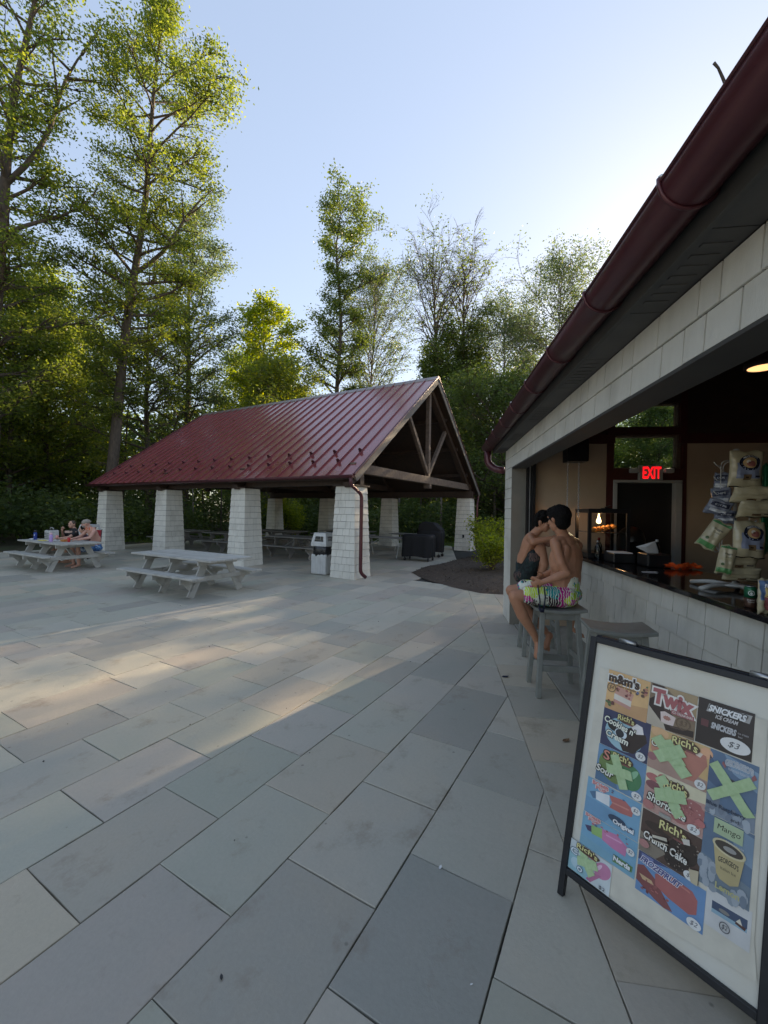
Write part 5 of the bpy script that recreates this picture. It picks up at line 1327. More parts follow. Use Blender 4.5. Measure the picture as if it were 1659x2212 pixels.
bag('small slate blue chip bag second on the left of the rack', 2.11, 3.40, 1.79, .12, .14, .022, -.7, .2, 'bluefoil', small, rollz=-.1)
bag('small slate blue chip bag sticking out to the left, third down', 2.075, 3.38, 1.71, .15, .12, .022, -.4, .3, 'bluefoil', small, rollz=.35)
bag('small slate blue chip bag lowest on the left of the rack', 2.12, 3.38, 1.64, .13, .10, .020, -.3, .2, 'bluefoil', small)
bag('dark green chip bag hanging on the far right side of the rack', 2.38, 3.36, 1.92, .16, .24, .03, .9, 0, 'can_green')
bag('dark green chip bag low on the far right side of the rack', 2.36, 3.34, 1.52, .16, .30, .03, .8, 0, 'can_green')
# can and juice pouch
o = thing('coffee_can', 'small green topped coffee can beside the rack foot', 'can', BF, (1.90, 2.79, 1.092))
b = MB(); b.lathe((1.90, 2.79, 1.092), [(.026,0),(.031,.008),(.031,.062)], 24); b.build('can_lower', M['can_brown'], o)
b = MB(); b.lathe((1.90, 2.79, 1.092), [(.0312,.0625),(.0312,.118),(.027,.128)], 24); b.build('can_upper', M['can_green'], o)
b = MB(); b.lathe((1.90, 2.79, 1.092), [(.027,.1285),(.027,.132),(.024,.1325),(.023,.130)], 24); b.build('can_rim', M['chrome'], o)
def cyl(cx_, cy_, z_, r_, a0):
    return lambda x, y, h: Vector((cx_ + (r_+h)*math.cos(a0 + x/r_), cy_ + (r_+h)*math.sin(a0 + x/r_), z_ + y))
pz = Print(cyl(1.90, 2.79, 1.092, .0314, -2.0), .0002)
griddisc(pz, 0,.092,.016,.016,'#e9efe9'); griddisc(pz, 0,.092,.012,.012,'#1d6b43'); griddisc(pz, 0,.090,.006,.008,'#e9efe9'); pz.text('DOUBLESHOT', 0,.050,.038,.008,'#d9cfc2',bold=.02); pz.text('ESPRESSO', 0,.038,.030,.006,'#d9cfc2',bold=0); pz.build('can_print', o)
def pouch_print(W, t):
    p = Print(W, .0003); gridrect(p, -.96,.5,.96,.9,'#3f79b8'); griddisc(p, 0,.25,.8,.35,'#e3c23c'); griddisc(p, .1,-.35,.75,.45,'#a6202a'); griddisc(p, .4,.35,.35,.3,'#cf4a28'); gridrect(p, -.96,-.2,-.5,.6,'#2f6aa8'); p.text('FRUIT', 0,.62,1.1,.22,'#f2f4f5',.05,'#2a4a8a'); p.build('pouch_print', t, M['bagprint'])
bag('bright printed juice pouch standing at the right end of the counter', 1.862, 2.62, 1.195, .095, .20, .018, .25, 0, 'foil', pouch_print, cat='drink pouch')
bag('second juice pouch standing just behind the first', 1.93, 2.60, 1.195, .095, .20, .018, .05, 0, 'foil', pouch_print, cat='drink pouch')
# ------------------------------------------------------------------ people: capsules and ellipsoids fused by a voxel remesh
class Body:
    def __init__(s): s.v = []; s.f = []
    def _add(s, vs, fs): b = len(s.v); s.v += [tuple(p) for p in vs]; s.f += [tuple(b+i for i in f) for f in fs]
    def cap(s, p0, p1, r0, r1, flat=1.0, side=None, seg=16):
        """tapered limb; r along 'side', r*flat across it"""
        p0 = Vector(p0); p1 = Vector(p1); d = (p1-p0); L = d.length; d = d/L
        sd = Vector(side) if side is not None else (Vector((0,0,1)) if abs(d.z) < .9 else Vector((1,0,0)))
        x = (sd - d*sd.dot(d)).normalized(); y = d.cross(x)
        rows = []
        for k in range(5): a = -math.pi/2 + (math.pi/2)*k/4; rows.append((r0*math.sin(a), max(1e-3, math.cos(a))*r0))
        for k in range(1, 4): t = k/4; rows.append((L*t, r0*(1-t)+r1*t))
        for k in range(5): a = (math.pi/2)*k/4; rows.append((L + r1*math.sin(a), max(1e-3, math.cos(a))*r1))
        vs = []
        for h, r_ in rows:
            for j in range(seg): a = 2*math.pi*j/seg; vs.append(p0 + d*h + x*(r_*math.cos(a)) + y*(r_*flat*math.sin(a)))
        n = len(rows); fs = [(i*seg+j, i*seg+(j+1)%seg, (i+1)*seg+(j+1)%seg, (i+1)*seg+j) for i in range(n-1) for j in range(seg)]
        fs += [tuple(range(seg))[::-1], tuple((n-1)*seg+j for j in range(seg))]
        s._add(vs, fs)
    def ell(s, c, r, X=(1,0,0), Z=(0,0,1), seg=18):
        c = Vector(c); X = Vector(X).normalized(); Z = Vector(Z); Z = (Z - X*Z.dot(X)).normalized(); Y = Z.cross(X); vs = []; n = 11
        for i in range(n):
            a = -math.pi/2 + math.pi*i/(n-1)
            for j in range(seg): q = 2*math.pi*j/seg; cr = max(1e-3, math.cos(a)); vs.append(c + X*(r[0]*cr*math.cos(q)) + Y*(r[1]*cr*math.sin(q)) + Z*(r[2]*math.sin(a)))
        fs = [(i*seg+j, i*seg+(j+1)%seg, (i+1)*seg+(j+1)%seg, (i+1)*seg+j) for i in range(n-1) for j in range(seg)]
        fs += [tuple(range(seg))[::-1], tuple((n-1)*seg+j for j in range(seg))]
        s._add(vs, fs)
    def build(s, name, mat, parent, voxel=.008, smooth=5, disp=0, dscale=.02):
        me = bpy.data.meshes.new(name); me.from_pydata(s.v, [], s.f); tmp = bpy.data.objects.new(name, me); COL.objects.link(tmp)
        r_ = tmp.modifiers.new('r', 'REMESH'); r_.mode = 'VOXEL'; r_.voxel_size = voxel; r_.use_smooth_shade = True
        if smooth: m_ = tmp.modifiers.new('s', 'SMOOTH'); m_.factor = .5; m_.iterations = smooth
        dg = bpy.context.evaluated_depsgraph_get(); ev = tmp.evaluated_get(dg); me2 = bpy.data.meshes.new_from_object(ev)
        bpy.data.objects.remove(tmp); bpy.data.meshes.remove(me)
        n = len(me2.vertices); co = np.empty(n*3); me2.vertices.foreach_get('co', co); co = co.reshape(-1,3)
        if disp:
            no = np.empty(n*3); me2.vertices.foreach_get('normal', no); no = no.reshape(-1,3)
            dv = np.array([mnoise.noise(Vector(p)/dscale) + .5*mnoise.noise(Vector(p)*2.3/dscale) for p in co]); co = co + no*(dv[:,None]*disp)
        r0 = parent
        while r0.parent is not None: r0 = r0.parent
        co = co - np.array(OFF[r0.name]); me2.vertices.foreach_set('co', co.ravel())
        me2.polygons.foreach_set('use_smooth', [True]*len(me2.polygons)); me2.materials.clear(); me2.materials.append(mat); me2.name = name; me2.update()
        o = bpy.data.objects.new(name, me2); COL.objects.link(o); o.parent = parent; return o
V = lambda *a: Vector(a)
def foot(B, ankle, toe, w=.032, h=.7):
    ankle = Vector(ankle); toe = Vector(toe); d = (toe-ankle).normalized()
    B.cap(ankle - d*.035, ankle.lerp(toe, .55), .030, .032, h); B.cap(ankle.lerp(toe,.45), toe, w*1.05, .020, .62)
def toes(B, toe, d, side, k=1.0):
    d = Vector(d).normalized(); side = Vector(side).normalized()
    for i in range(5):
        q = -.030 + i*.0145; r_ = (.0115,.009,.0085,.008,.0075)[i]*k; p = Vector(toe) + side*q*k - d*.004*i
        B.cap(p, p + d*(.026 - .003*i)*k, r_, r_*.85, seg=8)
def hand(B, wrist, palm_end, side, nrm, curl=.5, k=1.0, thumb=1):
    """palm, four separate bent fingers of different lengths, thumb from the side of the palm"""
    w = Vector(wrist); e = Vector(palm_end); d = (e-w).normalized(); sd = (Vector(side) - d*Vector(side).dot(d)).normalized(); n = Vector(nrm); n = (n - d*n.dot(d) - sd*n.dot(sd)).normalized()
    B.cap(w, e, .030*k, .038*k, .42, sd)
    for i, L in enumerate((.068,.078,.072,.056)):
        b0 = e + sd*(.030 - i*.0205)*k - d*.004; r_ = .0088*k
        d1 = (d*math.cos(curl*.6) + n*math.sin(curl*.6)); d2 = (d*math.cos(curl*1.6) + n*math.sin(curl*1.6)); d3 = (d*math.cos(curl*2.4) + n*math.sin(curl*2.4))
        p1 = b0 + d1*L*.45*k; p2 = p1 + d2*L*.32*k; p3 = p2 + d3*L*.26*k
        B.cap(b0 - d*.02, p1, r_*1.05, r_, seg=8); B.cap(p1, p2, r_, r_*.92, seg=8); B.cap(p2, p3, r_*.92, r_*.8, seg=8)
    b0 = w.lerp(e, .35) + sd*.030*thumb*k; t1 = b0 + (d*.6 + sd*.75*thumb + n*.25).normalized()*.034*k; t2 = t1 + (d*.85 + sd*.35*thumb + n*.5).normalized()*.030*k
    B.cap(b0, t1, .0125*k, .0105*k, seg=8); B.cap(t1, t2, .0105*k, .0088*k, seg=8)
def head(B, c, fwd, up, k=1.0, face=True):
    c = Vector(c); f = Vector(fwd).normalized(); u_ = Vector(up); u_ = (u_ - f*u_.dot(f)).normalized(); sd = f.cross(u_)
    B.ell(c + u_*.018*k - f*.006*k, (.074*k, .092*k, .098*k), sd, u_)      # skull
    B.ell(c - u_*.045*k + f*.028*k, (.056*k, .062*k, .064*k), sd, u_)      # jaw
    B.ell(c - u_*.092*k + f*.052*k, (.024*k, .020*k, .018*k), sd, u_)      # chin
    B.cap(c + f*.086*k + u_*.008*k, c + f*.106*k - u_*.028*k, .009*k, .014*k)   # nose
    B.cap(c - f*-.082*k - u_*.056*k - sd*.018*k, c + f*.082*k - u_*.056*k + sd*.018*k, .0095*k, .0095*k)  # lips
    B.cap(c + f*.082*k + u_*.030*k - sd*.038*k, c + f*.082*k + u_*.030*k + sd*.038*k, .010*k, .010*k)  # brow
    for s_ in (-1, 1):
        e = c + sd*s_*.077*k - f*.012*k - u_*.006*k
        B.ell(e, (.009*k, .018*k, .031*k), sd, u_); B.ell(e + sd*s_*.007*k + u_*.008*k, (.010*k,.020*k,.020*k), sd, u_)
        B.ell(c + f*.060*k - u_*.022*k + sd*s_*.040*k, (.022*k,.02*k,.022*k), sd, u_)  # cheeks
    return f, u_, sd
def eyes(parent, c, f, u_, sd, k=1.0):
    for s_ in (-1, 1):
        p = Vector(c) + f*.083*k + u_*.012*k + sd*s_*.031*k
        b = MB(); b.lathe((0,0,0), [(.0,-.008*k),(.008*k,0),(.0,.008*k)], 8)
        arr = [p + Vector(v_) for v_ in b.v]; b.v = [tuple(a) for a in arr]; b.build('eye', M['black'], parent)

# --- boy in flowery shorts, seen from behind
b1 = thing('person', 'bare backed boy in flowery swim shorts sitting on the near bar stool', 'person', BF, (1.18, 4.02, .80))
B = Body()
sh = V(.30,.31,0).normalized()          # across the shoulders
fw = V(-.71,.70,0)
B.ell((1.20,4.05,.905), (.155,.115,.10), (.45,.89,0))
B.cap((1.200,4.055,.93), (1.222,4.085,1.07), .150, .156, .72, (.65,.76,0))
B.cap((1.222,4.090,1.08), (1.220,4.100,1.23), .158, .182, .68, sh)
B.cap((1.220,4.100,1.22), (1.205,4.095,1.335), .184, .140, .64, sh)
B.ell((1.135,4.035,1.21), (.085,.10,.15), sh); B.ell((1.150,4.03,1.03), (.085,.10,.11), sh)
B.cap(V(1.205,4.08,1.36) - sh*.105, V(1.205,4.08,1.36) + sh*.12, .062, .062, .85)
for s_ in (-1, 1): B.ell(V(1.205,4.065,1.27) + sh*s_*.085 - fw*.052, (.062,.026,.092), sh, (0,0,1))      # shoulder blades
B.cap((1.19,4.075,1.40), (1.135,4.04,1.50), .056, .053)
B.cap(V(1.20,4.08,1.425), V(1.06,3.955,1.385), .040, .040); B.cap(V(1.20,4.08,1.425), V(1.33,4.20,1.37), .040, .040)
f1, u1, s1 = head(B, (1.112,4.028,1.592), (-.55,.78,-.10), (.03,-.03,1), 1.0)
# left (near) arm
B.ell((1.070,3.940,1.355), (.050,.050,.055)); B.cap((1.068,3.935,1.345), (1.100,3.875,1.20), .047, .042); B.cap((1.100,3.875,1.20), (1.145,3.862,1.115), .042, .036)
B.cap((1.145,3.862,1.115), (1.06,3.862,1.075), .040, .038); B.cap((1.06,3.862,1.075), (.955,3.872,1.032), .036, .025)
hand(B, (.952,3.873,1.030), (.888,3.895,.995), (0,-.25,.9), (.35,.9,-.1), .75, .95, 1)
# right (far) arm across the lap
B.ell((1.350,4.225,1.335), (.050,.050,.055)); B.cap((1.350,4.225,1.335), (1.22,4.25,1.14), .045, .037); B.cap((1.22,4.25,1.13), (1.13,4.15,1.105), .037, .036); B.cap((1.13,4.15,1.105), (1.00,4.06,1.062), .036, .025)
hand(B, (1.00,4.06,1.062), (.935,4.005,1.030), (.2,-.2,.9), (.2,.6,-.5), .6, .95, 1)
# legs
B.cap((1.17,3.965,.885), (.90,3.925,.895), .078, .066); B.cap((.90,3.925,.895), (.712,3.922,.885), .064, .054)
B.cap((.705,3.922,.875), (.790,3.945,.70), .052, .056); B.cap((.790,3.945,.70), (.905,3.985,.515), .054, .034); B.cap((.905,3.985,.515), (.932,3.995,.45), .032, .031)
B.ell((.945,3.995,.435),(.035,.03,.035)); B.cap((.935,3.985,.43), (.925,3.945,.335), .033, .036, .8, (0,1,.3)); toes(B, (.925,3.940,.325), (-.05,-.30,-.95), (-1,.1,0), .95)
B.cap((1.17,4.13,.885), (.90,4.19,.90), .078, .066); B.cap((.90,4.19,.90), (.73,4.21,.88), .064, .054)
B.cap((.73,4.21,.87), (.87,4.21,.70), .052, .055); B.cap((.87,4.21,.70), (1.05,4.19,.50), .052, .034); B.ell((1.09,4.185,.455),(.036,.032,.040))
B.cap((1.085,4.18,.45), (1.055,4.15,.36), .033, .036, .8, (0,1,.3)); toes(B, (1.052,4.145,.35), (-.15,-.25,-.95), (-1,.2,0), .95)
body1 = B.build('body', M['skin1'], b1, .0060, 4)
B = Body()
B.ell((1.205,4.05,.90), (.172,.135,.085), (.45,.89,0)); B.cap((1.20,4.05,.92), (1.22,4.055,.985), .142, .132, .74, (.5,.85,0))
B.cap((1.18,3.965,.885), (.845,3.925,.895), .098, .088); B.cap((1.18,4.13,.885), (.86,4.195,.905), .098, .088)
B.cap((1.10,4.05,.87), (.95,4.05,.87), .07, .05)
B.build('swim_shorts', M['floral'], b1, .0075, 2, .006, .05)
B = Body()
c = Vector((1.112,4.028,1.592)); B.ell(c + u1*.040 - f1*.022, (.096,.106,.096), s1, u1); B.ell(c - f1*.050 - u1*.020, (.084,.060,.080), s1, u1); B.ell(c + u1*.080 + f1*.030, (.074,.070,.048), s1, u1)
for i in range(26):
    a = random.uniform(0, 6.28); e_ = random.uniform(.1, 1.4); d_ = s1*math.cos(a)*math.cos(e_) + f1*math.sin(a)*math.cos(e_) + u1*math.sin(e_)
    p = c + u1*.035 - f1*.015 + d_*.088; B.cap(p, p + (d_*.3 + f1*.3 + u1*.2)*.035, .018, .007, seg=8)
B.build('hair', M['hair'], b1, .0055, 2, .006, .010)
eyes(b1, c, f1, u1, s1)
m = MB(); m.tube([(.90,3.86,1.00),(.905,3.845,.93),(.915,3.835,.86),(.912,3.84,.80),(.92,3.85,.775)], .006, 6); m.tube([(.955,3.86,.985),(.96,3.838,.90),(.953,3.832,.83),(.945,3.84,.79)], .006, 6); m.tube([(.912,3.84,.80),(.925,3.835,.77),(.94,3.84,.765),(.945,3.84,.79)], .012, 6)
tag(m.build('goggles_strap', M['navy'], fr=BF), 'dark navy goggle strap dangling from the hands of the boy in flowery shorts', 'strap')

# --- second boy, one knee drawn up
b2 = thing('person', 'curly haired boy in dark leaf shorts hugging one raised knee on the far stool', 'person', BF, (1.10, 5.10, .80))
B = Body(); fw = V(.96,-.25,0); sh = V(.25,.97,0)
B.ell((1.10,5.10,.90), (.15,.12,.10), sh)
B.cap((1.08,5.10,.93), (1.075,5.10,1.10), .118, .115, .70, sh); B.cap((1.075,5.10,1.10), (1.135,5.085,1.29), .120, .145, .62, sh); B.cap(V(1.15,5.08,1.36) - sh*.11, V(1.15,5.08,1.36) + sh*.11, .056, .056, .85)
B.cap((1.16,5.07,1.38), (1.225,5.02,1.46), .052, .050)
f2, u2, s2 = head(B, (1.262,4.985,1.545), (.80,-.50,-.25), (.15,-.1,1), .98)
B.ell((1.115,4.955,1.365), (.048,.048,.052)); B.cap((1.112,4.95,1.36), (1.115,4.815,1.325), .045, .038); B.cap((1.115,4.815,1.325), (1.34,4.80,1.375), .040, .026)
hand(B, (1.34,4.80,1.375), (1.41,4.82,1.37), (0,.1,1), (0,.9,-.2), .5, .95)
B.ell((1.17,5.21,1.36), (.048,.048,.052)); B.cap((1.17,5.21,1.36), (1.36,5.13,1.28), .043, .036); B.cap((1.36,5.13,1.28), (1.40,4.90,1.35), .036, .026); hand(B, (1.40,4.90,1.35), (1.375,4.835,1.365), (0,0,1), (-.9,0,0), .5, .95)
B.cap((1.09,5.00,.92), (1.18,4.955,1.12), .078, .064); B.cap((1.18,4.955,1.12), (1.225,4.935,1.255), .062, .053)
B.cap((1.232,4.93,1.245), (1.262,4.925,1.06), .050, .056); B.cap((1.262,4.925,1.06), (1.215,4.93,.885), .054, .034); B.ell((1.205,4.93,.86), (.034,.032,.034)); B.cap((1.205,4.93,.845), (1.31,4.915,.835), .032, .033, .6, (0,1,0)); toes(B, (1.31,4.915,.833), (1,-.1,-.1), (0,1,0), .95)
B.cap((1.12,5.20,.91), (1.36,5.00,.90), .078, .062); B.cap((1.36,5.00,.90), (1.555,4.85,.86), .060, .052); B.cap((1.558,4.848,.845), (1.562,4.85,.64), .050, .053); B.cap((1.562,4.85,.64), (1.545,4.85,.40), .052, .033)
B.ell((1.54,4.852,.375), (.034,.032,.036)); B.cap((1.55,4.85,.365), (1.64,4.81,.305), .033, .034, .7, (0,1,0)); toes(B, (1.645,4.808,.30), (.85,-.3,-.4), (.2,1,0), .95)
B.build('body', M['skin1'], b2, .0065, 4)
B = Body(); B.ell((1.095,5.10,.895), (.165,.142,.095), sh); B.cap((1.08,5.10,.92), (1.075,5.10,1.0), .138, .128, .74, sh)
B.cap((1.085,5.005,.915), (1.165,4.965,1.14), .104, .088); B.cap((1.12,5.20,.905), (1.38,4.985,.90), .098, .084)
B.build('swim_shorts', M['darkshorts'], b2, .0075, 2, .006, .05)
B = Body(); c = Vector((1.262,4.985,1.545)); B.ell(c + u2*.035 - f2*.018, (.088,.098,.090), s2, u2); B.ell(c - f2*.05 - u2*.01, (.072,.055,.07), s2, u2)
for i in range(60):
    a = random.uniform(0, 6.28); e_ = random.uniform(-.3, 1.5); d_ = s2*math.cos(a)*math.cos(e_) + f2*math.sin(a)*math.cos(e_)*.8 + u2*math.sin(e_)
    if d_.dot(f2) > .35 and e_ < .5: continue
    p = c + u2*.03 - f2*.015 + d_*.092; B.ell(p, (.025,.025,.022))
B.build('hair', M['hair'], b2, .0055, 1, .005, .010)
eyes(b2, c, f2, u2, s2, .98)

b2.location = b2.location + BF.w(-.05, 0)
# --- man at the left picnic table (pavilion frame: u away, l left)
m1 = thing('person', 'shirtless man in cap and blue shorts leaning on the left picnic table', 'person', PF, (5.90, 12.62, .40))
B = Body(); sh = V(0,1,0)
B.ell((5.93,12.62,.50), (.17,.14,.11), sh); B.cap((5.94,12.62,.54), (5.93,12.62,.72), .145, .15, .78, sh); B.cap((5.93,12.62,.72), (5.84,12.62,.93), .15, .165, .66, sh)
B.cap((5.80,12.46,.985), (5.80,12.78,.985), .062, .062, .9); B.cap((5.81,12.62,1.0), (5.74,12.63,1.09), .062, .058)
f3, u3, s3 = head(B, (5.69,12.64,1.165), (-.85,.50,-.18), (-.1,0,1), 1.0)
B.cap((5.80,12.43,.97), (5.66,12.36,.80), .052, .042); B.cap((5.66,12.36,.80), (5.42,12.42,.755), .042, .030); hand(B, (5.42,12.42,.755), (5.34,12.44,.755), (0,1,0), (0,0,-1), .5)
B.cap((5.80,12.81,.97), (5.66,12.90,.79), .052, .042); B.cap((5.66,12.90,.79), (5.42,12.80,.75), .042, .030); hand(B, (5.42,12.80,.75), (5.34,12.77,.75), (0,1,0), (0,0,-1), .5)
for s_ in (-1, 1):
    y = 12.62 + s_*.10; B.cap((5.90,y,.48), (5.44,y+s_*.05,.50), .085, .062); B.cap((5.44,y+s_*.05,.49), (5.46,y+s_*.04,.10), .062, .038); foot(B, (5.46,y+s_*.04,.07), (5.28,y+s_*.06,.035))
B.build('body', M['skin3'], m1, .010, 3)
B = Body(); B.ell((5.93,12.62,.49), (.185,.16,.10), sh); B.cap((5.935,12.62,.50), (5.94,12.62,.57), .155, .15, .82, sh)
for s_ in (-1, 1): y = 12.62 + s_*.10; B.cap((5.90,y,.48), (5.52,y+s_*.045,.50), .105, .088)
B.build('shorts', M['blueshorts'], m1, .010, 2, .006, .05)
B = Body(); c = Vector((5.69,12.64,1.165)); B.ell(c + u3*.045 - f3*.012, (.088,.106,.078), s3, u3)
for i in range(7): a = -.9 + 1.8*i/6; B.cap(c + u3*.045 - f3*.05 + s3*.02*a, c + u3*.040 - f3*(.10+.02) + s3*.055*a, .012, .009)
B.build('cap', M['cap'], m1, .009, 2)
B = Body(); B.ell(c - u3*.05 + f3*.045, (.058,.056,.052), s3, u3); B.build('beard', surf('grey_beard', (.22,.19,.17), (.33,.30,.28), rough=.9), m1, .010, 1, .004, .012); eyes(m1, c, f3, u3, s3)
def garland(label, c, rx, ry, n, mats, fr, tilt=.3, drop=.0):
    t = thing('garland', label, 'garland', fr, c)
    for k, mname in enumerate(mats):
        m_ = MB()
        for i in range(k, n, len(mats)):
            a = 2*math.pi*i/n; p = Vector(c) + V(rx*math.cos(a), ry*math.sin(a), -drop*(1-math.cos(a))*.5*(1))
            for q in range(5):
                b_ = 2*math.pi*q/5; d = V(math.cos(b_)*math.cos(a)-.2*math.sin(a), math.cos(b_)*math.sin(a), math.sin(b_)).normalized(); e = d.cross(V(.3,.5,.8)).normalized()*.014
                m_.add([p, p+d*.02+e, p+d*.034, p+d*.02-e], [(0,1,2,3)])
        m_.build('petals', M[mname], t)
garland('pink and orange petal garland round the neck of the man in the cap', (5.79,12.63,1.03), .095, .11, 22, ['orange','whitepetal'], PF)
# --- woman in black, hand at her mouth
w1 = thing('person', 'woman in black top with flower garland holding food at the left table', 'person', PF, (5.90, 13.75, .40))
B = Body(); sh = V(0,1,0)
B.ell((5.93,13.75,.50), (.17,.14,.11), sh); B.cap((5.92,13.75,.94), (5.88,13.76,1.0), .05, .048)
f4, u4, s4 = head(B, (5.84,13.78,1.105), (-.93,-.38,0), (0,0,1), .97)
B.cap((5.87,13.98,.88), (5.74,14.08,.76), .045, .038); B.cap((5.74,14.06,.76), (5.66,13.93,.95), .037, .026); hand(B, (5.66,13.93,.95), (5.665,13.90,1.02), (1,0,0), (.3,-.9,0), .9, .9)
B.cap((5.84,13.54,.88), (5.64,13.46,.76), .045, .038); B.cap((5.64,13.46,.76), (5.42,13.50,.74), .037, .026); hand(B, (5.42,13.50,.74), (5.34,13.52,.745), (0,1,0), (0,0,-1), .4, .9)
for s_ in (-1, 1):
    y = 13.75 + s_*.10; B.cap((5.90,y,.48), (5.44,y+s_*.05,.50), .08, .058); B.cap((5.44,y+s_*.05,.49), (5.46,y+s_*.04,.10), .058, .036); foot(B, (5.46,y+s_*.04,.07), (5.28,y+s_*.06,.035))
B.build('body', M['skin2'], w1, .010, 3)
B = Body(); B.cap((5.93,13.75,.52), (5.91,13.75,.70), .16, .135, .75, sh); B.cap((5.91,13.75,.70), (5.88,13.76,.86), .14, .155, .72, sh); B.ell((5.80,13.76,.78), (.13,.06,.06), sh); B.cap((5.87,13.60,.89), (5.87,13.92,.89), .062, .062, .95)
B.cap((5.87,13.96,.88), (5.80,14.04,.81), .060, .056); B.cap((5.86,13.56,.88), (5.75,13.50,.82), .060, .056)
B.build('top', M['blackshirt'], w1, .010, 2, .005, .05)
B = Body(); c = Vector((5.84,13.78,1.105)); B.ell(c + u4*.034 - f4*.022, (.080,.092,.084), s4, u4); B.ell(c - f4*.09 - u4*.03, (.03,.03,.06), s4, u4); B.build('hair', M['hairb'], w1, .009, 1, .004, .012); eyes(w1, c, f4, u4, s4, .97)
B = Body(); 
garland('cream petal garland hanging down the front of the woman in black', (5.76,13.76,.90), .075, .10, 20, ['whitepetal','whitepetal'], PF, drop=.0)
# --- child in between
k1 = thing('person', 'dark haired child in maroon shirt sitting between the woman and the man', 'person', PF, (5.92, 13.18, .40))
B = Body(); B.ell((5.93,13.18,.50), (.14,.11,.10), sh); B.cap((5.92,13.18,.82), (5.88,13.18,.88), .042, .04)
f5, u5, s5 = head(B, (5.86,13.18,.985), (-.95,.30,-.1), (0,0,1), .95)
for s_ in (-1, 1):
    y = 13.18 + s_*.08; B.cap((5.90,y,.48), (5.50,y+s_*.03,.50), .07, .05); B.cap((5.50,y+s_*.03,.49), (5.52,y+s_*.02,.14), .05, .032); foot(B, (5.52,y+s_*.02,.12), (5.36,y+s_*.03,.10))
    B.cap((5.86,13.18+s_*.17,.76), (5.66,13.18+s_*.17,.72), .036, .03); B.cap((5.66,13.18+s_*.17,.72), (5.50,13.18+s_*.06,.745), .03, .024); hand(B, (5.50,13.18+s_*.06,.745), (5.44,13.18+s_*.05,.745), (0,1,0), (0,0,-1), .5, .75)
B.build('body', M['skin2'], k1, .010, 3)
B = Body(); B.cap((5.92,13.18,.48), (5.90,13.18,.74), .13, .125, .75, sh); B.cap((5.88,13.06,.78), (5.88,13.30,.78), .055, .055); 
for s_ in (-1, 1): B.cap((5.87,13.18+s_*.15,.78), (5.78,13.18+s_*.17,.74), .05, .045)
B.build('shirt', M['maroonshirt'], k1, .010, 2)
B = Body(); c = Vector((5.86,13.18,.985)); B.ell(c + u5*.03 - f5*.02, (.084,.094,.088), s5, u5); B.ell(c - f5*.07 - u5*.05, (.055,.04,.07), s5, u5); B.build('hair', M['hair'], k1, .009, 1, .006, .012); eyes(k1, c, f5, u5, s5, .95)

# ------------------------------------------------------------------ things on the left table
TZ = .707
t = thing('drink_bottle', 'tall blue sports bottle with black lid near the left end of the table', 'bottle', PF, (5.02, 13.88, TZ))
b = MB(); b.lathe((5.02,13.88,TZ), [(.036,0),(.040,.01),(.040,.13),(.036,.20)], 18); b.build('bottle_body', M['blue'], t)
b = MB(); b.lathe((5.02,13.88,TZ+.201), [(.038,0),(.038,.035),(.03,.05),(.02,.065)], 16); b.build('lid', M['black'], t)
pz = Print(cyl(5.02,13.88,TZ,.0402,-2.55), .0002); pz.text('A', 0,.13,.03,.035,'#e8eef4',bold=.03); pz.rect(-.02,.06,.022,.075,'#8fa6cf'); pz.build('bottle_print', t)
t = thing('drink_bottle', 'lilac bottle with pale pink cap standing mid table', 'bottle', PF, (4.96, 12.80, TZ))
b = MB(); b.lathe((4.96,12.80,TZ), [(.036,0),(.040,.01),(.040,.15),(.030,.185)], 18); b.build('bottle_body', M['lilac'], t)
b = MB(); b.lathe((4.96,12.80,TZ+.186), [(.030,0),(.030,.03),(.022,.05)], 16); b.build('cap', surf('pale_pink_cap', (.7,.45,.5), (.75,.5,.55)), t)
t = thing('drink_can', 'red drink can standing in front of the man in the cap', 'can', PF, (5.20, 12.42, TZ))
b = MB(); b.lathe((5.20,12.42,TZ), [(.026,0),(.032,.01),(.032,.108),(.027,.12)], 18); b.build('can_body', M['red'], t); b = MB(); b.lathe((5.20,12.42,TZ+.1205), [(.027,0),(.026,.003)], 16); b.build('can_rim', M['chrome'], t)
t = thing('cooler_bag', 'grey and white insulated lunch bag at the far left of the table', 'bag', PF, (5.45, 14.02, TZ))
b = MB(); b.box(5.33,5.57,13.86,14.18,TZ+.002,TZ+.24); bd = b.build('bag_body', M['greybag'], t, bev=.03, seg=3)
for z in (.05,.10,.15): b = MB(); b.box(5.325,5.329,13.90,14.14,TZ+z,TZ+z+.012); b.build('stripe', M['blackcloth'], bd)
b = MB(); b.box(5.35,5.55,13.90,14.14,TZ+.241,TZ+.262); b.build('lid', M['black'], t, bev=.008); b = MB(); b.tube(curve_pts([(5.45,13.92,TZ+.255),(5.45,13.94,TZ+.31),(5.45,14.10,TZ+.31),(5.45,14.12,TZ+.255)]), .009, 6); b.build('handle', M['greybag'], t)
t = thing('camp_chair', 'red cloth folding camp chair standing behind the left table', 'chair', PF, (6.55, 14.35, 0))
b = MB(); vs = []
for i in range(9):
    for j in range(7): a = -1+2*i/8; h_ = j/6; vs.append((6.72+.05*(1-a*a)+.06*h_, 14.35+a*.28, .42+.50*h_ - (.03*(1-a*a) if j == 6 else 0)))
b.add(vs, [(i*7+j, i*7+j+1, (i+1)*7+j+1, (i+1)*7+j) for i in range(8) for j in range(6)], 0, .5, True); b.build('backrest', M['redcloth'], t)
b = MB(); b.box(6.42,6.74,14.09,14.61,.40,.42); b.build('seat', M['redcloth'], t)
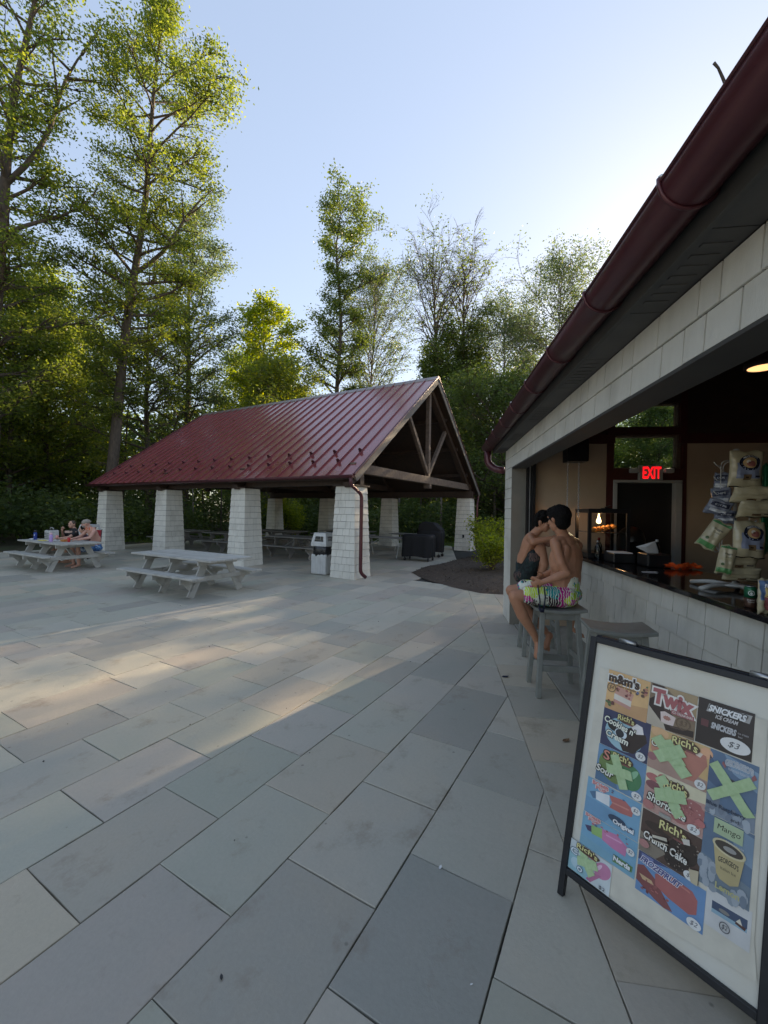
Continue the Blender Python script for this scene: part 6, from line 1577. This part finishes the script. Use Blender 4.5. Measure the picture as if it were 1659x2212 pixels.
for a in (-1, 1):
    for p0, p1 in (((6.78,14.35+a*.28,.93),(6.72,14.35+a*.28,.02)), ((6.40,14.35+a*.27,.60),(6.40,14.35+a*.27,.02)), ((6.40,14.35-a*.27,.41),(6.72,14.35+a*.27,.03))):
        b = MB(); b.tube([p0,p1], .011, 6); b.build('frame_tube', M['black'], t)
    b = MB(); b.box(6.38,6.76,14.35+a*.28-.02,14.35+a*.28+.02,.595,.61); b.build('armrest', M['redcloth'], t)
for k, (lab, u_, l_, r_, mt, h_) in enumerate((('white paper plate of food in the middle of the left table', 5.10, 13.10, .12, 'paper', .012), ('second paper plate with food scraps beside the lilac bottle', 5.22, 12.78, .11, 'paper', .012))):
    t = thing('paper_plate', lab, 'plate', PF, (u_, l_, TZ)); b = MB(); b.lathe((u_, l_, TZ), [(r_*.6,.001),(r_*.7,.003),(r_,h_),(r_*.98,h_+.002)], 20); b.build('plate_disc', M[mt], t)
    for i in range(6): b = MB(); x, y = u_+random.uniform(-.04,.04), l_+random.uniform(-.04,.04); b.tube([(x,y,TZ+.012),(x+random.uniform(-.04,.04),y+random.uniform(-.04,.04),TZ+.018)], [.012,.009], 6); b.build('food_piece', M['fries'], t)
t = thing('snack_packet', 'yellow snack packet lying flat near the lilac bottle', 'packet', PF, (4.98, 13.28, TZ)); b = MB(); b.box(4.90,5.04,13.15,13.40,TZ+.002,TZ+.022); b.build('packet_body', M['yellow'], t, bev=.009, seg=2)
t = thing('paper_napkin', 'crumpled white napkin at the left end of the table', 'napkin', PF, (5.05, 14.05, TZ)); b = MB(); b.add([(4.95,13.95,TZ+.003),(5.15,13.97,TZ+.012),(5.13,14.17,TZ+.004),(4.97,14.15,TZ+.015),(5.05,14.06,TZ+.03)], [(0,1,4),(1,2,4),(2,3,4),(3,0,4)]); b.build('napkin_sheet', M['paper'], t)
t = thing('food_tray', 'small orange brown food tray beside the red can', 'tray', PF, (5.22, 12.66, TZ)); b = MB(); b.add([(5.15,12.58,TZ+.002),(5.29,12.58,TZ+.002),(5.29,12.74,TZ+.002),(5.15,12.74,TZ+.002),(5.13,12.56,TZ+.05),(5.31,12.56,TZ+.05),(5.31,12.76,TZ+.05),(5.13,12.76,TZ+.05)], [(0,3,2,1),(0,1,5,4),(1,2,6,5),(2,3,7,6),(3,0,4,7)]); b.build('tray_body', M['fries'], t); b = MB(); b.lathe((5.22,12.66,TZ+.004), [(.05,0),(.055,.03),(.03,.045)], 8); b.build('food_piece', M['redcloth'], t)
t = thing('plastic_cup', 'clear pink plastic cup in front of the woman in black', 'cup', PF, (5.42, 13.62, TZ)); b = MB(); b.lathe((5.42,13.62,TZ), [(.028,.001),(.038,.11)], 16); b.build('cup_body', surf('pink_drink', (.6,.25,.22), (.65,.3,.25), rough=.2), t)

# ------------------------------------------------------------------ litter on the slabs
def dry_leaf(label, x, y, s=.05, a=0.0, nm='dry_leaf', cat='leaf', mt='dryleaf'):
    m = MB(); c_, s_ = math.cos(a), math.sin(a); pts = [(-1,0,.1),(-.4,.42,.35),(.3,.5,.2),(1,.05,.5),(.35,-.45,.3),(-.45,-.4,.15),(0,0,.05)]
    vs = [(x+s*(p[0]*c_-p[1]*s_), y+s*(p[0]*s_+p[1]*c_), .004+s*p[2]*.5) for p in pts]; m.add(vs, [(0,1,6),(1,2,6),(2,3,6),(3,4,6),(4,5,6),(5,0,6)]); tag(m.build(nm, M[mt]), label, cat)
dry_leaf('curled brown dry leaf on the slabs at the foot of the empty stool', 1.345, 2.98, .035, .4)
dry_leaf('tiny white scrap of paper on the slab left of the menu board', .286, 1.90, .013, 1.0, 'paper_scrap', 'scrap', 'paper')
dry_leaf('tiny white speck of paper near the bottom edge, on the closest slab', .33, 1.43, .006, .3, 'paper_scrap', 'scrap', 'paper')
dry_leaf('small crumpled dark blue wrapper on the slabs by the near stool', 1.24, 4.12, .04, .1, 'wrapper', 'wrapper', 'navy')
dry_leaf('pair of dark seed husks on the slab in the lower left foreground', -.545, 1.44, .011, 2.0, 'seed_husk', 'seed', 'black')
for i in range(46):
    x, y = random.uniform(-5, 1.0), random.uniform(1.3, 8)
    m = MB(); s = random.uniform(.003,.007); m.lathe((x,y,.0015), [(s*.6,0),(s,.3*s),(s*.5,s)], 5)
    if i == 0: allp = MB()
    b0 = len(allp.v); allp.v += m.v; allp.f += [tuple(b0+j for j in f) for f in m.f]; allp.m += m.m; allp.tone += m.tone; allp.smooth += m.smooth
tag(allp.build('grit', M['black']), 'dark grit and seed specks scattered over the slabs', 'grit', kind='stuff')
# ------------------------------------------------------------------ trees
def leaves_mesh(name, pts, tones, size, mat, parent, rng, aspect=.55, droop=.0):
    n = len(pts)
    d = rng.normal(size=(n,3)); d[:,2] = d[:,2]*.55 - droop; d /= np.linalg.norm(d, axis=1)[:,None]
    e = rng.normal(size=(n,3)); e[:,2] *= .6; e -= d*(np.sum(e*d, 1)[:,None]); e /= np.linalg.norm(e, axis=1)[:,None]
    s = (size*rng.uniform(.6, 1.35, n))[:,None]
    v = np.stack([pts - d*s*.5, pts + e*s*aspect*.5 + d*s*.05, pts + d*s*.55, pts - e*s*aspect*.5 + d*s*.05], 1).reshape(-1,3)
    me = bpy.data.meshes.new(name); me.vertices.add(4*n); me.vertices.foreach_set('co', v.ravel().astype(np.float32))
    me.loops.add(4*n); me.loops.foreach_set('vertex_index', np.arange(4*n, dtype=np.int32)); me.polygons.add(n)
    me.polygons.foreach_set('loop_start', (np.arange(n)*4).astype(np.int32)); me.polygons.foreach_set('loop_total', np.full(n, 4, dtype=np.int32))
    me.update(calc_edges=True)
    at = me.attributes.new('tone', 'FLOAT', 'FACE'); at.data.foreach_set('value', np.clip(tones,0,1).astype(np.float32)); me.materials.append(mat)
    o = bpy.data.objects.new(name, me); COL.objects.link(o)
    if parent is not None: o.parent = parent
    return o
def grow(rng, H, r0, profL, profR, n_br, start=.25, lean=(0,0), wob=.25, leafy=None, dens=1.0, csig=.30, upang=(.25,.9), fork=None, twigs=3, wide=1.22):
    """returns branch polylines [(pts, radii)], leaf cluster anchors and their size"""
    nt_ = 16; t = np.linspace(0,1,nt_); ph = rng.uniform(0,6.28,4)
    tx = lean[0]*t + wob*np.sin(t*5+ph[0])*t + .4*wob*np.sin(t*13+ph[1])*t; ty = lean[1]*t + wob*np.sin(t*4+ph[2])*t
    tr = np.stack([tx, ty, t*H], 1); rad_ = r0*(1-t)**.85*(1+.35*np.exp(-t*30)) + .018
    br = [(tr, rad_)]; anch = []
    lf = leafy or (lambda t_: 1.0)
    def at(tt): return np.array([np.interp(tt, t, tr[:,i]) for i in range(3)]), np.interp(tt, t, rad_)
    if fork:
        for (ft, az, L, el) in fork:   # a heavy limb
            p0, r_ = at(ft); k = 8; s = np.linspace(0,1,k); dirv = np.array([math.cos(az)*math.cos(el), math.sin(az)*math.cos(el), math.sin(el)])
            pts = p0 + dirv*(s[:,None]*L); pts[:,2] += .12*L*s**2; pts[:,0] += .05*L*np.sin(s*6)
            br.append((pts, r_*.55*(1-s)**.8+.02))
            for q in range(9):
                ss = rng.uniform(.3,1); pq = np.array([np.interp(ss, s, pts[:,i]) for i in range(3)]); a2 = rng.uniform(0,6.28); L2 = L*.35*rng.uniform(.5,1); d2 = np.array([math.cos(a2), math.sin(a2), rng.uniform(.1,1.0)]); d2 /= np.linalg.norm(d2)
                kk = np.linspace(0,1,4); p2 = pq + d2*(kk[:,None]*L2); br.append((p2, .05*(1-kk)+.012))
                for w_ in rng.uniform(.25,1.05,6): anch.append((pq + d2*L2*w_, 1.0))
    az = rng.uniform(0,6.28)
    for i in range(n_br):
        tt = start + (1-start)*((i+rng.uniform(0,1))/n_br)**.92; tt = min(tt, .985); az += 2.399 + rng.uniform(-.4,.4)
        p0, r_ = at(tt); c = (1+math.cos(az))/2; R_ = np.interp(tt, profR[0], profR[1])*c + np.interp(tt, profL[0], profL[1])*(1-c)
        L = R_*rng.uniform(.6,1.25)*wide
        if L < .15: continue
        el = rng.uniform(*upang)*(0.5+.7*tt); k = 6; s = np.linspace(0,1,k)
        d = np.array([math.cos(az)*math.cos(el), math.sin(az)*math.cos(el), math.sin(el)])
        pts = p0 + d*(s[:,None]*L); pts[:,2] += .10*L*s**2*rng.uniform(-.6,1.3); sd = np.array([-math.sin(az), math.cos(az), 0]); pts += sd*(.09*L*np.sin(s*rng.uniform(3,6)+rng.uniform(0,6))*s)[:,None]
        rb = max(.014, min(r_*.5, .028*L)); br.append((pts, rb*(1-s)**.8+.007))
        lv = lf(tt); ns = int(3 + L*2.2)
        for q in range(ns):
            ss = rng.uniform(.22,1.0); pq = np.array([np.interp(ss, s, pts[:,j]) for j in range(3)]); a2 = az + rng.choice((-1,1))*rng.uniform(.4,1.3); L2 = L*.42*(1.15-ss*.6)*rng.uniform(.5,1.1)
            d2 = np.array([math.cos(a2), math.sin(a2), rng.uniform(-.15,.8)]); d2 /= np.linalg.norm(d2); kk = np.linspace(0,1,4); p2 = pq + d2*(kk[:,None]*L2); p2[:,2] += .1*L2*np.sin(kk*3)
            br.append((p2, rb*.4*(1-kk)+.005))
            for w_ in range(twigs):
                sw = rng.uniform(.3,1.0); pw = pq + d2*L2*sw; d3 = rng.normal(size=3); d3[2] = abs(d3[2])*.5; d3 /= np.linalg.norm(d3); L3 = min(.9, L2*.45)*rng.uniform(.5,1)
                br.append((np.stack([pw, pw + d3*L3*.5, pw + d3*L3]), np.array([.007,.005,.003])))
                if rng.uniform() < lv*dens:
                    anch.append((pw + d3*L3, 1.0)); 
                    if rng.uniform() < .7: anch.append((pw + d3*L3*.5, .8))
            if rng.uniform() < lv*dens: anch.append((pq + d2*L2, 1.0))
    return br, anch
def wood_mesh(name, br, mat, parent, minr=0.0):
    m = MB(); V_ = []; F_ = []; base = 0
    for pts, rs in br:
        if rs[0] < minr: continue
        seg = 9 if rs[0] > .12 else (5 if rs[0] > .03 else 3); n = len(pts)
        d = np.gradient(pts, axis=0); d /= (np.linalg.norm(d, axis=1)[:,None] + 1e-9)
        a = np.array([0,0,1.0]) if abs(d[0,2]) < .9 else np.array([1.0,0,0]); x = np.cross(d, a); x /= (np.linalg.norm(x, axis=1)[:,None]+1e-9); y = np.cross(d, x)
        an = np.arange(seg)*2*math.pi/seg
        v = pts[:,None,:] + (x[:,None,:]*np.cos(an)[None,:,None] + y[:,None,:]*np.sin(an)[None,:,None])*np.array(rs)[:,None,None]
        V_.append(v.reshape(-1,3)); i = np.arange(n-1)[:,None]*seg; k = np.arange(seg)[None,:]; k2 = (k+1)%seg
        F_.append((np.stack([i+k, i+k2, i+seg+k2, i+seg+k], -1).reshape(-1,4) + base)); base += n*seg
    v = np.concatenate(V_); f = np.concatenate(F_); nf = len(f)
    me = bpy.data.meshes.new(name); me.vertices.add(len(v)); me.vertices.foreach_set('co', v.ravel().astype(np.float32)); me.loops.add(nf*4); me.loops.foreach_set('vertex_index', f.ravel().astype(np.int32))
    me.polygons.add(nf); me.polygons.foreach_set('loop_start', (np.arange(nf)*4).astype(np.int32)); me.polygons.foreach_set('loop_total', np.full(nf,4,dtype=np.int32)); me.polygons.foreach_set('use_smooth', np.ones(nf, dtype=bool))
    me.update(calc_edges=True); me.materials.append(mat); o = bpy.data.objects.new(name, me); COL.objects.link(o)
    if parent is not None: o.parent = parent
    return o
NL = [0]
def tree(label, x, y, H, r0, profL, profR, n_br, leaf='leafA', bark='bark', per=7, lsize=.15, seed=0, csig=.28, group=None, cat='tree', name='tree', tone=(.0,.85), toneshift=0, **kw):
    rng = np.random.default_rng(seed+1000); root = thing(name, label, cat, WF, (x, y, -.08), group)
    br, anch = grow(rng, H, r0, profL, profR, n_br, **kw)
    wood_mesh('trunk', br, M[bark], root)
    if anch:
        A = np.array([a for a, _ in anch]); n = len(A); ct = rng.uniform(tone[0], tone[1], n)
        P = np.repeat(A, per, 0) + rng.normal(size=(n*per,3))*csig*np.array([1,1,.75]); T_ = np.repeat(ct, per) + rng.normal(size=n*per)*.12 + toneshift
        NL[0] += len(P); leaves_mesh('crown', P, T_, lsize, M[leaf], root, rng)
    return root
S = lambda *p: ([q[0] for q in p], [q[1] for q in p])
tree('very tall tree with slender leaning crown, second from the left edge', -13.9, 20.5, 26.6, .27, S((.25,1.2),(.45,2.4),(.6,1.7),(.78,2.3),(.9,1.3),(1,.25)), S((.25,1.5),(.45,3.0),(.6,2.4),(.70,4.2),(.77,4.4),(.83,2.6),(.9,1.4),(1,.3)), 78, 'leafB', per=15, lsize=.13, seed=1, wide=1.08, upang=(.05,.6), start=.22, lean=(2.6,.0), wob=.4, fork=[(.50,.1,5.4,.80)], csig=.25)
tree('tall tree at the left edge with thin bare twigs in its top', -16.4, 16.8, 27, .30, S((.2,2),(.4,4),(.7,3.5),(1,1)), S((.2,2),(.35,3.0),(.5,3.0),(.65,1.6),(.8,1.7),(.92,1.8),(1,.8)), 74, 'leafB', wide=1.15, per=14, lsize=.135, seed=2, start=.16, lean=(1.6,0), wob=.5, fork=[(.55,.5,7.5,1.15)], csig=.27, leafy=lambda t: 1.0 if t < .66 else .35)
tree('slim grey green tree rising between the tall tree and the pavilion roof', -14.6, 30, 23.5, .26, S((.25,3),(.45,3.6),(.7,2.6),(.85,1.8),(1,.3)), S((.25,3),(.45,3.8),(.65,3.2),(.78,3.0),(.9,2.4),(1,.4)), 60, 'leafD', per=10, lsize=.16, seed=3, wide=1.05, start=.2, lean=(.6,0), csig=.28)
tree('bright young maple standing behind the middle of the pavilion roof', -10.0, 34.5, 18.8, .20, S((.3,2.2),(.6,2.8),(.85,2.0),(1,.5)), S((.3,2.6),(.6,3.2),(.85,2.2),(1,.5)), 50, 'leafY', 'palebark', per=8, lsize=.22, seed=4, start=.3, csig=.30)
tree('tall slender tree with high tufted crown behind the pavilion ridge', -5.0, 35, 27.6, .26, S((.3,2.8),(.5,3.4),(.66,1.4),(.74,.9),(.80,1.3),(.95,1.6),(1,.6)), S((.3,2.2),(.5,2.4),(.66,1.4),(.74,.9),(.80,3.2),(.93,3.4),(1,1.2)), 72, 'leafC', per=8, lsize=.19, seed=5, start=.2, lean=(1.9,0), wob=.8, csig=.28, fork=[(.72,.1,4.2,.3)], upang=(.1,.9), toneshift=.25)
tree('thin branched round topped tree right of the tufted tree', -1.2, 38, 22.3, .15, S((.2,3),(.5,4.6),(.8,5.0),(1,2)), S((.2,3),(.5,4.6),(.8,5.0),(1,2)), 90, 'leafD', 'palebark', per=5, lsize=.17, seed=6, start=.12, csig=.22, upang=(.9,1.4), leafy=lambda t: .75)
tree('half dead ivy clad tree with bare fanned top, left one of two', 4.4, 36, 22.8, .26, S((.2,2.4),(.5,2.2),(.62,1.6),(.75,6.0),(.9,4.4),(1,1.8)), S((.2,3.2),(.5,2.8),(.62,2.6),(.75,5.2),(.9,4),(1,1.8)), 104, 'leafC', per=9, lsize=.20, seed=7, start=.15, csig=.34, upang=(.7,1.3), leafy=lambda t: 1.0 if t < .66 else .06, toneshift=.3)
tree('half dead ivy clad tree with bare fanned top, right one of two', 7.0, 37, 23.2, .26, S((.2,1.8),(.5,1.5),(.62,1.2),(.75,4.6),(.9,3.8),(1,1.8)), S((.2,3.6),(.5,2.6),(.62,2.2),(.75,5.4),(.9,4),(1,1.8)), 104, 'leafC', per=9, lsize=.20, seed=8, start=.15, csig=.34, upang=(.7,1.3), leafy=lambda t: 1.0 if t < .68 else .06, toneshift=.3)
tree('sparse thin leaved tree against the brightest sky beside the gutter', 15.2, 36, 22.8, .16, S((.2,4),(.5,6.5),(.8,5.0),(1,1)), S((.2,4.4),(.5,6.8),(.8,4.6),(1,1)), 100, 'leafD', 'palebark', per=4, lsize=.17, seed=9, start=.15, csig=.35, upang=(.5,1.2))
tree('sparse tree left of the brightest sky, lower than its neighbour', 11.0, 38, 19.8, .16, S((.2,4),(.5,6),(.8,5),(1,1.2)), S((.2,4),(.5,6),(.8,5),(1,1.2)), 96, 'leafD', 'palebark', per=5, lsize=.17, seed=10, start=.15, csig=.35)
tree('broad dark tree just behind the corner between pavilion and snack building', 7.6, 25.5, 9.6, .2, S((.15,2.8),(.5,3.8),(.8,2.6),(1,.6)), S((.15,3.5),(.5,4.0),(.8,2.6),(1,.6)), 66, 'leafC', per=10, lsize=.17, seed=11, start=.12, csig=.40, toneshift=.1)
tree('mid height airy tree behind the left half of the pavilion roof', -14.6, 25.5, 14.8, .2, S((.15,3.4),(.5,4.2),(.8,3.0),(1,.8)), S((.15,3.4),(.5,4.4),(.8,3.4),(1,.8)), 52, 'leafA', per=9, lsize=.14, seed=12, start=.12, csig=.32, toneshift=.15)
tree('leafy mid height tree showing over the far end of the pavilion ridge', -7.9, 29, 12.0, .16, S((.2,2.4),(.5,3.0),(.8,2.2),(1,.5)), S((.2,2.4),(.5,3.0),(.8,2.2),(1,.5)), 48, 'leafA', per=9, lsize=.17, seed=13, start=.2, csig=.40, toneshift=.2)

# wood behind and to the sides: a few kinds, repeated
def proto(kind, seed):
    if kind == 0: return tree('tall forest tree in the dense wood around the terrace', 0, 0, 19, .24, S((.2,3.2),(.5,4),(.8,3),(1,.6)), S((.2,3.2),(.5,4),(.8,3),(1,.6)), 58, 'leafA', per=9, lsize=.22, seed=seed, start=.22, csig=.46, group='forest trees around the terrace')
    if kind == 1: return tree('tall forest tree in the dense wood around the terrace', 0, 0, 15, .2, S((.1,3.4),(.5,4.2),(.8,3),(1,.6)), S((.1,3.4),(.5,4.2),(.8,3),(1,.6)), 60, 'leafC', per=10, lsize=.22, seed=seed, start=.08, csig=.46, group='forest trees around the terrace')
    return tree('tall forest tree in the dense wood around the terrace', 0, 0, 17, .2, S((.1,2.6),(.5,3.2),(.8,2.6),(1,.6)), S((.1,2.6),(.5,3.2),(.8,2.6),(1,.6)), 52, 'leafB', per=9, lsize=.22, seed=seed, start=.15, csig=.44, group='forest trees around the terrace')
protos = [proto(k, 50+k) for k in range(3)]
km = {}
for p in protos: km.update(kidmap_of(p))
spots = [(-24,14,1),(-27,22,0),(-22,24,2),(-24,34,2),(-30,30,1),(-12,40,0),(-7.5,43,1),(-16,45,2),(2.5,46,1),(-4.2,29.5,2),(3.2,30,2),
         (8,46,0),(14,46,2),(10.5,31,2),(13.5,30,1),(18,40,1),(11.0,22,1),(9.5,18.5,2),(13.8,20.5,1),(-31,15,1),(-26,9,0),(-22.5,27,2)]
rr = random.Random(9)
KD = ['tall round crowned forest tree', 'dense low branched dark forest tree', 'narrow lighter green forest tree']
def region(x, y):
    a = math.degrees(math.atan2(x, y))
    return ('far out to the left of the terrace' if a < -38 else 'behind the left half of the pavilion' if a < -14 else 'behind the gable of the pavilion' if a < 10 else 'behind the mulch bed and snack building') + (', farther row' if math.hypot(x, y) > 36 else ', nearer row')
for i, (x, y, k) in enumerate(spots):
    if i < 3: c = [protos[1], protos[0], protos[2]][i] ; 
    else: c = copy_tree(protos[k], km)
    s_ = rr.uniform(.82, 1.08) * (.45 if (x > 8 and y < 26) else .56 if x > 8 and y < 41 else .8 if x > 3 and y > 44 else 1) * (.66 if -12 < x < 5 and y < 32 else 1)
    c['label'] = KD[(1,0,2)[i] if i < 3 else k] + ' ' + region(x, y)
    c.location = (x+rr.uniform(-.8,.8), y+rr.uniform(-.8,.8), -.08); c.rotation_euler = (0,0,rr.uniform(0,6.28)); c.scale = (s_, s_, s_*rr.uniform(.9,1.1))
# slim bare stems between the trunks
st = []
for i in range(60):
    x = rr.uniform(-26, 16); y = rr.uniform(22.5, 34)
    if abs(x) > y*1.0: continue
    st.append((x, y))
for i, (x, y) in enumerate(st[:34]):
    m = MB(); h = rr.uniform(5, 11); dx = rr.uniform(-.6,.6); r_ = rr.uniform(.04,.11); m.tube([(x,y,-.08),(x+dx*.4,y,h*.4),(x+dx,y,h)], [r_,r_*.7,r_*.25], 7)
    tag(m.build('sapling_stem', M['palebark' if i % 3 == 0 else 'bark']), ('pale' if i % 3 == 0 else 'brown') + (' thin' if r_ < .07 else ' stouter') + ' bare stem ' + region(x, y), 'tree stem', 'slim stems in the wood')
# undergrowth, far wood, grass
def blob_leaves(name, boxes, n, lsize, mat, seed, kind='stuff', label=None, cat=None, tone=(.0,.8)):
    rng = np.random.default_rng(seed); Ps = []; Ts = []
    tot = sum(b[3]*b[4]*b[5] for b in boxes)
    for (x, y, z, rx, ry, rz_) in boxes:
        k = int(n*rx*ry*rz_/tot); q = rng.normal(size=(k,3)); q /= np.linalg.norm(q, axis=1)[:,None]; q *= (rng.uniform(.35,1,k)**.5)[:,None]
        q = q*np.array([rx,ry,rz_])*(1+.25*np.sin(q[:,:1]*6+x)) + np.array([x,y,z]); q = q[q[:,2] > 0.02]; Ps.append(q); Ts.append(np.full(len(q), rng.uniform(*tone)) + rng.normal(size=len(q))*.15)
    P = np.concatenate(Ps); T_ = np.concatenate(Ts); NL[0] += len(P); o = leaves_mesh(name, P, T_, lsize, M[mat], None, rng); tag(o, label, cat, kind=kind); return o
ug = []
for i in range(150):
    a = rr.uniform(-1.02, .66); d = rr.uniform(23.5, 31); x, y = d*math.sin(a), d*math.cos(a)
    if x > 2 and y < 20: continue
    wp = w2pf((x, y, 0))
    if -1 < wp[0] < 20 and -2 < wp[1] < 20: continue
    ug.append((x, y, rr.uniform(.5,1.6), rr.uniform(.9,2.2), rr.uniform(.9,2.0), rr.uniform(.6,1.5)))
for i in range(130):
    a = -1.05 + 1.75*i/129; d = rr.uniform(33, 42); ug.append((d*math.sin(a), d*math.cos(a), rr.uniform(.8,2.6), rr.uniform(1.4,2.4), rr.uniform(1,2), rr.uniform(1.2,2.2)))
for i in range(26): ug.append((rr.uniform(-24,-16.5), rr.uniform(11,24), rr.uniform(.4,1.0), rr.uniform(.8,1.8), rr.uniform(.8,1.6), rr.uniform(.5,1.1)))
blob_leaves('undergrowth', ug, 190000, .19, 'leafC', 21, label='dense dark undergrowth at the foot of the wood', cat='undergrowth')
fw_ = []
for i in range(120):
    a = -1.15 + 2.1*i/119; d = rr.uniform(48, 56); fw_.append((d*math.sin(a), d*math.cos(a), rr.uniform(3,10), rr.uniform(3,5), rr.uniform(2,4), rr.uniform(3,5.5)))
for i in range(40): fw_.append((rr.uniform(-48,-30), rr.uniform(-5,40), rr.uniform(2,9), 4, 4, rr.uniform(3,5)))
for i in range(24): fw_.append((rr.uniform(24,34), rr.uniform(8,40), rr.uniform(2,6), 3.5, 3.5, rr.uniform(2,4)))
blob_leaves('distant_wood', fw_, 170000, .55, 'leafC', 22, label='far wood closing the view behind the trees', cat='woodland')
def shrub(label, x, y, h, r_, n, leaf, seed, ls=.055):
    rng = np.random.default_rng(seed); root = thing('shrub', label, 'shrub', WF, (x, y, .05)); br = []; A = []
    for i in range(26):
        a = rng.uniform(0,6.28); rr_ = r_*rng.uniform(.3,1); hh = h*rng.uniform(.5,1.05); p0 = np.array([rng.uniform(-.07,.07), rng.uniform(-.07,.07), 0]); p1 = np.array([rr_*math.cos(a), rr_*math.sin(a), hh]); s = np.linspace(0,1,6)[:,None]
        pts = p0 + (p1-p0)*s; pts[:,2] = hh*s[:,0]**.75; br.append((pts, np.linspace(.012,.004,6)))
        for q in rng.uniform(.35,1,7): A.append(np.array([np.interp(q, s[:,0], pts[:,j]) for j in range(3)]) + rng.normal(size=3)*.07*r_)
    wood_mesh('stems', br, M['bark'], root); A = np.array(A); k = n//len(A); P = np.repeat(A,k,0) + rng.normal(size=(len(A)*k,3))*r_*.13; P = P[P[:,2] > .03]; leaves_mesh('foliage', P, rng.uniform(.1,1,len(P)), ls, M[leaf], root, rng, .6)
shrub('yellow green shrub growing in the mulch bed beside the snack building', 2.95, 11.2, .98, .62, 3000, 'leafY', 31, .075)
shrub('taller yellow green shrub behind it, next to the far right pier', 3.55, 14.4, 1.45, .80, 3600, 'leafY', 32, .08)
shrub('third low shrub behind the building corner in the mulch bed', 4.5, 12.3, 1.1, .7, 4500, 'leafB', 33)
shrub('dark leafy bush at the left edge of the terrace', -15.4, 14.6, 1.35, 1.1, 7000, 'leafA', 34, .09)
shrub('second dark leafy bush further left past the picnic table', -17.0, 13.0, 1.3, 1.1, 6000, 'leafA', 35, .09)
shrub('bright leafy bush lit by the sun seen through the pavilion', -5.6, 24.5, 2.1, 1.5, 8000, 'leafY', 36, .11)
gr = np.random.default_rng(41); n = 26000; P = np.stack([gr.uniform(-14, 9, n), gr.uniform(19.5, 27, n), gr.uniform(.0,.05,n)-.05], 1); keep = np.array([not inside((p[0],p[1]), BED) for p in P]); P = P[keep]
wp = np.stack([P[:,0]*PF.w(1,0).x + P[:,1]*PF.w(1,0).y, P[:,0]*PF.w(0,1).x + P[:,1]*PF.w(0,1).y], 1); P = P[~((wp[:,0] < 18.7) & (wp[:,1] < 18.7))]
o = leaves_mesh('grass', P, gr.uniform(0,1,len(P)), .13, M['grass'], None, gr, .18); tag(o, 'low grass on the forest edge beyond the pavilion', 'grass', kind='stuff')
print('leaves', NL[0], 'objects', len(bpy.data.objects))
tree('sparse tree far behind the snack building added to dapple the low sun', 25.0, 35.5, 18.5, .22, S((.2,3),(.5,4.6),(.8,3),(1,.8)), S((.2,3),(.5,4.6),(.8,3),(1,.8)), 56, 'leafD', per=6, lsize=.19, seed=14, start=.25, csig=.40)  # tree added in the sun's path to break its light into dapples
